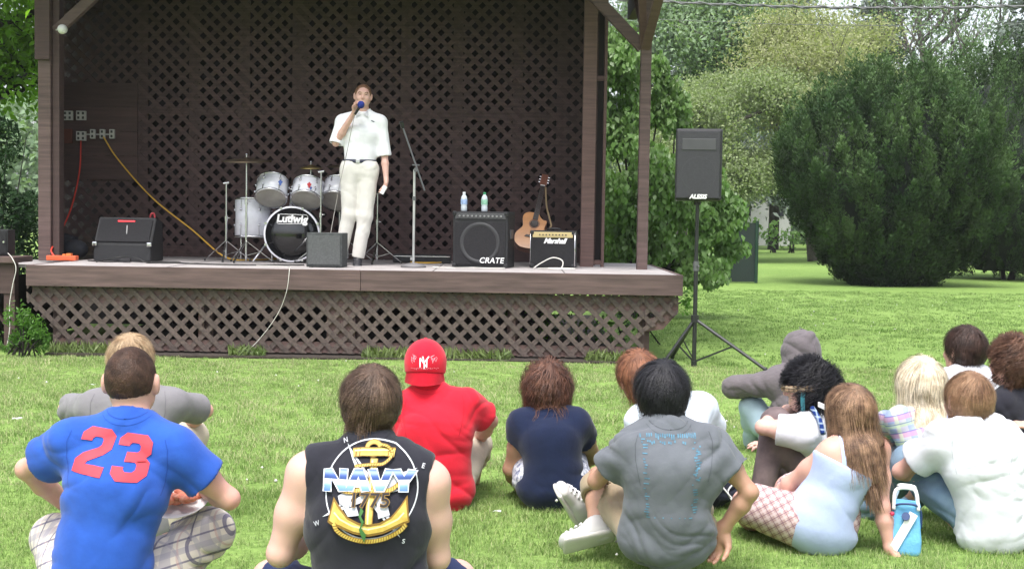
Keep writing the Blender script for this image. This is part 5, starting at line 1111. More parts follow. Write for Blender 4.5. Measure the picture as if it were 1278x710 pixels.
for k in range(9): MB().cyl(f(-.13 + k * .033, -.010, H_ - .042), f(-.13 + k * .033, -.026, H_ - .042), .0075, n=10).build('knob', mat('knob_dark', (.06, .05, .04), .4), ma)
MB().tube([f(-.225, -.011, .02), f(-.225, -.011, H_ - .02)], .004).tube([f(.225, -.011, .02), f(.225, -.011, H_ - .02)], .006).build('piping', CHROME, ma); corners(f, W_, D_, H_, ma)
flat_text('Marshall', .072, f(.02, -.012, H_ - .105), f.d(1, 0, 0), (0, 0, 1), 'lettering', WPRT, ma, shear=.4, bold=.003, space=.92)
MB().tube([f(-.07, .12, H_), f(-.05, .12, H_ + .02), f(.05, .12, H_ + .02), f(.07, .12, H_)], .009).build('handle', PLAST, ma)
# acoustic guitar leaning against the wall
gu = empty('acoustic_guitar', onfloor(668, 14.35), 'natural wood acoustic cutaway guitar leaning behind the small gold-panel amplifier', 'guitar'); SPRUCE = mat('spruce_top', (.40, .175, .055), .35, .12, 4, stretch=(1, 8, 1), coat=.3); MAHOG = mat('mahogany', (.14, .05, .03), .4, .2, 6); ROSE = mat('rosewood', (.028, .018, .015), .5, .2)
A0, A1 = at(660, 313, 14.2), at(682, 214, 14.75); up = (A1 - A0).normalized(); rt = Vector((1, 0, 0)); rt = (rt - up * rt.dot(up)).normalized(); nr = rt.cross(up); LG = (A1 - A0).length
if nr.y > 0: nr = -nr
GP = lambda x, u, n=0: A0 + rt * x + up * u + nr * n
out = [(0, .0), (.10, .006), (.165, .05), (.195, .12), (.185, .19), (.14, .25), (.122, .30), (.135, .36), (.13, .40), (.09, .405), (.05, .44), (.03, .475), (-.03, .485), (-.10, .478), (-.14, .44), (-.145, .38), (-.125, .31), (-.135, .26), (-.18, .20), (-.195, .12), (-.165, .05), (-.10, .006)]
out2 = []
for i in range(len(out)):
    p0, p1, p2, p3 = [Vector(out[(i + k) % len(out)]) for k in (-1, 0, 1, 2)]
    for t in (0, .5): out2.append(.5 * (2 * p1 + (p2 - p0) * t + (2 * p0 - 5 * p1 + 4 * p2 - p3) * t * t + (3 * p1 - p0 - 3 * p2 + p3) * t ** 3))
def plate(pts, n0, n1, nm, m, par):
    b = MB(); a_ = [b.bm.verts.new(GP(x, u, n0)) for x, u in pts]; c_ = [b.bm.verts.new(GP(x, u, n1)) for x, u in pts]; b.bm.faces.new(a_); b.bm.faces.new(c_[::-1]); k = len(pts)
    for i in range(k): b.bm.faces.new((a_[i], c_[i], c_[(i + 1) % k], a_[(i + 1) % k]))
    return b.build(nm, m, par)
GS_ = .92; O2 = [(p.x * GS_, p.y * GS_) for p in out2]
plate(O2, -.045, .045, 'sides', MAHOG, gu); plate([(x * .995, u) for x, u in O2], .0455, .049, 'soundboard', SPRUCE, gu)
MB().lathe(GP(0, .335 * GS_, .0495), [(0, 0), (.046, 0), (.047, .0005)], 28, nr).build('sound_hole', ROSE, gu); MB().lathe(GP(0, .335 * GS_, .0497), [(.050, 0), (.057, .001), (.058, 0)], 28, nr).build('rosette', MAHOG, gu)
plate([(-.075, .135), (.075, .135), (.06, .16), (-.06, .16)], .0495, .058, 'bridge', ROSE, gu); plate([(-.028, .36), (.028, .36), (.022, .80), (-.022, .80)], .050, .058, 'fretboard', ROSE, gu); plate([(-.027, .43), (.027, .43), (.021, .80), (-.021, .80)], .028, .0498, 'neck', MAHOG, gu)
plate([(-.024, .80), (.024, .80), (.038, .83), (.034, .95), (-.034, .95), (-.038, .83)], .030, .046, 'headstock', MAHOG, gu); plate([(-.023, .796), (.023, .796), (.023, .803), (-.023, .803)], .05, .061, 'nut', WPRT, gu)
for k in range(3):
    for s in (-1, 1): MB().cyl(GP(s * .036, .85 + .035 * k, .038), GP(s * .055, .85 + .035 * k, .038), .006, n=8).build('tuner', CHROME, gu)
b = MB()
for k in range(6): x = (k - 2.5); b.tube([GP(x * .010, .148, .060), GP(x * .0065, .80, .0625)], .0008, 4)
b.build('strings', STEELD, gu); MB().tube(curve_pts([GP(.03, .80, .03), GP(.08, .6, -.02), GP(.14, .45, -.03), GP(.17, .36, -.03), GP(.12, .30, -.05)], 6), .010, 5).build('strap', mat('strap_tan', (.28, .20, .11), .8), gu)
# black combo amplifier tipped back at the left
f = Fr(152, 13.75, -6); wa = empty('wedge_amplifier', f(0, 0, 0), 'black combo amplifier tipped back at the left, chrome corners and a glowing red lamp', 'amplifier')
prof = [(0, 0), (.015, .17), (.16, .44), (.34, .40), (.36, 0)]
b = MB(); W_ = .60
for sgn in (0,):
    va = [b.bm.verts.new(f(-W_ / 2, y, z)) for y, z in prof]; vb = [b.bm.verts.new(f(W_ / 2, y, z)) for y, z in prof]; b.bm.faces.new(va); b.bm.faces.new(vb[::-1])
    for i in range(5): b.bm.faces.new((va[i], vb[i], vb[(i + 1) % 5], va[(i + 1) % 5]))
bmesh.ops.bevel(b.bm, geom=b.bm.edges[:], offset=.008, segments=2, affect='EDGES'); b.build('cabinet', BLK, wa)
sl = Vector((0, .145, .27)).normalized(); MB().bar(f(0, .022, .195) + f.M @ Vector((0, -.006, 0)), f(0, .145, .42) + f.M @ Vector((0, -.006, 0)), W_ - .05, .014, f.d(0, -1, .5)).build('grille', BLKG, wa)
for x in (-1, 1): MB().box(f(x * (W_ / 2 - .015), .003, .17), (.05, .03, .045), f.M, .012).build('corner', CHROME, wa)
rl = bpy.data.materials.new('red_lamp'); rl.use_nodes = True; rb = rl.node_tree.nodes['Principled BSDF']; rb.inputs['Base Color'].default_value = (.8, .02, .02, 1); rb.inputs['Emission Color'].default_value = (1, .03, .04, 1); rb.inputs['Emission Strength'].default_value = 1.6
MB().bar(f(-.09, .125, .400), f(.09, .125, .400), .012, .016, (0, 0, 1), .004).build('red_lamp', rl, wa); MB().tube(curve_pts([f(.02, .09, .36), f(.03, .055, .27), f(.05, .045, .22)], 5), .006).build('cable', mat('cable_pale', (.4, .4, .4), .5), wa)
MB().tube(curve_pts([f(.22, .2, .44), f(.235, .19, .48), f(.26, .2, .48), f(.27, .2, .44)], 5), .010).build('handle', mat('handle_red', (.35, .03, .04), .5), wa)
# small grey monitor near the front edge
f = Fr(404.5, 12.95, -5); mo = empty('monitor_speaker', f(0, 0, 0), 'small grey box monitor speaker at the front edge of the deck before the bass drum', 'speaker')
MB().box(f(0, .13, .165), (.345, .26, .325), f.M, .008).build('cabinet', mat('grey_carpet', (.055, .06, .06), .95, .3, 40, .5, 200), mo); MB().box(f(0, -.003, .165), (.31, .01, .28), f.M, .003).build('grille', mat('grille_grey', (.075, .08, .08), .8, .2, 60, .4, 300), mo)
for x in (-.13, .13): MB().box(f(x, .05, -.002), (.04, .06, .012), f.M).build('rubber_foot', PLAST, mo)
# loudspeaker on the side platform
f = Fr(0, 12.72, 3, at(8, 326, 12.7).z); f.o.z = zs; ls = empty('stage_speaker', f(0, 0, 0), 'small black loudspeaker on the side platform at the left edge', 'speaker'); MB().box(f(-.03, .12, .125), (.2, .22, .24), f.M, .008).build('cabinet', BLK, ls); MB().box(f(-.03, .006, .125), (.17, .012, .20), f.M, .003).build('grille', BLKG, ls); MB().cyl(f(.035, .0, .13), f(.035, -.012, .13), .01).build('knob', CHROME, ls)
# orange power strip, small black case, dark bag
f = Fr(77, 13.5, -3); os_ = empty('power_strip', f(0, 0, 0), 'orange power strip lying on the deck beside the left post', 'power strip'); ORG = mat('orange_plastic', (.62, .11, .04), .5, .1)
MB().box(f(0, .02, .03), (.30, .09, .05), f.M, .01).build('housing', ORG, os_); MB().box(f(.07, .02, .062), (.05, .05, .03), f.M, .004).box(f(.02, .02, .06), (.03, .04, .02), f.M, .004).build('plug', mat('plug_orange', (.75, .2, .05), .5), os_)
tag(MB().sph(onfloor(92, 14.2) + Z * .10, .14, 14, (1.1, .8, .75)).box(onfloor(82, 14.3) + Z * .13, (.16, .2, .24), Matrix.Rotation(.3, 3, 'Y'), .02).build('gig_bag', mat('bag_black', (.012, .014, .02), .8, .4, 12, .6, 20), None, smooth=True), 'slumped black gig bag on the deck between the left post and the tipped amplifier', 'bag')
f = Fr(527, 14.7, 2); kc = empty('equipment_case', f(0, 0, 0), 'flat black equipment case with a metal edge lying behind the microphone stand', 'case'); MB().box(f(0, 0, .045), (.62, .22, .085), f.M, .006).build('shell', BLK, kc); MB().box(f(0, -.113, .07), (.60, .006, .008), f.M).build('metal_edge', CHROME, kc); MB().box(f(-.1, -.114, .045), (.05, .01, .03), f.M).build('latch', CHROME, kc)
# cords
def cord(pts, r, m, lbl, name='cord', cat='cord', n=10): return MB().tube(curve_pts(pts, n), r, 6).build(name, m, None, label=lbl, cat=cat)
YEL = mat('cord_yellow', (.62, .36, .04), .5, .1); REDC = mat('cord_red', (.6, .05, .03), .5, .1); WC = mat('cord_white', (.62, .60, .56), .5, .1); BC = mat('cord_black', (.015, .015, .015), .5, .1)
cord([at(129, 171, YB - .10), at(148, 200, YB - .14), at(190, 247, 15.1), at(240, 287, 14.8), onfloor(282, 14.5) + Z * .03, onfloor(320, 14.6) + Z * .008, onfloor(345, 14.9) + Z * .008], .009, YEL, 'long yellow extension cord sagging from the wall outlet to the deck')
cord([at(101, 176, YB - .10), at(99, 215, 15.1), at(88, 262, 14.6), at(70, 300, 13.9), at(64, 313, 13.6), onfloor(70, 13.52) + Z * .03], .009, REDC, 'red extension cord hanging from the wall outlet to the power strip')
cord([onfloor(502, 14.9) + Z * .008, onfloor(520, 14.45) + Z * .008, onfloor(545, 14.5) + Z * .008, onfloor(560, 14.9) + Z * .008], .008, YEL, 'yellow cord on the deck by the flat equipment case')
cord([onfloor(320, 13.0) + Z * .006, onfloor(345, 12.9) + Z * .006, onfloor(361, 12.60) + Z * .006, Vector((at(362, 336, 12.4).x, 12.37, FZ + .008)), at(358, 362, 12.33), at(350, 385, 12.38), at(338, 405, 12.4), at(322, 425, 12.42), at(304, 443, 12.44)], .003, WC, 'thin pale cable hanging over the fascia and down the lattice skirt')
cord([at(10, 316, 12.55), at(15, 322, 12.46), at(20, 335, 12.44), at(16, 355, 12.44), at(12, 380, 12.44), at(12, 410, 12.42), at(8, 436, 12.42)], .004, WC, 'pale cable hanging down the side platform at the left edge')
cord([onfloor(666, 13.4) + Z * .006, onfloor(676, 13.45) + Z * .06, onfloor(690, 13.5) + Z * .11, onfloor(702, 13.5) + Z * .08, onfloor(700, 13.45) + Z * .008, onfloor(685, 13.3) + Z * .008, onfloor(705, 13.25) + Z * .008, onfloor(718, 13.4) + Z * .008, onfloor(690, 13.45) + Z * .008, onfloor(672, 13.3) + Z * .008], .006, WC, 'loops of white cable in front of the small gold-panel amplifier')
cord([onfloor(540, 13.2) + Z * .006, onfloor(566, 13.15) + Z * .006, onfloor(590, 13.3) + Z * .006, onfloor(608, 13.2) + Z * .006, onfloor(630, 13.3) + Z * .006], .006, WC, 'white cable on the deck in front of the large bass amplifier')
cord([onfloor(120, 13.3) + Z * .006, onfloor(150, 13.45) + Z * .05, onfloor(170, 13.3) + Z * .05, onfloor(185, 13.25) + Z * .006, onfloor(215, 13.4) + Z * .006, onfloor(240, 13.2) + Z * .006, onfloor(300, 13.1) + Z * .006, onfloor(380, 13.3) + Z * .006], .007, BC, 'black cable trailing across the deck from the tipped amplifier')
cord([onfloor(110, 13.6) + Z * .006, onfloor(135, 13.35) + Z * .006, onfloor(165, 13.5) + Z * .006, onfloor(205, 13.25) + Z * .006, onfloor(225, 13.5) + Z * .006, onfloor(190, 13.6) + Z * .006], .006, BC, 'tangled black cable in front of the tipped amplifier')
tag(MB().box(onfloor(157, 13.35) + Z * .02, (.10, .06, .035), None, .006).build('pedal', PLAST, None), 'small black effects pedal on the deck before the tipped amplifier', 'pedal')
# ================================================================ loudspeaker on a tripod stand
g = gnd(866, 457); SY = g.y; s_ = SY / FPX
ss = empty('speaker_stand', g, 'black tripod speaker stand on the lawn right of the bandstand', 'speaker stand'); BP = mat('stand_black', (.016, .017, .018), .35, .1)
zh = at(866, 398, SY).z; ztop = at(868, 250, SY).z
MB().cyl((g.x, SY, .03), (g.x, SY, at(866, 320, SY).z), .0195).build('lower_tube', BP, ss); MB().cyl((g.x, SY, at(866, 335, SY).z), (g.x, SY, ztop + .05), .0165).build('upper_tube', BP, ss); MB().cyl((g.x, SY, at(866, 338, SY).z), (g.x, SY, at(866, 326, SY).z), .027).tube([(g.x, SY - .02, at(866, 332, SY).z), (g.x + .02, SY - .06, at(866, 332, SY).z)], .006).build('height_clamp', STEELD, ss)
MB().cyl((g.x, SY, zh - .03), (g.x, SY, zh + .035), .035).build('hub', BP, ss); MB().cyl((g.x, SY, .0), (g.x, SY, .05), .026).build('lower_collar', BP, ss)
for ex, ey in ((at(828, 448, SY - .1).x - g.x, -.05), (at(946, 462, SY).x - g.x, -.35), (-.12, .62)):
    e = Vector((g.x + ex, SY + ey, .02)); h_ = Vector((g.x, SY, zh)); d = (e - h_); b = MB(); n_ = d.cross(Z).normalized() * .022
    b.cyl(h_, e, .015); lg = b.build('leg', BP, ss); MB().sph(e, .022, 10).build('rubber_foot', PLAST, lg); m_ = h_.lerp(e, .55)
    MB().bar(Vector((g.x, SY, .04)) + n_ * .4, m_ + n_ * .4, .004, .016).build('brace', BP, ss)
sb = empty('pa_loudspeaker', (g.x, SY, ztop), 'black PA loudspeaker with ALESIS lettering mounted on the tripod stand', 'loudspeaker')
xc = at(869, 207, SY).x; zt_, zb_ = at(869, 162, SY).z, at(869, 251, SY).z; W_ = 57 * s_; f = Fr(0, 0); f.o = Vector((xc, SY - .16, zb_)); f.M = Matrix.Rotation(R(-7), 3, 'Z'); H_ = zt_ - zb_
MB().box(f(0, .19, H_ / 2), (W_, .36, H_), f.M, .02).build('cabinet', PLAST, sb); MB().box(f(-.003, .004, H_ / 2), (W_ - .035, .02, H_ - .045), f.M, .006).build('grille', mat('steel_grille', (.026, .026, .032), .55, .2, 60, .6, 500), sb)
MB().lathe(f(0, -.004, H_ * .37), [(.155, -.002), (.15, .003), (.142, -.002)], 36, f.d(0, -1, 0)).lathe(f(0, -.004, H_ * .37), [(.05, -.002), (.045, .003), (.04, -.002)], 24, f.d(0, -1, 0)).build('woofer_ring', mat('ring_dark', (.05, .05, .055), .5), sb)
MB().box(f(0, -.006, H_ * .78), (W_ * .72, .008, .10), f.M, .004).build('horn_band', mat('ring_dark', (.05, .05, .055), .5), sb)
MB().box(f(0, -.008, .035), (.175, .006, .028), f.M, .002).build('badge', PLAST, sb); flat_text('ALESIS', .052, f(.0, -.0125, .035), f.d(1, 0, 0), (0, 0, 1), 'lettering', WPRT, sb, shear=.2, bold=.0022)
MB().cyl((g.x, SY, zb_ - .035), (g.x, SY, zb_ + .01), .03).build('pole_socket', PLAST, sb)
# ================================================================ prints on clothing, cap, hood, plate, bags
def bvh_of(k): _, W, F = PEOPLE[k][2]; return BVHTree.FromPolygons([tuple(v) for v in W], [tuple(q) for q in F])
def shirt_of(k): return PEOPLE[k][2][0]
def rot2(pts, a, c=(0, 0)): ca, sa = math.cos(R(a)), math.sin(R(a)); return [(c[0] + (x - c[0]) * ca - (z - c[1]) * sa, c[1] + (x - c[0]) * sa + (z - c[1]) * ca) for x, z in pts]
TWO = [(0, .70), (0, .86), (.14, 1), (.58, 1), (.72, .86), (.72, .58), (.58, .44), (.30, .28), (.27, .22), (.72, .22), (.72, 0), (0, 0), (0, .27), (.14, .43), (.43, .58), (.48, .64), (.48, .75), (.43, .80), (.29, .80), (.24, .75), (.24, .70)]
THREE = [(0, .72), (0, .86), (.14, 1), (.58, 1), (.72, .86), (.72, .60), (.62, .50), (.72, .40), (.72, .14), (.58, 0), (.14, 0), (0, .14), (0, .30), (.24, .30), (.24, .25), (.29, .20), (.43, .20), (.48, .25), (.48, .35), (.43, .40), (.22, .40), (.22, .60), (.43, .60), (.48, .65), (.48, .75), (.43, .80), (.29, .80), (.24, .75), (.24, .72)]
RP = mat('number_print', (.58, .05, .075), .8, .06, 30)
s_ = 4.15 / FPX; c = at(130, 573, 4.1); W1, H1 = 58 * s_, 56 * s_
def dg(P, x0, z0): return [(x0 + x / .72 * .74 * W1, z0 + z * H1) for x, z in P]
bm = poly_bm([rot2([(x + z * .10, z) for x, z in dg(TWO, -50 * s_, -30 * s_)], -7), rot2([(x - z * .02, z) for x, z in dg(THREE, .5 * s_, -31 * s_)], -7)], .008)
project(bm, bvh_of('blue'), c, (1, 0, 0), (0, 0, 1), (0, 1, 0), .0028, 'number_print', RP, shirt_of('blue'))
# anchor print
sN = 3.97 / FPX; cN = at(462, 612, 3.95); bN = bvh_of('navy'); shN = shirt_of('navy'); lay = [.0022]
def Q(pts): return [((x - 462) * sN, (612 - y) * sN) for x, y in pts]
def put(polys, m, nm, bm=None):
    b = poly_bm([Q(p) if not isinstance(p[0][0], (list, tuple)) else [Q(l) for l in p] for p in polys], .008) if bm is None else bm
    project(b, bN, cN, (1, 0, 0), (0, 0, 1), (0, 1, 0), lay[0], nm, m, shN); lay[0] += .0005
def putt(s, size, px, py, m, nm, ang=0, sx=1, **k):
    b = text_bm(s, size * sN, **k); ca, sa = math.cos(R(ang)), math.sin(R(ang))
    for v in b.verts: x, z = v.co.x * sx, v.co.z; v.co = Vector((x * ca - z * sa + (px - 462) * sN, 0, x * sa + z * ca + (612 - py) * sN))
    put(None, m, nm, cut_bm(b, .008))
WP = mat('print_white', (.56, .58, .62), .8, .18, 40); GP1 = mat('print_gold', (.42, .27, .03), .6, 0, 28, c2=(.66, .50, .12)); GP2 = mat('print_dark_gold', (.20, .11, .012), .7, .1); GP3 = mat('print_pale_gold', (.82, .70, .34), .7, .1); IV = mat('print_grey', (.45, .46, .50), .8, .2, 30); GRN_ = mat('print_green', (.04, .14, .03), .8); DKP = mat('print_black', (.012, .010, .012), .8)
put(stroke(arc(462, 612, 58, 0, 360, 64, 57), 1.7, False), WP, 'compass_ring')
def kite(tip, w_, base=(462, 612), fr=.0):
    t = Vector(tip); b0 = Vector(base); d = (t - b0).normalized(); n = Vector((-d.y, d.x)); return [[tuple(t), tuple(b0 + n * w_), tuple(b0 - n * w_)]]
rays = [(427, 561), (519, 588), (402, 646), (501, 669)]
for r_ in rays: put(kite(r_, 9), WP, 'compass_ray'); put([[tuple(Vector(r_).lerp(Vector((462, 612)), .22)), tuple(Vector((462, 612)) + (Vector((-(Vector(r_) - Vector((462, 612))).y, (Vector(r_) - Vector((462, 612))).x)).normalized()) * 5), (462, 612)]], DKP, 'compass_ray_shade')
for ch, x, y, a in (('N', 424, 558, 20), ('E', 526, 586, -15), ('W', 395, 655, 25), ('S', 505, 674, -10)): putt(ch, 8, x, y, IV, 'compass_letter', a, bold=.0004)
put([[(421, 620), (430, 614), (440, 618), (436, 634), (424, 628)], [(474, 600), (492, 594), (500, 600), (496, 614), (480, 616)], [(470, 622), (482, 620), (488, 640), (474, 644)], [(430, 634), (446, 630), (450, 640), (436, 642)]], IV, 'map_patch')
# anchor
def thick(pts, w_, m, nm, edge=2.0):
    put(stroke(pts, w_ + edge), GP2, nm + '_outline'); put(stroke(pts, w_), m, nm)
thick([(463.5, 577), (463, 600), (462.5, 640), (462, 658)], 8, GP1, 'anchor_shank'); put(stroke([(461.5, 579), (461, 655)], 2.0), GP3, 'anchor_shank_light')
thick(arc(462, 565, 8.5, 0, 360, 26, 7.5), 4.2, GP1, 'anchor_ring'); thick([(436, 570.5), (448, 569), (476, 569), (489, 570.5)], 8.5, GP1, 'anchor_stock'); put([[(439, 566), (441, 566), (441, 575), (439, 575)], [(444, 565), (445.5, 565), (445.5, 574), (444, 574)], [(480, 565), (481.5, 565), (481.5, 574), (480, 574)], [(485, 566), (486.5, 566), (486.5, 575), (485, 575)]], GP2, 'anchor_stock_band'); put(stroke([(438, 568), (450, 567), (475, 567), (487, 568)], 1.6), GP3, 'anchor_stock_light')
arm = [(416, 628), (422, 640), (434, 649), (448, 655), (462, 658), (476, 655), (490, 649), (502, 640), (508, 628)]
put([[(410, 650), (413, 636), (416, 621), (424, 630), (436, 642), (450, 648), (462, 650), (476, 648), (490, 641), (500, 630), (508, 619), (510, 634), (512, 650), (506, 652), (498, 655), (480, 662), (462, 665), (444, 662), (424, 655), (416, 654)]], GP2, 'anchor_arm_outline')
put([[(412.5, 648), (415, 636), (417, 626), (424, 634), (436, 645), (450, 651), (462, 653), (476, 651), (490, 644), (500, 633), (506.5, 624), (508, 635), (510, 648), (504, 649), (496, 652), (480, 659), (462, 662), (444, 659), (426, 652), (418, 651)]], GP1, 'anchor_arm'); put(stroke([(418, 638), (426, 645), (442, 652), (462, 656), (482, 652), (498, 645), (505, 638)], 2.0), GP3, 'anchor_arm_light')
def rope(pts, w_, nm):
    P = curve_pts([(x, y, 0) for x, y in pts], 8); P = [(p.x, p.y) for p in P]; put(stroke(P, w_ + 1.4), GP2, nm + '_outline'); put(stroke(P, w_), GP1, nm); tw = []; acc = 0
    for i in range(1, len(P)):
        a, b = Vector(P[i - 1]), Vector(P[i]); L = (b - a).length; d = (b - a) / max(L, 1e-6); n = Vector((-d.y, d.x)); t = 0
        while acc + (L - t) >= 3.2: t += 3.2 - acc; acc = 0; c_ = a + d * t; tw.append([tuple(c_ + n * w_ * .5 - d * .9), tuple(c_ + n * w_ * .5 + d * .1), tuple(c_ - n * w_ * .5 + d * 1.4), tuple(c_ - n * w_ * .5 + d * .4)])
        acc += L - t
    put(tw, GP2, nm + '_twist')
rope([(418, 651), (424, 660), (438, 667), (460, 671), (482, 668), (500, 660), (508, 652)], 4.6, 'rope'); rope([(421, 612), (436, 614), (452, 611), (470, 613), (486, 612), (497, 605), (501, 598)], 4.0, 'rope'); rope([(470, 560), (480, 563), (486, 572), (476, 582), (462, 583), (440, 585)], 2.4, 'rope')
putt('1775', 22, 462, 623, GP2, 'year_outline', 0, 1.18, bold=.0022); putt('1775', 22, 462, 623, DKP, 'year', 0, 1.18, bold=.0004)
put([[(452, 630), (456, 634), (453, 640), (457, 646), (454, 654), (460, 662), (458, 672), (454, 664), (451, 656), (454, 648), (450, 640)]], GRN_, 'seaweed')
nm_ = bpy.data.materials.new('navy_letter_print'); nm_.use_nodes = True; NN = nm_.node_tree; bb_ = NN.nodes['Principled BSDF']; bb_.inputs['Roughness'].default_value = .8
tcn = NN.nodes.new('ShaderNodeTexCoord'); sxn = NN.nodes.new('ShaderNodeSeparateXYZ'); rpn = NN.nodes.new('ShaderNodeValToRGB'); NN.links.new(tcn.outputs['Generated'], sxn.inputs[0]); NN.links.new(sxn.outputs[2], rpn.inputs[0]); NN.links.new(rpn.outputs[0], bb_.inputs['Base Color'])
e_ = rpn.color_ramp.elements; e_[0].position = 0; e_[0].color = (.06, .13, .38, 1); e_[1].position = 1; e_[1].color = (.05, .09, .28, 1)
for p_, c_ in ((.26, (.16, .30, .60)), (.42, (.50, .62, .80)), (.52, (.70, .74, .80)), (.56, (.02, .05, .18)), (.70, (.05, .10, .32)), (.86, (.28, .38, .64))): q = e_.new(p_); q.color = (*c_, 1)
NL = {'N': [(0, 0), (0, 1), (.30, 1), (.68, .45), (.68, 1), (1, 1), (1, 0), (.72, 0), (.32, .56), (.32, 0)], 'A': [[(0, 0), (.34, 1), (.68, 1), (1.02, 0), (.70, 0), (.62, .22), (.38, .22), (.32, 0)], [(.44, .42), (.58, .42), (.51, .68)]], 'V': [(0, 1), (.32, 1), (.51, .40), (.70, 1), (1.02, 1), (.66, 0), (.36, 0)], 'Y': [(0, 1), (.34, 1), (.5, .66), (.66, 1), (1, 1), (.66, .42), (.66, 0), (.34, 0), (.34, .42)]}
def wp(x, y):       # arched band: the word swells at both ends
    t = (x - 460) / 62; return (x, y + (abs(t) ** 2) * (4 if y > 600 else 2))
def letter(ch, x0, x1, y0=588, y1=612):
    L_ = NL[ch]; L_ = L_ if isinstance(L_[0][0], (list, tuple)) else [L_]; return [[wp(x0 + (x1 - x0) * a, y1 + (y0 - y1) * b) for a, b in lp] for lp in L_]
LT = [('N', 402, 431), ('A', 430, 461), ('V', 458, 489), ('Y', 487, 519)]
def grow(lp, g): cx_ = sum(p[0] for p in lp) / len(lp); cy_ = sum(p[1] for p in lp) / len(lp); return [(cx_ + (x - cx_) * (1 + g / 15), cy_ + (y - cy_) * (1 + g / 11)) for x, y in lp]
put([stroke_ for ch, a, b in LT for lp in letter(ch, a, b) for stroke_ in stroke(lp, 3.4, True)], WP, 'letter_outline'); put([letter(ch, a, b) for ch, a, b in LT], nm_, 'NAVY_lettering'.lower())
# faded turquoise frame print
TQ = mat('turquoise_print', (.085, .20, .29), .9, .3, 60); rg = np.random.default_rng(8); pl = []; sG = 4.83 / FPX
def rc(x, y, w_, h_): pl.append([((x - 836) * sG, (590 - y) * sG), ((x + w_ - 836) * sG, (590 - y) * sG), ((x + w_ - 836) * sG, (590 - y - h_) * sG), ((x - 836) * sG, (590 - y - h_) * sG)])
for i in range(26): x = 798 + i * 2.8; rc(x, 541 + rg.random() * 1.5, 1.6, 3 + rg.random() * 4) if rg.random() < .75 else 0
for i in range(24): x = 802 + i * 2.6; rc(x, 549 + rg.random() * 2, 1.8, 2 + rg.random() * 2) if rg.random() < .6 else 0
for i in range(30): y = 548 + i * 3.3; (rc(799 + rg.random() * 3 + i * .18, y, 2 + rg.random() * 5, 1.4) if rg.random() < .8 else 0); (rc(864 + rg.random() * 6 - (i * .15), y, 2 + rg.random() * 5, 1.5) if rg.random() < .7 else 0)
for i in range(14): y = 556 + i * 3; rc(865 + rg.random() * 8, y, 1.2 + rg.random() * 3, 1.8)
for i in range(18): rc(806 + i * 3.4, 643 + rg.random(), 1.8, 1.3) if rg.random() < .35 else 0
fp_ = project(poly_bm(pl, .01), bvh_of('grey'), at(836, 590, 4.83), (1, 0, 0), (0, 0, 1), (0, 1, 0), .002, 'faded_print', TQ, shirt_of('grey')); fp_['kind'] = 'stuff'
# ---- backwards red cap (worn: part of the person's outfit)
rr, J, _ = PEOPLE['red']; hc = J['hc']; REDF = cloth('red_cap', (.58, .010, .03), .05, .2); F = Field(); X, Y_, Zv = Vector((1, 0, 0)), Vector((0, 1, 0)), Z
F.ell(hc + Z * .014 - Y_ * .005, (X, Y_, Z), (.092, .108, .108), .02); F.cone(hc - Z * .03, hc + Z * .02, .09, .092, .02); F.half(hc - Z * .034, -Z - Y_ * .12, .2); F.cone(hc + Z * .120, hc + Z * .122, .007, None, .006)
cap = sdf_obj('cap', F, .005, REDF, rr)
B_ = MB(); ringv = []
for j in range(9):
    t = j / 8; row = []
    for i in range(25):
        a = R(200 + 140 * i / 24); r0 = (.088 + .0 * t, .103); ex = 1 + .0 * t; x = math.cos(a) * (.090 + .008 * t); y = math.sin(a) * (.100 + .075 * t * abs(math.sin(R(180) * i / 24)) ** .6); z = -.016 - .058 * t * (1 - .25 * abs(math.cos(a))) - .012 * abs(math.cos(a)); row.append(B_.bm.verts.new(hc + Vector((x, y, z))))
    ringv.append(row)
for j in range(8):
    for i in range(24): B_.bm.faces.new((ringv[j][i], ringv[j][i + 1], ringv[j + 1][i + 1], ringv[j + 1][i]))
bmesh.ops.solidify(B_.bm, geom=B_.bm.faces[:], thickness=.004); o = B_.build('brim', REDF, rr, smooth=True); o.parent = cap
capm = cap.data; W = np.zeros(len(capm.vertices) * 3, dtype=np.float32); capm.vertices.foreach_get('co', W); W = W.reshape(-1, 3) + V3(off(rr)); FQ = np.zeros(len(capm.polygons) * 4, dtype=np.int32); capm.loops.foreach_get('vertex_index', FQ); bC = BVHTree.FromPolygons([tuple(v) for v in W], [tuple(q) for q in FQ.reshape(-1, 4)])
EMB = mat('embroidery_white', (.78, .78, .82), .8); EMB2 = mat('embroidery_pale', (.66, .36, .42), .8)
def capput(pts_list, m, off_=.0012, step=.008, nm='embroidery'): project(poly_bm(pts_list, step), bC, hc + Z * .025 - Y_ * .1, (1, 0, 0), (0, 0, 1), (0, 1, 0), off_, nm, m, cap)
u_ = .0058; NYp = stroke([(-2.4, -3), (-2.4, 2.8)], .75) + stroke([(-2.4, 2.8), (1.8, -2.8)], .85) + stroke([(1.8, -3), (1.8, 2.6)], .7) + stroke([(-.9, 3.8), (.2, .2), (.2, -3.8)], .75) + stroke([(3.0, 3.8), (.2, 0)], .75)
capput([[(x * u_ * 1.25, z * u_ * 1.25) for x, z in q] for q in NYp], EMB, .002); sc2 = []
for s, cx_ in ((-1, -.046), (1, .046)):
    for k in range(7): x = cx_ + rg.uniform(-.014, .014); z = rg.uniform(-.012, .02); a = rg.uniform(-1.2, 1.2); sc2 += stroke([(x, z), (x + math.sin(a) * .008, z + .012), (x + .006 * s, z + .018)], .0018)
for k in range(16): x = -.06 + .008 * k; sc2 += stroke([(x, -.024 + rg.uniform(-.004, .003)), (x + .004, -.030 + rg.uniform(-.004, .004))], .0018)
capput(sc2, EMB2, .0015)
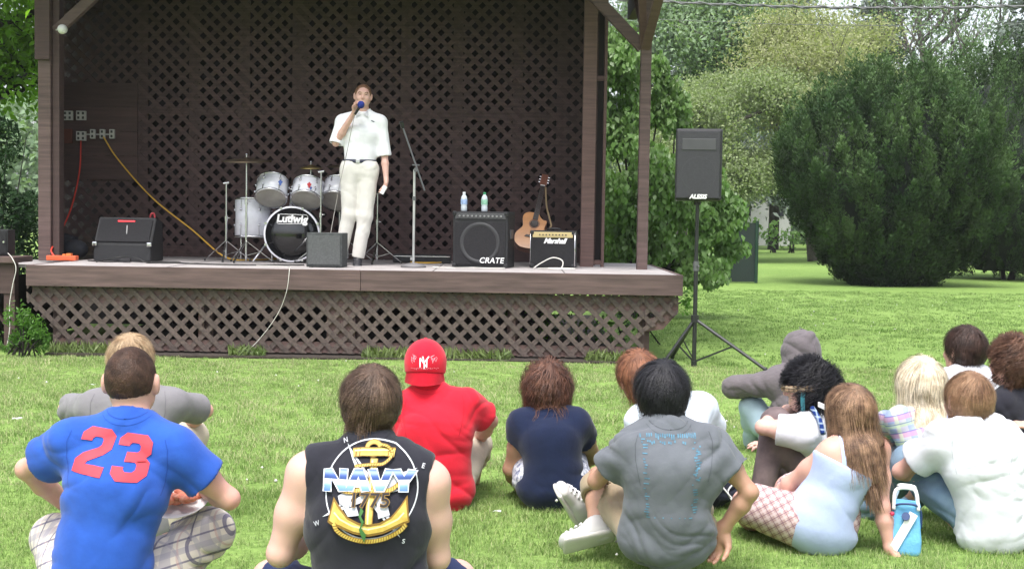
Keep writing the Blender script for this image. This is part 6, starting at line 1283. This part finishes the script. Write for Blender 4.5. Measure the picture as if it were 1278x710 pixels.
# ---- hood up
rr, J, _ = PEOPLE['hood']; hc = J['hc']; lk = unit(Vector((-.5, 1, .05))); rt_ = unit(np.cross(lk, (0, 0, 1))); F = Field(); hv = V3(hc)
F.ell(hv + np.array([0, 0, .012]) - lk * .02, (rt_, lk, (0, 0, 1)), (.100, .128, .130), .03); F.cone(hv - lk * .05 - np.array([0, 0, .02]), hv - lk * .035 - np.array([0, 0, .12]), .085, .105, .04); F.cone(hv + np.array([0, 0, .07]) - lk * .06, hv + np.array([0, 0, .105]) - lk * .09, .05, .02, .04); F.ell(hv + lk * .13 - np.array([0, 0, .01]), (rt_, lk, (0, 0, 1)), (.075, .11, .105), .02, '-'); F.cone(hv - np.array([0, 0, .10]) - lk * .03, hv - np.array([0, 0, .15]) - lk * .02, .11, .125, .05)
sdf_obj('hood', F, .0065, HOODIE, rr, wr=.006, seed=40, freq=10); b = MB(); b.tube(curve_pts([Vector(hv + lk * -.0 + np.array([0, 0, .142])), Vector(hv - lk * .09 + np.array([0, 0, .115])), Vector(hv - lk * .148 + np.array([0, 0, .03])), Vector(hv - lk * .135 - np.array([0, 0, .06]))], 8), .0035, 5).build('seam', HOODIE, rr)
# ---- headband and teal lock
rr, J, _ = PEOPLE['curly']; hc = J['hc']; pts = [hc + Vector((math.cos(a) * .122, math.sin(a) * .108, .012 + .022 * -math.cos(a) * -1 * .6 - .01)) for a in [k * math.pi / 14 for k in range(29)]]; b = MB()
for dz in (0, .012): b.tube([p + Z * dz for p in pts], .010, 6)
b.build('headband', plaid('bandana', (.30, .21, .13), [(0, 60, 0, .4, (.10, .07, .05), .8), (2, 50, .2, .4, (.55, .45, .32), .6)]), rr, smooth=True)
b = MB(); [b.tube(curve_pts([hc + Vector((-.052 + .004 * k, -.095, .01)), hc + Vector((-.06 + .004 * k, -.105, -.04)), hc + Vector((-.055 + .004 * k, -.10, -.095 - .006 * (k % 3)))], 6), .0028, 5, .001) for k in range(5)]; b.build('teal_lock', H_TEAL, rr)
b = MB().tube(curve_pts([J['sl'].lerp(J['nb'], .6) + Vector((0, -.05, .07)), J['sl'].lerp(J['nb'], .5) + Vector((.03, -.10, .03)), J['sl'].lerp(J['nb'], .4) + Vector((.05, -.13, -.02))], 6), .012, 6).build('shoulder_strap', plaid('star_strap', (.01, .03, .14), [(0, 40, 0, .3, (.4, .5, .6), .5), (2, 40, .2, .3, (.4, .5, .6), .5)]), rr)
# ---- tank top straps, glasses
rr, J, _ = PEOPLE['longgirl']; sc_ = (J['sl'] + J['sr']) / 2
bd_ = [c for c in rr.children if c.name.startswith('body')][0].data; W = np.zeros(len(bd_.vertices) * 3, dtype=np.float32); bd_.vertices.foreach_get('co', W); W = W.reshape(-1, 3) + V3(off(rr)); FQ = np.zeros(len(bd_.polygons) * 4, dtype=np.int32); bd_.loops.foreach_get('vertex_index', FQ)
bG = BVHTree.FromPolygons([tuple(v) for v in W], [tuple(q) for q in FQ.reshape(-1, 4)])
for s in (-1, 1): project(poly_bm(stroke([(s * .058, -.17), (s * .062, -.08), (s * .066, .02), (s * .066, .09)], .017), .01), bG, sc_ - Y_ * .1, (1, 0, 0), (0, 0, 1), (0, 1, 0), .004, 'strap', TANKB, rr)
MB().bar(J['hc'] + Vector((-.085, -.02, .0)), J['hc'] + Vector((-.105, .085, .005)), .005, .02).build('sunglasses', WPRT, rr)
# ---- man: collar, placket, belt, microphone, paper
rr, J, (to, W, Fq) = PEOPLE['man']; bM = BVHTree.FromPolygons([tuple(v) for v in W], [tuple(q) for q in Fq]); nb = J['nb']
for s in (-1, 1):
    b = MB(); P_ = [nb + Vector(v) for v in ((s * .012, -.088, -.035), (s * .055, -.055, .012), (s * .075, -.015, .028), (s * .085, -.03, -.008), (s * .062, -.098, -.068))]; vs = [b.bm.verts.new(p) for p in P_]; b.bm.faces.new(vs); bmesh.ops.solidify(b.bm, geom=b.bm.faces[:], thickness=.005); b.build('collar', man_shirt, rr)
o = project(poly_bm([[(-.012, -.02), (.012, -.02), (.012, -.44), (-.012, -.44)]], .02), bM, nb + Vector((.01, -.02, -.03)), (1, 0, 0), (0, 0, 1), (0, 1, 0), .003, 'placket', man_shirt, to)
project(poly_bm([[(0, 0), (.03, -.012), (.035, -.02), (.02, -.018), (.0, -.008)]], .02), bM, at(463, 150, 13.6), (1, 0, 0), (0, 0, 1), (0, 1, 0), .003, 'chest_emblem', mat('emblem_dark', (.05, .06, .12), .7), to)
pc = at(448.5, 202, 13.7); b = MB(); n = 40; ring = []
for i in range(n): a = 2 * math.pi * i / n; ring.append((math.cos(a) * .166, math.sin(a) * .128))
for i in range(n):
    p, q = ring[i], ring[(i + 1) % n]; v = [b.bm.verts.new(pc + Vector((p[0], p[1], -.018))), b.bm.verts.new(pc + Vector((q[0], q[1], -.018))), b.bm.verts.new(pc + Vector((q[0], q[1], .018))), b.bm.verts.new(pc + Vector((p[0], p[1], .018)))]; b.bm.faces.new(v)
bmesh.ops.remove_doubles(b.bm, verts=b.bm.verts, dist=.0005); bmesh.ops.solidify(b.bm, geom=b.bm.faces[:], thickness=-.006); b.build('belt', mat('belt_navy', (.015, .018, .045), .4), rr, smooth=True); MB().box(pc + Vector((0.0, -.134, 0)), (.04, .008, .036), None, .003).build('buckle', CHROME, rr)
hd = J['wl'] + Vector((.02, -.04, .075)); tip = at(450.5, 131, 13.42)
mi = empty('microphone', hd, 'blue foam covered microphone held up by the man on stage', 'microphone'); MB().sph(tip, .036, 20, (1, 1, 1.05)).build('foam_cover', mat('foam_blue', (.015, .03, .22), .95, .2, 40, .6, 150), mi, smooth=True); MB().cyl(tip, at(443, 143, 13.44), .016, .012).build('body', PLAST, mi)
MB().tube(curve_pts([at(443, 143, 13.44), at(439, 160, 13.46), at(433, 190, 13.50), at(425, 225, 13.53), at(418, 262, 13.5), at(411, 300, 13.3), onfloor(405, 13.35) + Z * .01], 8), .0035, 5).build('cable', mat('mic_cable', (.25, .24, .22), .6), mi)
p_ = at(478.5, 237, 13.55); tag(MB().box(p_, (.012, .08, .085), Matrix.Rotation(.5, 3, 'Y') @ Matrix.Rotation(.5, 3, 'Z')).build('folded_paper', WPRT, None), 'small folded white paper in the lowered hand of the man', 'paper')
# ---- plate of food
pp = at(222, 626, 4.56); pt = empty('paper_plate', pp, 'white paper plate with orange food held by the person in the number 23 shirt', 'plate'); MB().lathe(pp, [(0, -.008), (.07, -.008), (.105, .008), (.108, .010), (.104, .006), (.07, -.011), (0, -.011)], 36, (-.05, -.42, 1)).build('rim', WPRT, pt)
b = MB(); [b.sph(pp + Vector((rg.uniform(-.06, .06), rg.uniform(-.05, .05), .008 + rg.random() * .02)), .016 + rg.random() * .012, 8, (1, 1, .6)) for _ in range(22)]; b.build('food', mat('food_orange', (.55, .10, .05), .5, 0, 60, c2=(.75, .35, .22)), pt, smooth=True)
# ---- blue and white lunch cooler
g = gnd(1131, 694); cl = empty('lunch_cooler', g, 'light blue and white soft lunch cooler with white handle on the grass', 'cooler bag'); s_ = g.y / FPX; f = Fr(0, 0); f.o = g.copy(); f.M = Matrix.Rotation(R(-14), 3, 'Z'); CB = mat('cooler_blue', (.14, .42, .68), .7, .08, 12, .3, 80); H_ = 66 * s_; W_ = 37 * s_
f.o.y += .02
b = MB(); F = Field(); F.ecap(f(0, .07, .05), f(.004, .07, H_ - .05), f.d(1, 0, 0), W_ / 2 * 1.12, .06, W_ / 2 * .92, .045, k=.01, n=7); sdf_obj('body', F, .005, CB, cl, wr=.003, seed=50)
for s in (-1, 1): MB().tube(curve_pts([f(-.046, .02 if s < 0 else .12, H_ - .03), f(-.036 + .008 * s, .025 if s < 0 else .115, H_ + .035), f(-.022, .04 if s < 0 else .10, H_ + .052), f(.026, .04 if s < 0 else .10, H_ + .050), f(.040, .025 if s < 0 else .115, H_ + .03), f(.048, .02 if s < 0 else .12, H_ - .03)], 8), .0075, 6).build('handle', WPRT, cl)
MB().bar(f(-.045, .004, .02), f(.03, .010, H_ - .04), .034, .006, f.d(0, -1, 0)).build('white_band', WPRT, cl); MB().tube(curve_pts([f(-.052, .03, H_ - .02), f(-.02, .012, H_ - .006), f(.03, .012, H_ - .006), f(.056, .03, H_ - .03), f(.06, .04, H_ * .5)], 6), .005, 5).build('zip', mat('zip_navy', (.02, .05, .15), .5), cl); MB().sph(f(-.052, .004, H_ - .045), .009, 10).build('zip_pull', mat('pull_red', (.5, .03, .08), .5), cl); MB().cyl(f(0, .0, H_ - .05), f(0, .012, H_ - .055), .016).build('emblem', mat('zip_navy', (.02, .05, .15), .5), cl)
# ---- dark drawstring bag, litter
g = gnd(905, 640); f = Fr(0, 0); f.o = g + Vector((0, .15, 0)); bg_ = empty('drawstring_bag', f.o, 'dark navy drawstring bag with a white cord lying on the grass', 'bag'); F = Field(); F.ecap(f(-.05, 0, .07), f(.07, .05, .08), (0, 1, 0), .09, .085, .07, .06, k=.03); F.cone(f(.0, .05, .12), f(-.03, .04, .16), .05, .02, .04); sdf_obj('body', F, .007, mat('bag_navy', (.010, .013, .028), .85, .3, 12, .4, 60), bg_, wr=.012, seed=51, freq=12)
MB().tube(curve_pts([f(-.04, -.06, .15), f(.0, -.10, .10), f(.05, -.10, .05), f(.10, -.05, .07), f(.06, -.07, .12), f(.02, -.09, .08), f(.06, -.13, .02)], 6), .004, 5).build('cord', WPRT, bg_)
for (px, py, rz, w_, lb) in ((22, 532, .4, .06, 'scrap of white paper litter on the grass at the left edge'), (620, 652, 1.2, .035, 'crumpled bit of white litter on the grass near the red T-shirt'), (115, 488, .2, .05, 'small white wrapper on the grass behind the light grey T-shirt')):
    g = gnd(px, py); b = MB(); m_ = 5; vv = [[b.bm.verts.new(g + Vector(((i - 2) * w_ / 4, (j - 1) * w_ / 4, .045 + rg.random() * .012))) for j in range(3)] for i in range(5)]
    for i in range(4):
        for j in range(2): b.bm.faces.new((vv[i][j], vv[i + 1][j], vv[i + 1][j + 1], vv[i][j + 1]))
    bmesh.ops.solidify(b.bm, geom=b.bm.faces[:], thickness=.001); tag(b.build('paper_litter', WPRT, None), lb, 'litter', 'scraps of litter on the lawn')

rr, J, _ = PEOPLE['man']; lk = unit(Vector((.12, -1, .02))); rt_ = unit(np.cross(lk, (.05, 0, 1))); uu = np.cross(rt_, lk); hv = V3(J['hc'])
for q in (-1, 1):
    e = Vector(hv + rt_ * q * .030 + lk * .0915 + uu * .006); MB().sph(e, .0065, 10, (1.6, .5, .55)).build('eye', mat('eye_dark', (.05, .035, .03), .3), rr, smooth=True)
    MB().tube([Vector(hv + rt_ * q * .018 + lk * .0985 + uu * .024), Vector(hv + rt_ * q * .034 + lk * .096 + uu * .028), Vector(hv + rt_ * q * .048 + lk * .086 + uu * .022)], .0028, 5).build('eyebrow', H_MAN, rr)

# ---- sewn lines: collars and shoulder seams, laid on the shirts
def seam(k, m, w_=.0028, collar=.072, arms=True, drop=.0):
    rr, J, _ = PEOPLE[k]; nb = J['nb']; o = nb - Y_ * .05; P = []
    P += stroke(arc(0, .050, collar + .004, 200, 340, 20, collar * .55), w_ * 1.1) + stroke(arc(0, .050, collar + .018, 205, 335, 20, (collar + .018) * .66), w_ * .6)
    if arms:
        for q, S in ((-1, J['sl']), (1, J['sr'])):
            x = S.x - nb.x; z = S.z - nb.z; P += stroke([(x - q * .022, z + .062), (x - q * .012, z + .03), (x - q * .012, z - .02), (x - q * .022, z - .075), (x - q * .03, z - .11)], w_)
    e = project(poly_bm(P, .012), bvh_of(k), o, (1, 0, 0), (0, 0, 1), (0, 1, 0), .0012, 'seam', m, shirt_of(k)); e['kind'] = 'stuff'
for k, c in (('blue', (.014, .055, .29)), ('red', (.36, .006, .018)), ('grey', (.075, .082, .095)), ('whitetee', (.46, .47, .52)), ('blond', (.13, .125, .135)), ('dark', (.46, .47, .52)), ('navygirl', (.006, .01, .035))): seam(k, cloth('seam_' + k, c), w_=.0024)
seam('navy', cloth('seam_navy', (.012, .012, .018)), arms=False)
# ================================================================ grass blades: one object, its own mesh is the tuft that geometry nodes scatter
def grass_mat():
    m = bpy.data.materials.new('grass_blade'); m.use_nodes = True; N = m.node_tree; L = N.links; b = N.nodes['Principled BSDF']; b.inputs['Roughness'].default_value = .6; b.inputs['Specular IOR Level'].default_value = .25
    a = N.nodes.new('ShaderNodeAttribute'); a.attribute_name = 'rnd'; r = N.nodes.new('ShaderNodeValToRGB'); e = r.color_ramp.elements; e[0].position = 0; e[0].color = (.13, .22, .06, 1); e[1].position = 1; e[1].color = (.50, .48, .28, 1)
    for p, c in ((.3, (.18, .30, .075)), (.75, (.28, .40, .125)), (.9, (.37, .46, .19))): q = e.new(p); q.color = (*c, 1)
    L.new(a.outputs['Fac'], r.inputs[0]); g = N.nodes.new('ShaderNodeAttribute'); g.attribute_type = 'INSTANCER'; g.attribute_name = 'patch'
    r2 = N.nodes.new('ShaderNodeValToRGB'); f = r2.color_ramp.elements; f[0].position = .30; f[0].color = (.74, .82, .66, 1); f[1].position = .72; f[1].color = (1.3, 1.15, 1.4, 1); L.new(g.outputs['Fac'], r2.inputs[0])
    mx = N.nodes.new('ShaderNodeMix'); mx.data_type = 'RGBA'; mx.blend_type = 'MULTIPLY'; mx.inputs[0].default_value = 1; L.new(r.outputs[0], mx.inputs[6]); L.new(r2.outputs[0], mx.inputs[7]); L.new(mx.outputs[2], b.inputs['Base Color'])
    tr = N.nodes.new('ShaderNodeBsdfTranslucent'); L.new(mx.outputs[2], tr.inputs[0]); ms = N.nodes.new('ShaderNodeMixShader'); ms.inputs[0].default_value = .4; L.new(b.outputs[0], ms.inputs[1]); L.new(tr.outputs[0], ms.inputs[2]); L.new(ms.outputs[0], N.nodes['Material Output'].inputs[0])
    return m
GRASS = grass_mat()
def tuft(nb_, rad, hgt, wd, seed):
    rg = np.random.default_rng(seed); V = []; F = []; A = []
    for i in range(nb_):
        a = rg.random() * 6.283; r = rad * math.sqrt(rg.random()); p = np.array([math.cos(a) * r, math.sin(a) * r, -.01]); b = rg.random() * 6.283; d = np.array([math.cos(b), math.sin(b), 0]); s = np.array([-d[1], d[0], 0]) * wd * (.7 + .6 * rg.random()) * .5
        h = hgt * (.45 + .75 * rg.random()); l = h * (.25 + .7 * rg.random()); k = len(V)
        for t in (0, .5, 1): q = p + d * l * t * t + np.array([0, 0, h * (t - .18 * t * t)]); V += [q - s * (1 - t * .85), q + s * (1 - t * .85)]
        F += [[k, k + 1, k + 3, k + 2], [k + 2, k + 3, k + 5, k + 4]]; A += [rg.random()] * 6
    return np.array(V), np.array(F), A
def scatter(name, x0, x1, y0, y1, dens, nb_, rad, hgt, wd, seed, m):
    V, F, A = tuft(nb_, rad, hgt, wd, seed); o = link(name, mesh_np(name, V, F, attr=A), m); tag(o, kind='stuff')
    ng = bpy.data.node_groups.new(name, 'GeometryNodeTree'); ng.interface.new_socket('Geometry', in_out='INPUT', socket_type='NodeSocketGeometry'); ng.interface.new_socket('Geometry', in_out='OUTPUT', socket_type='NodeSocketGeometry')
    N = ng.nodes; L = ng.links; gi = N.new('NodeGroupInput'); go = N.new('NodeGroupOutput'); g = N.new('GeometryNodeMeshGrid'); g.inputs['Size X'].default_value = x1 - x0; g.inputs['Size Y'].default_value = y1 - y0; g.inputs['Vertices X'].default_value = 12; g.inputs['Vertices Y'].default_value = 12
    tr = N.new('GeometryNodeTransform'); tr.inputs['Translation'].default_value = ((x0 + x1) / 2, (y0 + y1) / 2, 0); L.new(g.outputs[0], tr.inputs[0])
    dp = N.new('GeometryNodeDistributePointsOnFaces'); dp.inputs['Density'].default_value = dens; dp.inputs['Seed'].default_value = seed; L.new(tr.outputs[0], dp.inputs[0])
    ip = N.new('GeometryNodeInstanceOnPoints'); L.new(dp.outputs['Points'], ip.inputs['Points']); L.new(gi.outputs[0], ip.inputs['Instance'])
    rr = N.new('FunctionNodeRandomValue'); rr.data_type = 'FLOAT_VECTOR'; rr.inputs[0].default_value = (-.12, -.12, 0); rr.inputs[1].default_value = (.12, .12, 6.283); L.new(rr.outputs[0], ip.inputs['Rotation'])
    no = N.new('ShaderNodeTexNoise'); no.inputs['Scale'].default_value = 1.3; no.inputs['Detail'].default_value = 2; ps = N.new('GeometryNodeInputPosition'); L.new(ps.outputs[0], no.inputs['Vector'])
    mr = N.new('ShaderNodeMapRange'); mr.inputs[1].default_value = .3; mr.inputs[2].default_value = .7; mr.inputs[3].default_value = .6; mr.inputs[4].default_value = 1.25; L.new(no.outputs[0], mr.inputs[0]); L.new(mr.outputs[0], ip.inputs['Scale'])
    sa = N.new('GeometryNodeStoreNamedAttribute'); sa.data_type = 'FLOAT'; sa.domain = 'INSTANCE'; sa.inputs['Name'].default_value = 'patch'; n2 = N.new('ShaderNodeTexNoise'); n2.inputs['Scale'].default_value = 2.1; n2.inputs['Detail'].default_value = 5; p2 = N.new('GeometryNodeInputPosition'); L.new(p2.outputs[0], n2.inputs['Vector']); L.new(n2.outputs[0], [i for i in sa.inputs if i.name == 'Value' and i.enabled][0]); L.new(ip.outputs[0], sa.inputs[0]); L.new(sa.outputs[0], go.inputs[0]); md = o.modifiers.new('scatter', 'NODES'); md.node_group = ng
scatter('near_grass', -2.6, 3.2, 3.0, 6.3, 340, 34, .06, .035, .0032, 1, GRASS)
scatter('middle_grass', -5.2, 5.4, 6.3, 12.2, 170, 34, .08, .031, .0048, 2, GRASS)
scatter('far_grass', 1.5, 14.0, 12.2, 26.0, 40, 30, .13, .030, .010, 3, GRASS)
def clover():
    rg = np.random.default_rng(12); n = 300; y = 5 + 17 * rg.random(n); x = rg.uniform(-.42, .42, n) * y + .3; q = vnoise(np.stack([x, y, x * 0], 1).astype(np.float32), (.5, .5, 1), 3); k = (q > .0) & ~((x < XR + .1) & (y > YF - .2)); x, y = x[k], y[k]; n = len(x); V = []; F = []
    for i in range(n):
        b = len(V); r = .006 + .004 * rg.random(); c = (x[i], y[i], .045 + .02 * rg.random()); V += [(c[0] + r, c[1], c[2]), (c[0], c[1] + r, c[2]), (c[0] - r, c[1], c[2]), (c[0], c[1] - r, c[2]), (c[0], c[1], c[2] + r), (c[0], c[1], c[2] - r)]
        F += [(b, b + 1, b + 4), (b + 1, b + 2, b + 4), (b + 2, b + 3, b + 4), (b + 3, b, b + 4), (b + 1, b, b + 5), (b + 2, b + 1, b + 5), (b + 3, b + 2, b + 5), (b, b + 3, b + 5)]
    tag(link('clover_flowers', mesh_np('clover', np.array(V), np.array(F)), mat('clover_white', (.6, .6, .55), .8)), kind='stuff')
clover()
HAZE = .0006
# ================================================================ thin air haze
hm = bpy.data.materials.new('haze'); hm.use_nodes = True; N = hm.node_tree; N.nodes.clear(); pv = N.nodes.new('ShaderNodeVolumePrincipled'); mo_ = N.nodes.new('ShaderNodeOutputMaterial'); pv.inputs['Color'].default_value = (.93, .95, .97, 1); pv.inputs['Density'].default_value = HAZE; pv.inputs['Anisotropy'].default_value = .3; N.links.new(pv.outputs[0], mo_.inputs['Volume'])
hb_ = MB().box((5, 30, 10), (1450, 1960, 24)).build('haze', hm); tag(hb_, kind='stuff')
